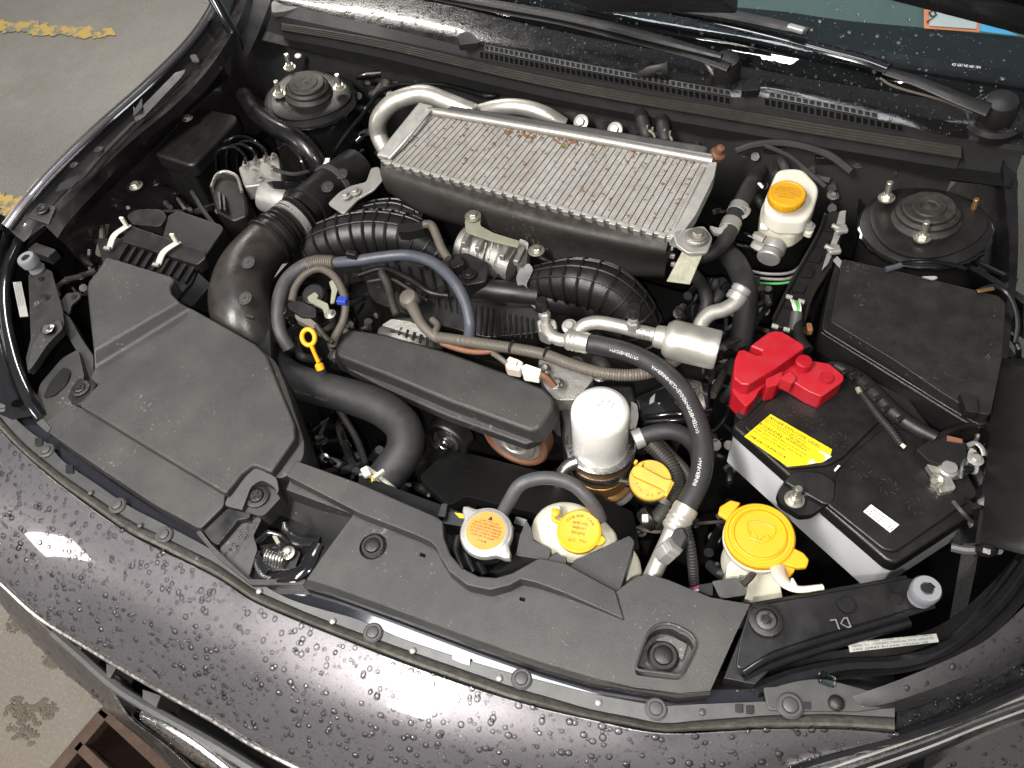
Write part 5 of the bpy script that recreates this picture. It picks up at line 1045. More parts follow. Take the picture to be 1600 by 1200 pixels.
tube('heater_hose', [(1044, 270, .80), (1043, 240, .87), (1040, 220, .90), (1036, 200, .91), (1034, 180, .90)], .011, 'rubber', None, n=14, label='black heater hose rising to the right spring clip behind the intercooler', category='hose', group='rubber hoses')
lathe('sensor', W(1118, 246, .93), (.3, -.2, 1), [(.008, -.012), (.009, 0), (.012, .002), (.012, .01), (.007, .014), (.006, .024), (.0001, .026)], 'copper_rust', None, 16, label='small copper brown sensor at the right rear corner of the intercooler', category='sensor')
# ================================================================ LEFT REAR: AIR DUCT, ABS UNIT, BOXES
duct = thing('air_duct', 'wide black plastic air duct curving down from the intercooler to the airbox', 'air duct', W(430, 400, .70))
dp = [(560, 262, .835), (530, 284, .84), (500, 308, .845), (470, 336, .85), (440, 362, .85), (408, 390, .85), (384, 424, .848), (374, 462, .845), (380, 500, .835), (400, 545, .80)]
def dseg(a, b): return [W(*p) for p in dp[a:b]]
tube('rear_duct', dseg(0, 4), [.036, .038, .036, .034], 'plastic_dark', duct, n=30, res=8)
tube('front_elbow', dseg(4, 10), [.036, .040, .044, .046, .046, .040], 'duct_plastic', duct, n=36, res=10)
tube('bellows', dseg(3, 6)[0:2]+[dseg(4, 6)[1]*.5+dseg(4, 6)[0]*.5], .033, 'plastic_dark', duct, n=30, corr=(.009, .006))
fr_d = cr_path([W(*p) for p in dp], 20)
def band(name, i, rr, wd, mat, n=36):
    p = fr_d[i]; t = (fr_d[i+1]-fr_d[i-1]).normalized(); lathe(name, p-t*wd/2, t, [(rr-.003, 0), (rr, .0005), (rr, wd-.0005), (rr-.003, wd)], mat, duct, n)
band('clamp_band', 68, .0385, .012, 'alu_dull'); band('clamp_band', 26, .0405, .010, 'rubber_grey'); band('collar', 50, .0375, .02, 'plastic_dark'); band('collar', 84, .042, .006, 'plastic_dark'); band('collar', 92, .0435, .004, 'plastic_dark')
for x, y, z in ((388, 410, .893), (383, 466, .892), (534, 272, .872), (512, 292, .876)): put('boss', 'moulded_boss', (x, y, z), .011, 'plastic', duct, axis=(.1, -.3, 1))
for x, y, z in ((350, 476, .876), (390, 492, .882)): slab('moulded_tab', rnd([(x-7, y-3, z), (x+7, y+1, z), (x+6, y+6, z), (x-7, y+2, z)], 2), .004, 'plastic_dark', duct, bevel=.0008)
slab('lower_boot', rnd([(345, 470, .84), (420, 490, .84), (424, 560, .83), (400, 580, .82), (360, 520, .83)], 10), .08, 'plastic_dark', duct, bevel=.01, seg=3)
abx = thing('airbox', 'black ribbed air filter box with two white strap clips at the left', 'airbox', W(250, 380, .70))
QA = Quad((214, 330, .872), (346, 350, .872), (318, 392, .872), (196, 352, .872))
slab('rear_housing', rnd([(262, 336, .868), (278, 328, .87), (346, 351, .868), (350, 358, .866), (318, 404, .860), (250, 384, .862)], 5), .12, 'plastic_dark', abx, bevel=.005, seg=3)
slab('cap_band', rnd([(196, 362, .872), (204, 352, .874), (320, 392, .872), (322, 402, .868), (308, 414, .864), (190, 376, .866)], 4), .02, 'plastic_dark', abx, bevel=.004, seg=3)
slab('front_housing', rnd([(150, 372, .85), (190, 372, .855), (312, 412, .856), (300, 440, .850), (272, 470, .846), (160, 410, .846)], 5), .10, 'plastic_dark', abx, bevel=.003)
for i in range(9):
    f = i/8; x, y = 196+f*104, 380+f*36
    slab('rib', [(x, y, .862), (x+4, y+1, .862), (x-10, y+24, .856), (x-14, y+23, .856)], .012, 'plastic_dark', abx, bevel=.0008)
slab('resonator', rnd([(196, 336, .872), (216, 326, .874), (250, 326, .874), (262, 338, .872), (250, 354, .868), (206, 350, .868)], 7), .08, 'plastic_dark', abx, bevel=.006, seg=3)
for (x0, y0), (x1, y1) in (((200, 356), (170, 388)), ((278, 382), (246, 414))):
    a, b = W(x0, y0, .876), W(x1, y1, .856); m_ = (a+b)/2+Vector((-.001, -.002, .009))
    P = cr_path([a+Vector((0, .004, .004)), m_, b], 8); sd = Vector((1, .1, 0)).normalized()*.0055
    V = []; Fc = []
    for i, p in enumerate(P):
        V += [p-sd, p+sd]
        if i: Fc.append((2*i-2, 2*i-1, 2*i+1, 2*i))
    mk('strap_clip', V, Fc, 'strap_white', abx, thick=.0025)
    box('strap_tip', a+Vector((.0, .0, .014)), (.008, .004, .018), 'strap_white', abx, rot=.2, bevel=.001)
    box('strap_hinge', b+Vector((0, -.002, .002)), (.012, .006, .005), 'alu_light', abx, rot=.2, bevel=.001)
slab('corner_frame', rnd([(272, 470, .84), (308, 424, .85), (330, 444, .84), (300, 480, .83)], 4), .05, 'plastic_deep', abx, bevel=.003)
fbx = thing('relay_box', 'flat black box with a rounded lid tucked under the left fender behind the airbox', 'fuse box', W(300, 220, .75))
slab('lid', rnd([(238, 240, .875), (300, 168, .885), (314, 166, .885), (368, 178, .88), (372, 186, .878), (304, 256, .868), (294, 258, .868)], 8), .03, 'plastic_dark', fbx, bevel=.006, seg=3)
slab('case', rnd([(240, 246, .85), (306, 172, .86), (370, 188, .855), (302, 272, .845), (290, 272, .845)], 5), .09, 'plastic_deep', fbx, bevel=.003)
put('bolt', 'bolt', (293, 185, .898), .007, 'zinc', fbx)
absu = thing('abs_unit', 'silver aluminium brake control block with steel lines and a round motor', 'abs unit', W(400, 300, .70))
QB = Quad((376, 262, .872), (436, 238, .872), (448, 290, .855), (384, 300, .855))
slab('valve_block', [(372, 262, .875), (384, 252, .876), (434, 240, .876), (440, 270, .870), (440, 282, .868), (412, 288, .868), (382, 292, .868), (378, 282, .870)], .030, 'alu_cast', absu, bevel=.003)
mo_ = (W(470, 322, .838)-W(418, 304, .850)).normalized()
lathe('motor', W(416, 304, .845), mo_, [(.028, -.004), (.030, .0), (.030, .048), (.027, .052)], 'alu_dull', absu, 40)
lathe('motor_end', W(416, 304, .845)+mo_*.050, mo_, [(.031, -.004), (.031, .004), (.026, .008), (.0001, .009)], 'plastic_dark', absu, 36)
slab('control_module', rnd([(326, 290, .868), (334, 270, .872), (352, 264, .872), (372, 272, .870), (384, 310, .862), (386, 336, .855), (364, 346, .852), (338, 330, .858)], 6), .08, 'plastic_dark', absu, bevel=.004)
tube('module_rim', [(330, 292, .872), (338, 274, .875), (352, 268, .876), (370, 276, .874), (378, 300, .868)], .0028, 'zinc', absu)
for i in range(5): slab('module_rib', Z([(340+i*7, 300+i*4), (344+i*7, 300+i*4), (346+i*7, 326+i*2), (342+i*7, 326+i*2)], .872-.002*i), .01, 'plastic_dark', absu, bevel=.0006) if i < 2 else None
slab('paper_tag', [(422, 292, .862), (444, 292, .862), (442, 302, .858), (420, 302, .858)], .001, 'label_white', absu, bevel=0)
for x, y in ((384, 256), (400, 252), (416, 247), (428, 244), (398, 268), (424, 262), (406, 280)): put('bolt', 'line_fitting', (x, y, .877), .0040, 'alu_cast', absu, h=1.6)
for i, (x0, y0) in enumerate(((384, 256), (400, 252), (416, 247))):
    tube('brake_line', [(x0, y0, .885), (x0-3, y0-14, .905), (x0-18-3*i, y0-26, .915), (x0-36-2*i, y0-24, .91), (x0-46, y0-14, .895), (x0-44, y0+18, .85)], .0024, 'gloss_black', absu, n=8)
tube('brake_line', [(350, 222, .90), (368, 214, .905), (386, 214, .90), (402, 222, .89), (412, 236, .885)], .0024, 'gloss_black', absu, n=8)
tube('brake_line', [(436, 232, .88), (446, 226, .89), (458, 232, .89), (470, 248, .88), (478, 270, .86)], .0035, 'gloss_black', absu, n=8)
tube('brake_line', [(428, 264, .878), (444, 270, .878), (462, 272, .875), (482, 268, .87)], .0035, 'rubber', absu, n=8)
for i in range(4): tube('brake_line', [(408+4*i, 290, .86), (430, 284+3*i, .88), (456, 286+3*i, .878), (474, 284+2*i, .87), (478, 262+2*i, .85)], .0020, 'gloss_black', absu, n=6)
bpL = thing('brake_pipe', 'thick glossy black pipe arching from the left strut tower to the brake unit', 'pipe', W(440, 200, .80))
tube('pipe_body', [(382, 150, .87), (404, 180, .89), (432, 200, .90), (462, 216, .90), (486, 238, .885), (498, 262, .86), (488, 282, .83)], .0165, 'body_black', bpL, n=18)
slab('paper_tag', [(497, 247, .875), (515, 247, .875), (514, 256, .873), (500, 256, .873)], .0008, 'label_white', bpL, bevel=0)
tube('ac_line', [(508, 262, .80), (540, 212, .84), (566, 180, .86), (590, 148, .88), (616, 134, .892), (650, 132, .895), (700, 134, .895), (760, 150, .89), (800, 146, .89)], .0042, 'gloss_black', None, n=8, label='thin black line running along the firewall above the left pipe', category='pipe')
put('bolt', 'bolt', (213, 291, .875), .008, 'zinc', car); lathe('body_mount', W(213, 292, .868), UP, [(.016, 0), (.016, .004), (.012, .006)], 'body_black', car, 20)
tube('washer_tube', [(300, 300, .84), (318, 330, .84), (340, 360, .835), (352, 400, .83)], .004, 'rubber', None, n=8, label='thin black tube running beside the airbox', category='hose', group='rubber hoses')
# ================================================================ CENTRE: HOSES, SENSORS, AC PIPES
uhs = thing('heater_hose', 'blue grey sleeved hose arching across the left of the engine and turning down', 'hose', W(640, 400, .74), 'rubber hoses')
hp = [(526, 410, .862), (560, 407, .870), (600, 401, .876), (640, 399, .880), (676, 410, .882), (706, 436, .88), (726, 470, .868), (734, 504, .852), (733, 530, .83)]
tube('sleeve', hp, .0086, 'hose_blue', uhs, n=18, res=8)
tube('inner_hose', [(526, 410, .860), (500, 408, .858), (474, 416, .855), (450, 436, .85), (438, 462, .845), (434, 492, .835), (438, 520, .82), (452, 545, .80)], [.0078, .0105, .011, .0115, .0115, .011, .011, .011], 'rubber_grey', uhs, n=18)
tube('corrugated_sleeve', [(522, 410, .861), (508, 409, .860), (492, 411, .858), (480, 416, .857)], .0098, 'conduit', uhs, n=14, corr=(.0035, .0012))
box('clip_block', W(550, 398, .882), (.018, .010, .012), 'plastic_dark', uhs, rot=.1, bevel=.002)
tube('clamp', [W(436, 484, .838)+Vector((math.cos(a), math.sin(a)*.6, math.sin(a)*.2))*.0125 for a in np.linspace(0, 6.283, 15)[:-1]], .0022, 'plastic_dark', uhs, n=6, closed=True, res=1)
lc = thing('wiring_sleeve', 'looped corrugated tan wiring sleeve round the sensor behind the dipstick', 'wiring sleeve', W(500, 470, .76), 'wiring sleeves')
tube('sleeve', [(456, 470, .842), (462, 448, .85), (478, 428, .858), (500, 420, .862), (520, 430, .862), (534, 452, .858), (540, 476, .85), (536, 502, .835), (524, 526, .815), (520, 538, .80)], .0052, 'conduit', lc, n=12, corr=(.003, .0011))
box('blue_tape', W(535, 470, .858), (.016, .012, .009), 'blue_clip', lc, rot=.2, bevel=.002)
sn = thing('solenoid_valve', 'black solenoid valve on a zinc bracket inside the looped sleeve', 'solenoid valve', W(495, 475, .76))
slab('bracket', rnd([(480, 464, .85), (492, 456, .852), (498, 462, .852), (494, 466, .851), (512, 474, .85), (516, 490, .846), (508, 496, .844), (504, 482, .848), (482, 470, .849)], 2), .004, 'zinc_yellow', sn, bevel=.001)
slab('bracket', rnd([(514, 440, .862), (522, 436, .862), (528, 450, .858), (522, 472, .852), (516, 474, .85), (518, 454, .857)], 2), .003, 'zinc_yellow', sn, bevel=.0008)
put('bolt', 'bolt', (516, 491, .847), .006, 'zinc', sn)
lathe('body', W(498, 472, .820), (.1, -.2, 1), [(.020, 0), (.020, .018), (.018, .020), (.018, .026), (.015, .028)], 'plastic_dark', sn, 24)
slab('connector', rnd([(448, 472, .838), (470, 470, .84), (494, 482, .84), (494, 496, .836), (470, 494, .836), (450, 482, .837)], 4), .016, 'plastic_dark', sn, bevel=.002)
slab('plug', rnd([(460, 490, .832), (472, 488, .834), (496, 506, .83), (490, 514, .826), (462, 498, .83)], 3), .012, 'conduit', sn, bevel=.0015)
tube('wire', [(494, 508, .828), (508, 526, .822), (520, 536, .82)], .004, 'conduit_dark', sn, n=8)
ds = thing('dipstick', 'orange yellow ring-handled oil dipstick between the intake cover and engine cover', 'dipstick', W(500, 580, .74))
c = W(482, 527, .852); uu = (W(482, 540, .846)-W(482, 514, .858)); ax1 = (W(496, 527, .852)-c).normalized(); ax2 = (W(483, 542, .842)-c).normalized()
tube('ring_handle', [c+ax1*math.cos(a)*.0098+ax2*math.sin(a)*.0115 for a in np.linspace(0, 6.283, 25)[:-1]], .0036, 'orange_yellow', ds, n=12, closed=True, res=2)
tube('handle_stem', [(487, 541, .842), (492, 553, .835), (498, 566, .826)], [.0034, .0030, .0034], 'orange_yellow', ds, n=10, flat=1.3)
lathe('handle_collar', W(500, 574, .818), W(488, 545, .84)-W(500, 574, .818), [(.0062, -.004), (.0066, 0), (.0066, .004), (.004, .007)], 'orange_yellow', ds, 16)
tube('tube', [(501, 575, .816), (510, 592, .79), (530, 640, .74), (556, 684, .70), (572, 726, .66)], .0055, 'rubber_grey', ds, n=12)
# alternator and connectors between the cover and plenum
alt = thing('alternator', 'grey aluminium alternator with cooling slots behind the engine cover', 'alternator', W(640, 510, .70))
lathe('housing', W(640, 545, .745), (-.25, .55, .8), [(.050, -.03), (.054, 0), (.052, .02), (.046, .036), (.030, .046), (.012, .048)], 'alu_dark', alt, 36)
for i in range(7):
    a, b = W(618+i*10, 508+i*3.6, .815), W(612+i*11, 520+i*4, .808); tube('cooling_slot', [a, b], .0022, 'plastic_deep', alt, n=6)
slab('end_plate', rnd([(596, 508, .816), (612, 498, .82), (640, 502, .82), (680, 520, .815), (684, 530, .81), (640, 522, .812)], 3), .008, 'alu_dark', alt)
wb = thing('alternator_cable', 'tan rubber boot and cable leading from the alternator to the gray conduit', 'cable', W(660, 490, .76))
lathe('boot', W(642, 470, .812), (-.1, -.3, 1), [(.016, 0), (.016, .008), (.013, .014), (.008, .016), (.0001, .017)], 'conduit', wb, 20)
tube('cable', [(644, 478, .825), (652, 494, .825), (660, 508, .824), (676, 524, .82), (692, 532, .818)], [.010, .0085, .0075, .0075, .007], 'conduit', wb, n=14)
tube('cable', [(676, 500, .815), (684, 508, .82), (680, 520, .822), (684, 528, .82)], [.006, .005, .006, .007], 'conduit', wb, n=10)
cv = thing('wiring_conduit', 'long grey corrugated conduit running behind the engine cover toward the oil filter', 'conduit', W(860, 560, .78), 'wiring sleeves')
tube('conduit', [(684, 527, .826), (720, 532, .832), (760, 538, .836), (800, 544, .84), (850, 554, .842), (900, 572, .842), (950, 584, .842), (1000, 585, .84), (1040, 572, .836), (1070, 552, .83)], .0078, 'conduit', cv, n=16, corr=(.0036, .0008))
tube('branch', [(690, 536, .82), (720, 546, .822), (750, 550, .824), (782, 546, .828), (800, 544, .83)], .0045, 'copper_rust', cv, n=10)
for x, y in ((854, 553), (800, 542)):
    c = W(x, y, .842); tube('tape_band', [c+Vector((0, math.cos(a), math.sin(a)))*.0092 for a in np.linspace(0, 6.283, 15)[:-1]], .002, 'plastic_dark', cv, n=5, closed=True, res=1)
pc = thing('plug_connector', 'beige two-piece plug connector lying on the engine behind the cover', 'connector', W(815, 575, .80))
slab('plug', rnd([(788, 566, .832), (796, 556, .836), (812, 562, .836), (818, 566, .835), (812, 580, .828), (792, 576, .83)], 2), .016, 'beige_connector', pc, bevel=.0015)
slab('socket', rnd([(814, 572, .833), (822, 568, .834), (846, 576, .832), (842, 590, .826), (818, 586, .828)], 2), .014, 'label_white', pc, bevel=.0015)
slab('latch', [(798, 562, .838), (808, 565, .838), (806, 570, .836), (796, 567, .836)], .003, 'label_white', pc, bevel=.0006)
tube('wires', [(844, 584, .826), (856, 592, .82), (866, 604, .81)], .0045, 'copper_rust', pc, n=8); tube('wires', [(792, 568, .83), (782, 560, .832), (770, 552, .83)], .004, 'conduit', pc, n=8)
# castings behind the filter
cs = thing('timing_case', 'grey cast aluminium engine casting behind the white oil filter', 'engine casting', W(890, 600, .65))
slab('casting', rnd([(840, 560, .79), (900, 560, .79), (930, 590, .785), (900, 625, .78), (868, 625, .78), (848, 600, .785)], 8), .10, 'alu_cast', cs, bevel=.006)
slab('casting', rnd([(870, 610, .76), (900, 600, .765), (990, 600, .77), (998, 640, .765), (990, 700, .75), (880, 700, .745)], 8), .10, 'plastic_dark', cs, bevel=.006)
for x, y in ((938, 588), (850, 578), (870, 600), (900, 566)): put('bolt', 'bolt', (x, y, .795), .007, 'steel', cs)
tube('oil_pipe', [(934, 560, .80), (944, 575, .80), (950, 592, .79)], .011, 'rubber', cs, n=14)
vc = thing('side_beam', 'glossy black steel beam with slots between the filter and the battery', 'beam', W(1050, 630, .60))
slab('beam', rnd([(990, 620, .77), (1060, 590, .79), (1110, 596, .79), (1112, 650, .77), (1060, 660, .765), (1004, 664, .76)], 6), .05, 'gloss_black', vc, bevel=.006, seg=3)
slab('lug_plate', rnd([(1052, 598, .802), (1068, 590, .804), (1096, 596, .804), (1104, 640, .797), (1070, 630, .798), (1054, 616, .80)], 5), .006, 'steel', vc, bevel=.001)
lathe('hole', W(1059, 611, .802), UP, [(.006, 0), (.006, .0008), (.0001, .0008)], 'plastic_deep', vc, 16)
for x in (1016, 1030): slab('slot_edge', rnd([(x, 622, .775), (x+8, 614, .777), (x+6, 628, .774), (x-2, 632, .773)], 2), .002, 'alu_dull', vc)
tube('beam_edge', [(1008, 652, .765), (1040, 648, .775), (1080, 645, .78), (1112, 640, .78)], .004, 'gloss_black', vc)
# AC pipes
ap = thing('ac_pipe', 'bright aluminium air conditioning pipe with a fat silver muffler canister and black valve cap', 'air conditioning pipe', W(1040, 520, .80), 'aluminium pipes')
tube('pipe', [(906, 545, .842), (904, 524, .85), (910, 510, .856), (930, 504, .862), (960, 508, .866), (1000, 518, .868), (1034, 526, .868)], .0098, 'alu', ap, n=20)
ca_, cb_ = W(1042, 529, .868), W(1120, 547, .864); cx = cb_-ca_
lathe('muffler_canister', ca_, cx, [(.010, -.018), (.015, -.016), (.016, -.008), (.016, -.004), (.022, -.002), (.0265, .004), (.027, .008), (.0272, cx.length*.5), (.027, cx.length-.004), (.0272, cx.length-.003), (.0265, cx.length+.001), (.024, cx.length+.002), (.022, cx.length+.001), (.0001, cx.length+.0012)], 'alu', ap, 44)
lathe('valve_stem', W(988, 516, .872), (0, .05, 1), [(.0075, 0), (.0065, .006), (.0085, .007), (.0085, .016), (.0068, .018), (.0068, .022)], 'alu_light', ap, 6)
lathe('valve_cap', W(990, 492, .894), (0, .05, 1), [(.0092, -.002), (.0095, 0), (.0092, .014), (.008, .016)], 'plastic_dark', ap, 18)
tube('outlet_pipe', [(1092, 528, .870), (1096, 505, .878), (1110, 490, .884), (1130, 484, .886), (1148, 474, .89), (1158, 462, .895)], .0102, 'alu', ap, n=20)
lathe('union_nut', W(1148, 470, .890), W(1157, 455, .898)-W(1148, 470, .890), [(.013, 0), (.014, .002), (.014, .010), (.012, .012), (.0135, .014), (.0135, .020), (.011, .022)], 'alu_light', ap, 24)
u_ = (W(1024, 524, .88)-W(998, 518, .88)); v_ = CAM-W(1000, 518, .88)
n_ = (v_-u_*v_.dot(u_)/u_.length_squared).normalized(); text_on('lettering', [('8-M', 0, .001, .0065, .014), ('J-M', 0, -.006, .0055, .014)], W(1000, 520, .868)+n_*.0102, u_, n_.cross(u_), 'ink', ap)
ah = thing('ac_hose', 'black air conditioning hose with white lettering arcing past the oil filter', 'hose', W(1060, 640, .78), 'rubber hoses')
ahp = [(905, 534, .848), (940, 540, .852), (985, 552, .856), (1030, 576, .858), (1066, 612, .858), (1088, 655, .856), (1098, 700, .852), (1094, 745, .848), (1076, 785, .842), (1062, 808, .836)]
tube('hose_body', [(922, 537, .851)]+ahp[1:], .0132, 'rubber', ah, n=28, res=8)
lathe('ferrule', W(888, 530, .847), W(926, 538, .851)-W(888, 530, .847), [(.011, -.004), (.0145, 0), (.0155, .003), (.0145, .006), (.0155, .009), (.0145, .012), (.0155, .016), (.0145, .020), (.015, .026), (.0142, .032)], 'alu', ah, 32)
lathe('ferrule', W(1052, 828, .830), W(1074, 790, .842)-W(1052, 828, .830), [(.011, -.003), (.0145, 0), (.0155, .003), (.0145, .007), (.0155, .010), (.0145, .014), (.0155, .017), (.0145, .021), (.0155, .026), (.0148, .032)], 'alu', ah, 32)
tube('pipe_end', [(892, 532, .847), (872, 530, .846), (858, 520, .846), (852, 508, .846)], .0092, 'alu', ah, n=18)
slab('pipe_block', rnd([(838, 500, .85), (852, 494, .853), (868, 498, .853), (872, 512, .848), (858, 524, .844), (842, 518, .846)], 4), .024, 'alu_cast', ah, bevel=.003)
lathe('valve_stem', W(852, 500, .855), (-.05, .05, 1), [(.0075, 0), (.0065, .006), (.0085, .007), (.0085, .014), (.0068, .016), (.0068, .020)], 'alu_light', ah, 6)
lathe('valve_cap', W(847, 481, .876), (-.05, .05, 1), [(.0092, -.002), (.0095, 0), (.0092, .013), (.008, .015)], 'plastic_dark', ah, 18)
put('bolt', 'bolt', (890, 510, .85), .0075, 'alu_light', ah, axis=(0, -.3, 1))
tube('lower_pipe', [(1052, 826, .830), (1042, 850, .822), (1028, 880, .812), (1014, 912, .80)], .0105, 'alu', ah, n=20)
lathe('pressure_port', W(1036, 868, .830), (W(1056, 850, .85)-W(1036, 868, .830)), [(.010, -.004), (.0125, 0), (.0125, .014), (.011, .015), (.0125, .017), (.0125, .022), (.009, .024)], 'alu_light', ah, 6)
slab('pressure_plug', rnd([(1046, 842, .852), (1056, 824, .856), (1068, 822, .856), (1076, 838, .852), (1066, 858, .846), (1054, 860, .846)], 4), .022, 'plastic_dark', ah, bevel=.003)
P_ = cr_path(L(ahp), 8); P_, LG = resample(P_, step=.002)
ahr = ahp[::-1]
for k, (s_, tx, a0) in enumerate(((.038, 'INNER>PA6<', .25), (.110, 'OUTER>EPDM<MIDDLE>CLIIR<INNER>PA', .25), (.255, 'OUTER>EPDM<', .25), (.335, 'OUTER>EPDM<MID', .25))): text_wrap('lettering', tx, .0066, ahr, .0132, s_, 'print_white', ah, a0=a0)
th = thing('text_hose', None, None, (0, 0, 0)) if False else None
tube('bypass_hose', [(1000, 684, .80), (1024, 676, .806), (1050, 674, .808), (1074, 684, .80), (1090, 704, .78), (1094, 740, .75)], .0115, 'rubber', None, n=18, label='short black hose leaving the oil cooler with a bright clamp', category='hose', group='rubber hoses')
lathe('hose_clamp', W(991, 688, .799), W(1006, 682, .802)-W(991, 688, .799), [(.0125, 0), (.0135, .001), (.0135, .012), (.0125, .013)], 'alu_light', None, 24, label='bright spring clamp on the short hose at the oil cooler', category='clamp')
hs2 = thing('wiring_conduit', 'dark corrugated conduit bending down past the yellow oil filler cap', 'conduit', W(1050, 740, .70), 'wiring sleeves')
tube('conduit', [(1016, 692, .79), (1030, 706, .785), (1046, 726, .78), (1056, 752, .775), (1050, 780, .77), (1034, 804, .765), (1018, 818, .76)], .0108, 'conduit_dark', hs2, n=16, corr=(.0042, .0016))
tube('conduit', [(1028, 688, .785), (1050, 712, .78), (1072, 736, .775), (1080, 760, .77)], .0060, 'conduit_dark', hs2, n=12, corr=(.0035, .001))
tube('tape', [(1035, 788, .776), (1040, 780, .779)], .0128, 'conduit_dark', hs2, n=14)
lathe('collar', W(1016, 808, .765), (.4, .5, .5), [(.015, -.01), (.016, 0), (.014, .006)], 'plastic_dark', hs2, 20); box('clip', W(1008, 810, .782), (.008, .010, .005), 'strap_white', hs2, rot=.4, bevel=.001)
wh = thing('wiring_harness', 'braided black wire sleeve hanging beside the air conditioning pipe', 'wiring sleeve', W(1080, 880, .72), 'wiring sleeves')
tube('sleeve', [(1072, 824, .84), (1078, 850, .83), (1082, 880, .81), (1084, 905, .79), (1086, 930, .78)], .0052, 'rubber', wh, n=10, corr=(.004, .0012))
slab('plug', rnd([(1112, 908, .83), (1150, 902, .833), (1170, 908, .832), (1166, 930, .826), (1126, 936, .824)], 3), .02, 'plastic_dark', wh, bevel=.002)
slab('socket', rnd([(1088, 914, .828), (1114, 910, .83), (1114, 932, .824), (1092, 930, .824)], 2), .016, 'plastic_deep', wh, bevel=.001)
for i, mt in enumerate(('red', 'blue_clip', 'wire_white', 'red')): tube('wire', [(1092, 916+3*i, .828), (1080, 920+2*i, .826), (1064, 922+i, .82)], .0011, mt, wh, n=6)
tube('sleeve', [(1160, 914, .83), (1172, 902, .83), (1180, 892, .82)], .004, 'conduit_dark', wh, n=8)
# ---- oil filter
of = thing('oil_filter', 'glossy white spin-on oil filter standing in a steel cup with a rusty brown base', 'oil filter', W(940, 720, .62))
fc = W(938, 634, .842); fa = Vector((.0, -.0, 1)).normalized()
lathe('filter_can', fc-fa*.105, fa, [(.0385, 0), (.0395, .004), (.0395, .06), (.0400, .085), (.0392, .093), (.036, .099), (.030, .1025), (.0285, .1035), (.010, .1038), (.0001, .1038)], 'white_paint', of, 64, ang=60)
lathe('steel_cup', fc-fa*.150, fa, [(.040, 0), (.045, .004), (.047, .02), (.0475, .048), (.0495, .052), (.0495, .054), (.0470, .054), (.0455, .050), (.0445, .030), (.03, .028)], 'brass', of, 56)
lathe('cup_rim', fc-fa*.098, fa, [(.0480, 0), (.0502, .001), (.0502, .004), (.0475, .005), (.046, .002)], 'steel', of, 56)
lathe('cup_band', fc-fa*.130, fa, [(.0482, 0), (.0494, .002), (.0494, .012), (.0482, .014)], 'steel', of, 56)
lathe('cooler_base', fc-fa*.185, fa, [(.050, 0), (.050, .006), (.044, .010), (.044, .034), (.040, .036)], 'brass', of, 56)
lathe('drip_tray', fc-fa*.192, fa, [(.056, 0), (.058, .004), (.056, .006), (.05, .004)], 'alu_cast', of, 56)
tube('cooler_pipe', [(902, 722, .745), (888, 728, .742), (878, 742, .732), (874, 758, .715)], .0095, 'steel', of, n=16)
slab('bracket_plate', rnd([(986, 626, .79), (996, 632, .79), (998, 650, .785), (992, 676, .775), (984, 670, .775)], 4), .003, 'alu_cast', of)
tx = (W(962, 632, .842)-W(914, 618, .842)).normalized()
tq = (W(952, 616, .842)-W(932, 642, .842)).normalized(); text_on('lettering', [('JAPAN', 0, 0, .0052, .017), ('GS11 160', -.002, -.0075, .0052, .022), ('15208AA', .001, -.0145, .0048, .017)], fc-fa*.0010+tq*-.004, tq, fa.cross(tq), 'print_grey', of)
0 and arc_text('lettering', 'GS11 1608 JAPAN', fc-fa*.0012, fa, tx, .016, .0042, .2, -1.2, 'print_grey', of); 0 and arc_text('lettering', 'OIL 15208AA', fc-fa*.0012, fa, tx, .009, .0036, .2, -1.2, 'print_grey', of)
# ---- oil filler
ol = thing('oil_filler', 'dusty yellow oil filler cap with a raised grip beside the oil filter', 'oil filler cap', W(1020, 770, .68), None)
oc_ = W(1016, 752, .792); oa = Vector((.05, -.22, 1)).normalized(); ou = (W(1042, 762, .79)-W(992, 738, .79)).normalized()
lathe('neck', oc_-oa*.05, oa, [(.022, 0), (.022, .03), (.027, .034), (.027, .042), (.023, .046)], 'plastic_dark', ol, 32)
lathe('cap', oc_-oa*.004, oa, [(.0262, 0), (.0272, .002), (.0272, .010), (.0258, .012), (.0001, .0125)], 'yellow_dusty', ol, 60, mod=lambda t, h: 1+.012*math.sin(t*30))
ov = oa.cross(ou).normalized()
pk_ = [oc_+ou*a+ov*b+oa*.008 for a, b in ((-.026, .004), (-.020, .009), (.016, .007), (.027, .010), (.028, -.009), (.016, -.007), (-.020, -.008), (-.026, -.004))]
V, Fc = g_slab(pk_, -.009, down=-oa); mk('grip', V, Fc, 'yellow_dusty', ol, bevel=.002, seg=3)
for a in (-.0265, -.019): box('grip_tooth', oc_+ou*a+ov*.011+oa*.012, (.004, .006, .008), 'yellow_dusty', ol, axes=(ou, ov, oa), bevel=.001)
box('latch_tab', oc_+ou*.027-ov*.002+oa*.008, (.005, .022, .014), 'yellow_dusty', ol, axes=(ou, ov, oa), bevel=.0015)
arc_text('lettering', '5W-30', oc_+oa*.0088, oa, -ov, .0195, .0048, 1.3, .3, 'ink', ol); arc_text('lettering', 'OIL', oc_+oa*.0088, oa, -ov, .0170, .0048, -.2, -.8, 'ink', ol)
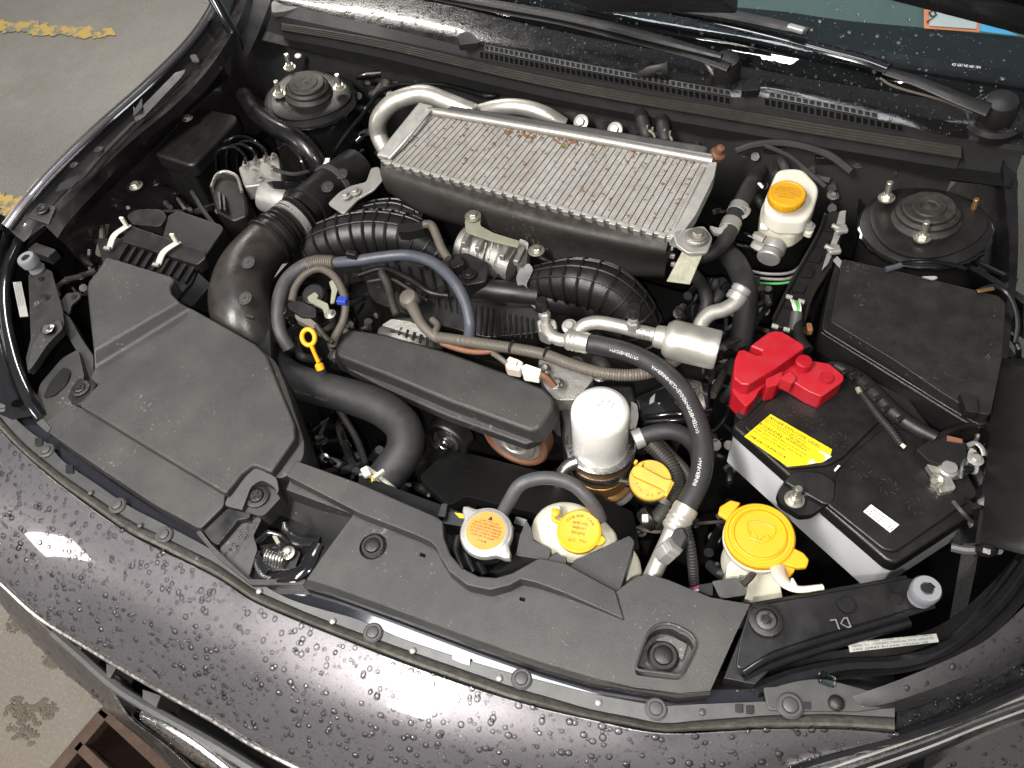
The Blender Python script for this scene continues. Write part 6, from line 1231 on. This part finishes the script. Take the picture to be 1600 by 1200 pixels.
# ================================================================ RIGHT SIDE
# ---- battery
bt = thing('battery', 'large black topped car battery with grey case and yellow warning label', 'battery', W(1330, 740, .62))
lo = [(1143, 664, .828), (1172, 640, .828), (1215, 600, .828), (1300, 560, .828), (1420, 620, .828), (1534, 770, .828), (1540, 790, .828), (1402, 880, .828), (1386, 876, .828), (1270, 776, .828)]
slab('lid', rnd(lo, 8), .022, 'gloss_black' if False else 'plastic_dark', bt, bevel=.004, seg=3)
slab('lid_skirt', rnd([(x, y+5, z-.016) for x, y, z in lo], 8), .016, 'plastic_dark', bt, bevel=.002)
inset = lambda pts, k: [(x+(1345-x)*k, y+(725-y)*k, z) for x, y, z in pts]
slab('case', [(x, y+3, z-.020) for x, y, z in inset(lo, .02)], .088, 'case_grey', bt, bevel=.003)
slab('tray', [(x, y+3, z-.106) for x, y, z in inset(lo, -.005)], .05, 'plastic_deep', bt, bevel=.003)
# raised halves of the lid
slab('lid_step', rnd([(1160, 664, .835), (1200, 626, .836), (1312, 576, .836), (1392, 640, .836), (1360, 672, .835), (1320, 712, .835), (1296, 726, .835), (1230, 732, .834)], 8), .008, 'plastic_dark', bt, bevel=.0025, seg=3)
slab('lid_step', rnd([(1334, 706, .835), (1376, 672, .836), (1420, 668, .836), (1500, 716, .836), (1530, 772, .836), (1400, 862, .834), (1380, 858, .834), (1290, 786, .834), (1304, 762, .834), (1306, 742, .834)], 8), .008, 'plastic_dark', bt, bevel=.0025, seg=3)
slab('hold_down', rnd([(1224, 752, .836), (1240, 734, .838), (1284, 738, .838), (1306, 752, .838), (1304, 782, .836), (1292, 790, .834)], 8), .010, 'plastic_dark', bt, bevel=.003)
slab('hold_down', rnd([(1228, 748, .834), (1214, 770, .815), (1218, 786, .806), (1250, 806, .800), (1270, 804, .806), (1286, 792, .830), (1300, 784, .834), (1262, 760, .836)], 5), .012, 'plastic_dark', bt, bevel=.003)
put('stud', 'clamp_bolt', (1241, 781, .826), .0085, 'zinc', bt)
# vent plug marks, moulded
for x, y in ((1218, 646), (1262, 666), (1300, 694), (1346, 734), (1388, 760), (1432, 790)):
    c = W(x+ (10 if x < 1310 else 0), y-(6 if x < 1310 else 0), .8362)
    V, Fc = join([g_box(c+Vector((math.cos(a)*.010, math.sin(a)*.010, 0)), (.006, .0012, .0008), a+.9) for a in np.linspace(0, 6.28, 9)[:-1]]); mk('moulded_mark', V, Fc, 'plastic_dusty', bt, smooth=False)
lb = [(1204, 647, .8372), (1300, 702, .8372), (1298, 710, .8372), (1284, 722, .8370), (1262, 726, .8368), (1231, 729, .8365), (1163, 682, .8365)]
slab('warning_label', lb, .0006, 'label_yellow', bt, bevel=0)
slab('label_margin', [(1262, 724, .8376), (1281, 704, .8378), (1300, 713, .8376), (1286, 722, .8376)], .0006, 'label_white', bt, bevel=0)
lathe('label_seal', W(1279, 715, .8380), UP, [(.0075, 0), (.0075, .0004), (.0001, .0004)], 'label_yellow', bt, 24)
bu = W(1300, 707, .8375)-W(1204, 650, .8375); bv = W(1204, 647, .8375)-W(1163, 682, .8375)
bo = W(1164, 682, .8372); Lw, Lh = bu.length, bv.length
rows_ = [('DANGER EXPLOSIVE GASES', .0060, .90), ('WASH EYES WITH WATER GET MEDICAL HELP FAST', .0026, .72), ('SHIELD EYES AND FACE READ MANUAL', .0026, .72), ('POISON', .0064, .38), ('CAUSES SEVERE BURNS SULFURIC ACID', .0028, .84), ('KEEP VENT CAPS TIGHT AND LEVEL', .0028, .8), ('KEEP OUT OF REACH OF CHILDREN', .0028, .8), ('20HR 62Ah CCA 470A (12)1.8S', .0056, .92)]
ys = [.84, .76, .69, .52, .45, .35, .25, .06]
text_on('lettering', [(s, Lw*.04*(1 if y > .3 else 1), Lh*y, sz_, Lw*wf*(.97 if y > .3 else .66)) for (s, sz_, wf), y in zip(rows_, ys)], bo, bu, bv, 'ink', bt, lift=.0004)
text_on('lettering', [('WARNING', Lw*.46, Lh*.56, .0042, Lw*.34), ('PROTECT EYES', Lw*.50, Lh*.64, .0030, Lw*.34)], bo, bu, bv, 'ink', bt, lift=.0004)
slab('white_label', [(1361, 788, .8368), (1405, 820, .8368), (1391, 832, .8366), (1349, 799, .8366)], .0006, 'label_white', bt, bevel=0)
wu = W(1391, 832, .837)-W(1349, 799, .837); wv = W(1361, 788, .837)-W(1349, 799, .837)
text_on('lettering', [('BUILT IN MEXICO', .003, wv.length*.66, .0034, wu.length*.66), ('GROUP SIZE 35', .003, wv.length*.38, .0034, wu.length*.6), ('PART NO 82110', .003, wv.length*.10, .0034, wu.length*.6), ('U', wu.length*.84, wv.length*.12, .0075)], W(1349, 799, .8370), wu, wv, 'ink', bt, lift=.0003)
slab('edge_glint', rnd([(1303, 734, .838), (1310, 726, .838), (1313, 728, .838), (1305, 737, .838)], 1), .001, 'label_white', bt, bevel=0)
# negative terminal with clamp and cable
nt_ = thing('battery_cable', 'black battery cable shield with a zinc clamp on the negative post', 'battery cable', W(1470, 720, .80), None)
slab('clamp', rnd([(1448, 724, .848), (1460, 722, .85), (1476, 732, .85), (1500, 734, .85), (1504, 742, .848), (1486, 746, .848), (1494, 762, .844), (1490, 766, .843), (1470, 770, .843), (1466, 760, .845), (1456, 752, .846), (1460, 742, .847)], 3), .010, 'zinc', nt_, bevel=.0015)
lathe('terminal_post', W(1480, 735, .848), UP, [(.0115, 0), (.0110, .004), (.009, .006), (.0085, .0085), (.0001, .009)], 'alu_dull', nt_, 24)
slab('ring_tag', rnd([(1510, 716, .852), (1516, 698, .856), (1526, 704, .856), (1532, 720, .853), (1528, 740, .848), (1506, 734, .848)], 4), .004, 'alu_dull', nt_, bevel=.0008)
put('bolt', 'bolt', (1524, 718, .857), .006, 'alu_light', nt_); put('bolt', 'bolt', (1464, 750, .850), .0055, 'zinc', nt_, axis=(-.6, -.6, .4))
tube('clip_arm', [(1512, 696, .858), (1524, 692, .858), (1534, 700, .858), (1538, 712, .856)], .003, 'alu_dull', nt_, flat=.5)
slab('sensor_block', rnd([(1430, 700, .858), (1470, 676, .862), (1510, 690, .862), (1512, 720, .858), (1492, 734, .855), (1450, 720, .855)], 6), .016, 'plastic_deep', nt_, bevel=.003)
slab('fuse_link', rnd([(1480, 680, .864), (1504, 686, .864), (1504, 692, .863), (1480, 688, .863)], 1), .002, 'copper_rust', nt_, bevel=.0005)
tube('cable_shield', [(1306, 572, .852), (1340, 590, .855), (1370, 618, .858), (1398, 646, .86), (1430, 668, .862), (1462, 684, .862)], [.008, .010, .011, .010, .009, .008], 'plastic_dark', nt_, n=12)
for x, y in ((1324, 580), (1336, 588), (1356, 604), (1372, 622), (1386, 638), (1408, 654)):
    box('shield_step', W(x, y, .868), (.016, .006, .006), 'plastic_dark', nt_, rot=.9, bevel=.001)
tube('sleeved_wire', [(1340, 600, .85), (1352, 620, .85), (1370, 646, .848), (1390, 670, .846), (1408, 694, .843)], .0042, 'rubber', nt_, n=10, corr=(.0035, .0012))
tube('wire_end', [(1408, 694, .843), (1414, 699, .842)], .0026, 'wire_white', nt_, n=8)
tube('cable', [(1462, 684, .862), (1500, 668, .85), (1530, 664, .845), (1556, 668, .84), (1580, 690, .82)], .004, 'plastic_dark', nt_, n=8)
tube('cable_clip', [(1340, 606, .857), (1344, 614, .856)], .0035, 'zinc_yellow', nt_, n=8)
# ---- red positive terminal cover
rd = thing('terminal_cover', 'bright red plastic cover over the positive battery terminal', 'terminal cover', W(1230, 580, .80))
slab('cover_body', [(1172, 540, .886), (1200, 519, .889), (1210, 516, .890), (1222, 517, .890), (1254, 536, .888), (1258, 543, .886), (1214, 574, .882), (1170, 601, .876), (1158, 600, .875), (1146, 590, .874), (1148, 562, .880), (1154, 547, .883), (1162, 545, .884), (1182, 554, .884), (1190, 554, .885), (1191, 548, .886)], .036, 'red', rd, bevel=.0025, seg=3)
slab('cover_skirt', rnd([(1148, 572, .858), (1190, 545, .860), (1256, 548, .862), (1250, 572, .860), (1222, 592, .858), (1218, 600, .856), (1196, 600, .856), (1186, 610, .855), (1180, 622, .854), (1166, 636, .852), (1144, 612, .854)], 5), .034, 'red', rd, bevel=.0025, seg=3)
slab('cover_ridge', rnd([(1196, 592, .868), (1222, 580, .870), (1222, 590, .868), (1214, 602, .865), (1198, 606, .864)], 3), .03, 'red', rd, bevel=.002)
slab('cover_flap', rnd([(1226, 588, .866), (1240, 572, .87), (1262, 562, .872), (1296, 568, .872), (1319, 587, .868), (1317, 596, .866), (1284, 620, .862), (1264, 612, .862)], 4), .026, 'red', rd, bevel=.003, seg=3)
slab('cover_notch', rnd([(1218, 590, .874), (1234, 580, .876), (1244, 590, .874), (1238, 600, .870)], 3), .02, 'red', rd, bevel=.003)
lathe('cover_knob', W(1254, 572, .872), UP, [(.0105, 0), (.0105, .010), (.009, .012), (.0001, .0125)], 'red', rd, 28)
lathe('moulded_ring', W(1291, 590, .871), UP, [(.0085, 0), (.0085, .0009), (.0072, .0009), (.007, .0003), (.0001, .0003)], 'red', rd, 28)
text_on('lettering', [('+', -.0035, -.003, .010)], W(1291, 590, .8716), Vector((.9, .3, 0)), Vector((-.3, .9, 0)), 'red', rd)
tube('cable', [(1262, 548, .86), (1250, 530, .86), (1246, 500, .86), (1250, 480, .855)], .008, 'plastic_dark', rd, n=12)
slab('side_strip', rnd([(1148, 648, .83), (1160, 640, .834), (1212, 602, .836), (1204, 612, .834), (1160, 656, .83)], 3), .02, 'plastic_dark', bt)
# ---- fuse box
fb = thing('fuse_box', 'large dark grey fuse box lid with one slanted corner at the right side', 'fuse box', W(1430, 520, .70))
FP = [(1316, 404, .884), (1432, 430, .884), (1560, 462, .882), (1572, 474, .880), (1566, 560, .878), (1548, 648, .874), (1522, 644, .872), (1470, 612, .874), (1400, 564, .876), (1298, 502, .88)]
slab('lid', rnd(FP, 5), .016, 'dimmed_lid_and_bracket', fb, bevel=.0035, seg=3)
for o in [fb]: pass
MC['fuse_lid'] = MC['plastic']
slab('lid_skirt', rnd([(1308, 404, .868), (1300, 430, .868), (1284, 506, .862), (1286, 516, .860), (1400, 586, .856), (1500, 648, .852), (1530, 664, .85), (1552, 660, .852), (1576, 560, .86), (1580, 474, .866), (1430, 436, .87)], 5), .045, 'plastic_dark', fb, bevel=.003, seg=3)
tube('lid_seam', [(1284, 520, .853), (1400, 592, .85), (1500, 654, .846), (1530, 668, .845)], .002, 'plastic_dark', fb, n=6)
slab('case', Z([(1300, 420), (1570, 490), (1560, 660), (1520, 670), (1290, 530)], .83), .12, 'plastic_deep', fb, bevel=.003)
slab('latch', rnd([(1500, 612, .884), (1526, 622, .884), (1530, 646, .88), (1510, 642, .88)], 3), .014, 'plastic_dark', fb, bevel=.002)
tube('fuse_box_wire', [(1526, 456, .892), (1540, 450, .895), (1556, 447, .894), (1572, 456, .89), (1584, 476, .885), (1590, 505, .875), (1586, 535, .86)], .0032, 'plastic_dark', None, n=8, label='thin black wire looping over the rear corner of the fuse box', category='wire')
box('wire_tab', W(1540, 453, .898), (.022, .005, .003), 'brass', None, rot=.6, bevel=.001, label='small brass wire terminal at the rear edge of the fuse box', category='terminal')
tube('prop_rod', [(1386, 420, .895), (1402, 413, .897), (1440, 408, .895), (1480, 412, .89), (1510, 420, .888)], .003, 'gloss_black', None, n=8, label='slim glossy rod lying behind the fuse box', category='rod')
tube('rod_tip', [(1384, 421, .894), (1408, 414, .897)], .0042, 'hose_blue', None, n=8, label='short blue grey sleeve on the tip of the rod behind the fuse box', category='sleeve')
slab('clip_plate', rnd([(1440, 432, .89), (1462, 431, .892), (1466, 434, .89), (1458, 437, .888)], 2), .002, 'alu_light', fb, bevel=.0005)
# ---- washer filler
wf = thing('washer_filler', 'white washer fluid filler neck with a big yellow hinged cap by the battery', 'washer filler', W(1180, 900, .70))
wc = W(1186, 838, .842); wa = Vector((-.02, -.06, 1)).normalized(); wu_ = (W(1238, 850, .846)-W(1134, 820, .846)); wu_ = (wu_-wa*wu_.dot(wa)).normalized(); wv_ = wa.cross(wu_)
lathe('neck', wc-wa*.085, wa, [(.036, 0), (.034, .03), (.030, .048), (.031, .054), (.037, .062), (.040, .070), (.040, .078)], 'white_plastic', wf, 44)
lathe('cap', wc-wa*.014, wa, [(.0375, 0), (.0385, .002), (.0385, .010), (.0395, .011), (.0395, .018), (.0375, .0205), (.0355, .0205), (.0345, .0185), (.0315, .0185), (.0305, .0205), (.029, .0215), (.0275, .0195), (.0001, .0195)], 'yellow', wf, 64)
def wq(a, b, h=0): return wc+wu_*a+wv_*b+wa*h
V, Fc = g_slab([wq(*p, .004) for p in ((-.028, .034), (-.040, .034), (-.050, .022), (-.050, .012), (-.038, .008))], .007, down=-wa); mk('cap_tab', V, Fc, 'yellow', wf, bevel=.002, seg=3)
V, Fc = g_slab([wq(*p, .003) for p in ((.034, -.002), (.050, -.006), (.057, -.012), (.056, -.022), (.046, -.026), (.030, -.026))], .008, down=-wa); mk('cap_tab', V, Fc, 'yellow', wf, bevel=.002, seg=3)
V, Fc = g_slab([wq(*p, -.002) for p in ((.034, -.016), (.044, -.018), (.045, -.028), (.040, -.040), (.030, -.044), (.022, -.036))], .008, down=-wa); mk('cap_tab', V, Fc, 'yellow', wf, bevel=.002, seg=3)
# emblem: windshield outline with washer jets
em = [(-.016, .008), (-.012, .013), (0, .015), (.012, .013), (.016, .008), (.009, -.007), (-.009, -.007)]
tube('emblem', [wq(a, b, .0060+.0003) for a, b in em], .0009, 'yellow', wf, n=6, closed=True, res=2)
for k in (-1, 1): tube('emblem', [wq(0, -.011, .0063), wq(.003*k, -.004, .0063), wq(.008*k, .001, .0063), wq(.011*k, -.002, .0063)], .0008, 'yellow', wf, n=6)
tube('emblem', [wq(-.004, -.012, .0063), wq(.004, -.012, .0063)], .0008, 'yellow', wf, n=6)
text_on('lettering', [('P3', 0, 0, .011)], W(1154, 904, .80), W(1180, 906, .80)-W(1154, 904, .80), Vector((0, .3, 1)), 'ink', wf)
tube('retainer_strap', [(1206, 862, .815), (1214, 884, .835), (1219, 900, .855), (1230, 914, .87), (1250, 921, .877), (1286, 917, .88)], [.009, .0090, .008, .007, .0055, .0045], 'white_plastic', wf, n=12, flat=.6)
tube('retainer_barb', [(1240, 916, .876), (1238, 904, .884)], [.0045, .0012], 'white_plastic', wf, n=8)
slab('neck_body', rnd([(1136, 880, .805), (1150, 872, .81), (1196, 880, .81), (1216, 896, .80), (1224, 938, .79), (1130, 946, .785)], 8), .09, 'tank_plastic', wf, bevel=.008, seg=4)
# ---- brake fluid reservoir and master cylinder
br = thing('brake_reservoir', 'translucent white brake fluid reservoir with a round yellow cap', 'brake fluid reservoir', W(1235, 330, .80))
slab('reservoir_body', rnd([(1214, 264, .915), (1236, 261, .917), (1256, 263, .917), (1279, 288, .912), (1280, 300, .908), (1270, 330, .90), (1258, 345, .896), (1216, 344, .896), (1196, 330, .90), (1194, 312, .905)], 9, 5), .03, 'white_plastic', br, bevel=.006, seg=4)
slab('reservoir_lower', rnd([(1216, 280, .884), (1274, 292, .884), (1278, 310, .88), (1262, 352, .87), (1240, 368, .866), (1206, 362, .866), (1188, 346, .87), (1190, 318, .876)], 9, 5), .03, 'tank_plastic', br, bevel=.007, seg=4)
bc = W(1228, 312, .917); ba = Vector((0, -.08, 1)).normalized()
lathe('cap', bc, ba, [(.0255, 0), (.0262, .002), (.0262, .011), (.0245, .0135), (.022, .0138), (.021, .0128), (.0001, .0128)], 'yellow', br, 72, mod=lambda t, h: 1+(.016*math.sin(t*26) if h < .012 else 0))
bux = (W(1256, 310, .93)-W(1202, 302, .93)).normalized(); buy = ba.cross(bux)
text_on('lettering', [('WARNING CLEAN FILLER CAP', -.014, .009, .0032, .028), ('BEFORE REMOVING USE ONLY', -.018, .0045, .0034, .036), ('DOT 3 OR DOT 4 BRAKE FLUID', -.019, .0002, .0034, .038), ('FROM A SEALED CONTAINER', -.018, -.0042, .0034, .036), ('BRAKE FLUID', -.011, -.0095, .0036, .022)], bc+ba*.0131, bux, buy, 'brass', br, lift=.0003)
slab('level_mark', rnd([(1188, 348, .872), (1200, 350, .872), (1200, 358, .868), (1188, 356, .868)], 2), .003, 'label_white', br, bevel=.001)
slab('mount_lug', rnd([(1256, 346, .872), (1268, 342, .874), (1274, 356, .87), (1268, 366, .868), (1256, 362, .868)], 4), .01, 'tank_plastic', br, bevel=.002); put('bolt', 'bolt', (1264, 353, .874), .006, 'alu_light', br)
mcyl = thing('master_cylinder', 'grey aluminium master cylinder under the brake fluid reservoir', 'master cylinder', W(1205, 390, .74))
md = (W(1203, 398, .840)-W(1222, 352, .852)).normalized()
lathe('cylinder', W(1222, 352, .846), md, [(.021, 0), (.021, .022), (.018, .024), (.018, .028), (.0195, .030), (.0195, .050), (.018, .053)], 'alu_dull', mcyl, 36)
lathe('end_cap', W(1202, 400, .843)-md*.006, md, [(.0165, 0), (.0175, .002), (.0175, .010), (.016, .012), (.0001, .0125)], 'alu_light', mcyl, 36)
for x, y in ((1188, 372), (1186, 386)):
    lathe('brake_line_nut', W(x, y, .85), Vector((-1, .2, .1)), [(.0075, -.006), (.0075, .008), (.005, .012)], 'alu_light', mcyl, 6)
tube('brake_line', [(1180, 372, .85), (1160, 362, .852), (1150, 350, .85), (1152, 330, .85), (1175, 290, .85)], .0025, 'gloss_black', mcyl, n=8)
tube('brake_line', [(1178, 388, .848), (1160, 384, .85), (1142, 376, .85), (1134, 360, .84)], .0025, 'gloss_black', mcyl, n=8)
for k, z in enumerate((.80, .79)): tube('brake_line', [(1160, 420+8*k, z), (1200, 428+8*k, z), (1240, 424+8*k, z), (1262, 400, z)], .0024, 'alu_dull', mcyl, n=6)
lathe('brake_booster', W(1222, 250, .80), Vector((.12, -1, .15)), [(.11, -.06), (.12, -.03), (.118, -.01), (.10, .012), (.06, .026), (.03, .030)], 'body_black', None, 48, label='round black brake booster behind the brake fluid reservoir', category='brake booster')
for i, pts in enumerate([[(1196, 228, .92), (1216, 236, .922), (1236, 246, .922), (1262, 268, .92), (1290, 292, .91)], [(1150, 236, .90), (1180, 226, .91), (1230, 224, .915), (1290, 240, .912), (1330, 268, .90)]]):
    tube('wire_sleeve', pts, (.0035, .006)[i], 'rubber', None, n=8, label=['thin black cable slanting behind the brake fluid reservoir', 'black cable sleeve running along the firewall behind the brake booster'][i], category='cable')
# hoses right of the intercooler
t = thing('coolant_hose', 'black hose with two bright clamps between intercooler bracket and brake reservoir', 'hose', W(1140, 350, .80), 'rubber hoses')
tube('hose_body', [(1186, 268, .86), (1168, 300, .872), (1152, 328, .875), (1142, 352, .873), (1134, 374, .868), (1112, 396, .86), (1090, 404, .85)], [.014, .014, .013, .0125, .012, .010, .009], 'rubber', t, n=20)
for x0, y0, x1, y1, z in ((1156, 322, 1150, 334, .8755), (1144, 346, 1138, 360, .872)):
    a, b = W(x0, y0, z), W(x1, y1, z-.002); lathe('hose_clamp', a, b-a, [(.0135, 0), (.0150, .0008), (.0150, (b-a).length-.001), (.0135, (b-a).length)], 'alu_light', t, 26)
tube('clamp_ear', [(1162, 322, .895), (1170, 328, .897), (1166, 336, .893), (1160, 340, .89)], .003, 'alu_light', t, n=6)
slab('pipe_flange', rnd([(1108, 352, .882), (1124, 356, .884), (1140, 344, .884), (1148, 352, .882), (1136, 366, .876), (1116, 364, .878)], 3), .006, 'alu_dull', t, bevel=.001)
tube('vacuum_hose', [(1132, 392, .83), (1150, 412, .84), (1162, 440, .845), (1166, 470, .84), (1160, 520, .80), (1150, 580, .74)], .0165, 'rubber', None, n=20, label='thick black hose running down beside the air conditioning outlet pipe', category='hose', group='rubber hoses')
tube('vacuum_hose', [(1085, 430, .80), (1100, 450, .81), (1104, 480, .80), (1090, 510, .78)], .010, 'rubber', None, n=16, label='black hose below the intercooler strap bracket', category='hose', group='rubber hoses')
tube('vacuum_hose', [(1128, 440, .80), (1124, 460, .80), (1110, 480, .79), (1100, 500, .77)], .009, 'rubber', None, n=16, label='short black hose bending behind the silver muffler canister', category='hose', group='rubber hoses')
# ---- harness track between the brake reservoir and fuse box
ht = thing('harness_tray', 'black plastic harness tray with clips and green and white wires behind the red cover', 'harness tray', W(1260, 430, .76))
slab('tray', rnd([(1290, 334, .868), (1318, 328, .87), (1324, 350, .868), (1298, 412, .862), (1268, 462, .856), (1252, 510, .85), (1218, 512, .848), (1206, 502, .848), (1236, 440, .856), (1274, 372, .864)], 5), .05, 'plastic_dark', ht, bevel=.003)
tube('tray_edge', [(1290, 334, .874), (1276, 370, .870), (1238, 438, .862), (1208, 500, .854)], .0025, 'plastic_dark', ht, n=6)
tube('tray_edge', [(1322, 332, .876), (1300, 408, .868), (1270, 460, .862), (1254, 508, .856)], .0025, 'plastic_dark', ht, n=6)
for i in range(6):
    f = i/5; x, y = 1298-f*62, 356+f*118; slab('tray_step', rnd([(x-6, y-8, .872-.012*f), (x+12, y-5, .872-.012*f), (x+8, y+6, .870-.012*f), (x-10, y+3, .870-.012*f)], 2), .01, 'plastic_deep', ht, bevel=.0015)
for x, y in ((1234, 462), (1253, 469), (1212, 508), (1230, 513)): slab('connector_tab', rnd([(x-5, y-3, .872), (x+5, y, .872), (x+4, y+4, .871), (x-6, y+1, .871)], 1), .004, 'label_silver', ht, bevel=.0006)
for i, mt in enumerate(('wire_white', 'wire_white', 'wire_green', 'wire_green', 'wire_white')):
    tube('wire', [(1236+3.4*i, 468+i, .872), (1239+3*i, 477+i, .874), (1242+2*i, 487+i, .868)], .0013, mt, ht, n=6)
tube('wire_sleeve', [(1245, 488, .868), (1243, 502, .862), (1240, 518, .856)], .008, 'rubber_grey', ht, n=12)
slab('metal_clip', rnd([(1312, 330, .884), (1322, 328, .886), (1320, 352, .882), (1306, 384, .876), (1294, 412, .87), (1284, 422, .868), (1290, 402, .872), (1302, 370, .878)], 3), .003, 'alu_dull', ht, bevel=.0008)
for x, y in ((1310, 356), (1299, 388)):
    tube('clip_pin', [(x-10, y-4, .89), (x+8, y+4, .886)], .0036, 'alu_light', ht, n=10); box('clip_lug', W(x+4, y+2, .886), (.018, .016, .008), 'alu_light', ht, rot=.5, bevel=.003)
slab('clip_tail', rnd([(1302, 406, .876), (1308, 400, .878), (1322, 414, .872), (1316, 422, .87)], 1), .002, 'alu_dull', ht, bevel=.0006)
tube('green_wire', [(1160, 438, .78), (1190, 442, .79), (1216, 443, .80), (1240, 440, .80)], .0018, 'wire_green', None, n=6, label='thin green wire crossing the dark gap left of the harness tray', category='wire')
for x, y in ((1232, 504), (1250, 520), (1238, 524)): box('rust_spot', W(x+14, y-6, .848), (.008, .014, .012), 'rust', ht, rot=.4, bevel=.002)
# ================================================================ SMALL PIECES FILLING THE DARK GAPS
def clutter(name, label, cat, regions, n, zlo, zhi, seed):
    """branches of thin hoses, wires and clips deep between the main parts"""
    r = random.Random(seed); t = thing(name, label, cat, W(*regions[0][:2], zlo))
    for k in range(n):
        x0, y0, x1, y1 = r.choice(regions); p = []; x, y = r.uniform(x0, x1), r.uniform(y0, y1); a = r.uniform(0, 6.28)
        for i in range(5):
            p.append((x, y, r.uniform(zlo, zhi))); a += r.uniform(-.7, .7); x = min(x1, max(x0, x+math.cos(a)*24)); y = min(y1, max(y0, y+math.sin(a)*24))
        tube('wire', p, r.choice((.0025, .0035, .005, .007)), r.choice(('plastic_dark', 'rubber', 'rubber_grey', 'conduit_dark', 'gloss_black', 'conduit', 'rubber_grey')), t, n=8)
        if r.random() < .55: box('clip', W(*p[2]), (r.uniform(.008, .02), r.uniform(.006, .012), .008), r.choice(('plastic_dark', 'rubber_grey', 'gloss_black', 'conduit_dark', 'alu_dark')), t, rot=r.random()*3, bevel=.0015)
        if r.random() < .3: put('bolt', 'bolt', W(*p[1]), r.uniform(.004, .006), r.choice(('steel', 'plastic_dark', 'alu_cast')), t, axis=(r.uniform(-.4, .4), -.4, 1))
clutter('wiring_loom', 'dark tangle of thin wires and clips deep below the radiator hose', 'wiring', [(480, 640, 620, 740), (470, 660, 560, 760)], 25, .60, .70, 1)
clutter('wiring_loom', 'dark tangle of hoses and wires under the left manifold runner', 'wiring', [(540, 430, 640, 520), (420, 500, 520, 560)], 22, .70, .77, 2)
clutter('wiring_loom', 'dark bundle of wires between the intercooler end and the brake cylinder', 'wiring', [(1060, 440, 1200, 560), (1120, 240, 1200, 330), (1060, 440, 1140, 520)], 32, .72, .82, 3)
clutter('wiring_loom', 'dark cables running along the firewall behind the intercooler', 'wiring', [(880, 170, 1180, 250), (560, 130, 880, 150), (1180, 220, 1400, 290)], 38, .82, .89, 4)
clutter('wiring_loom', 'dark cables and clips between the left strut tower and the air duct', 'wiring', [(500, 170, 600, 270), (200, 270, 340, 330), (440, 330, 560, 360)], 28, .76, .83, 5)
clutter('wiring_loom', 'dark hoses and clips in the gap between oil filler and battery', 'wiring', [(1060, 680, 1140, 900), (960, 730, 1060, 830), (1100, 560, 1150, 700)], 28, .62, .74, 6)
clutter('wiring_loom', 'dark hoses and fittings between the pulleys and the radiator cover', 'wiring', [(660, 735, 880, 790), (620, 760, 720, 810)], 19, .60, .74, 7)
clutter('wiring_loom', 'dark wires in the shadow beside the left headlamp bracket', 'wiring', [(90, 350, 160, 460), (140, 320, 200, 400)], 19, .76, .83, 8)
clutter('wiring_loom', 'dark harness beside the right strut tower and fender', 'wiring', [(1300, 260, 1380, 340), (1520, 480, 1590, 700), (1480, 680, 1560, 860)], 25, .80, .86, 9)
# fender bolt boss right rear, small plugs
put('bolt', 'bolt', (1595, 172, .945), .006, 'gloss_black', car)
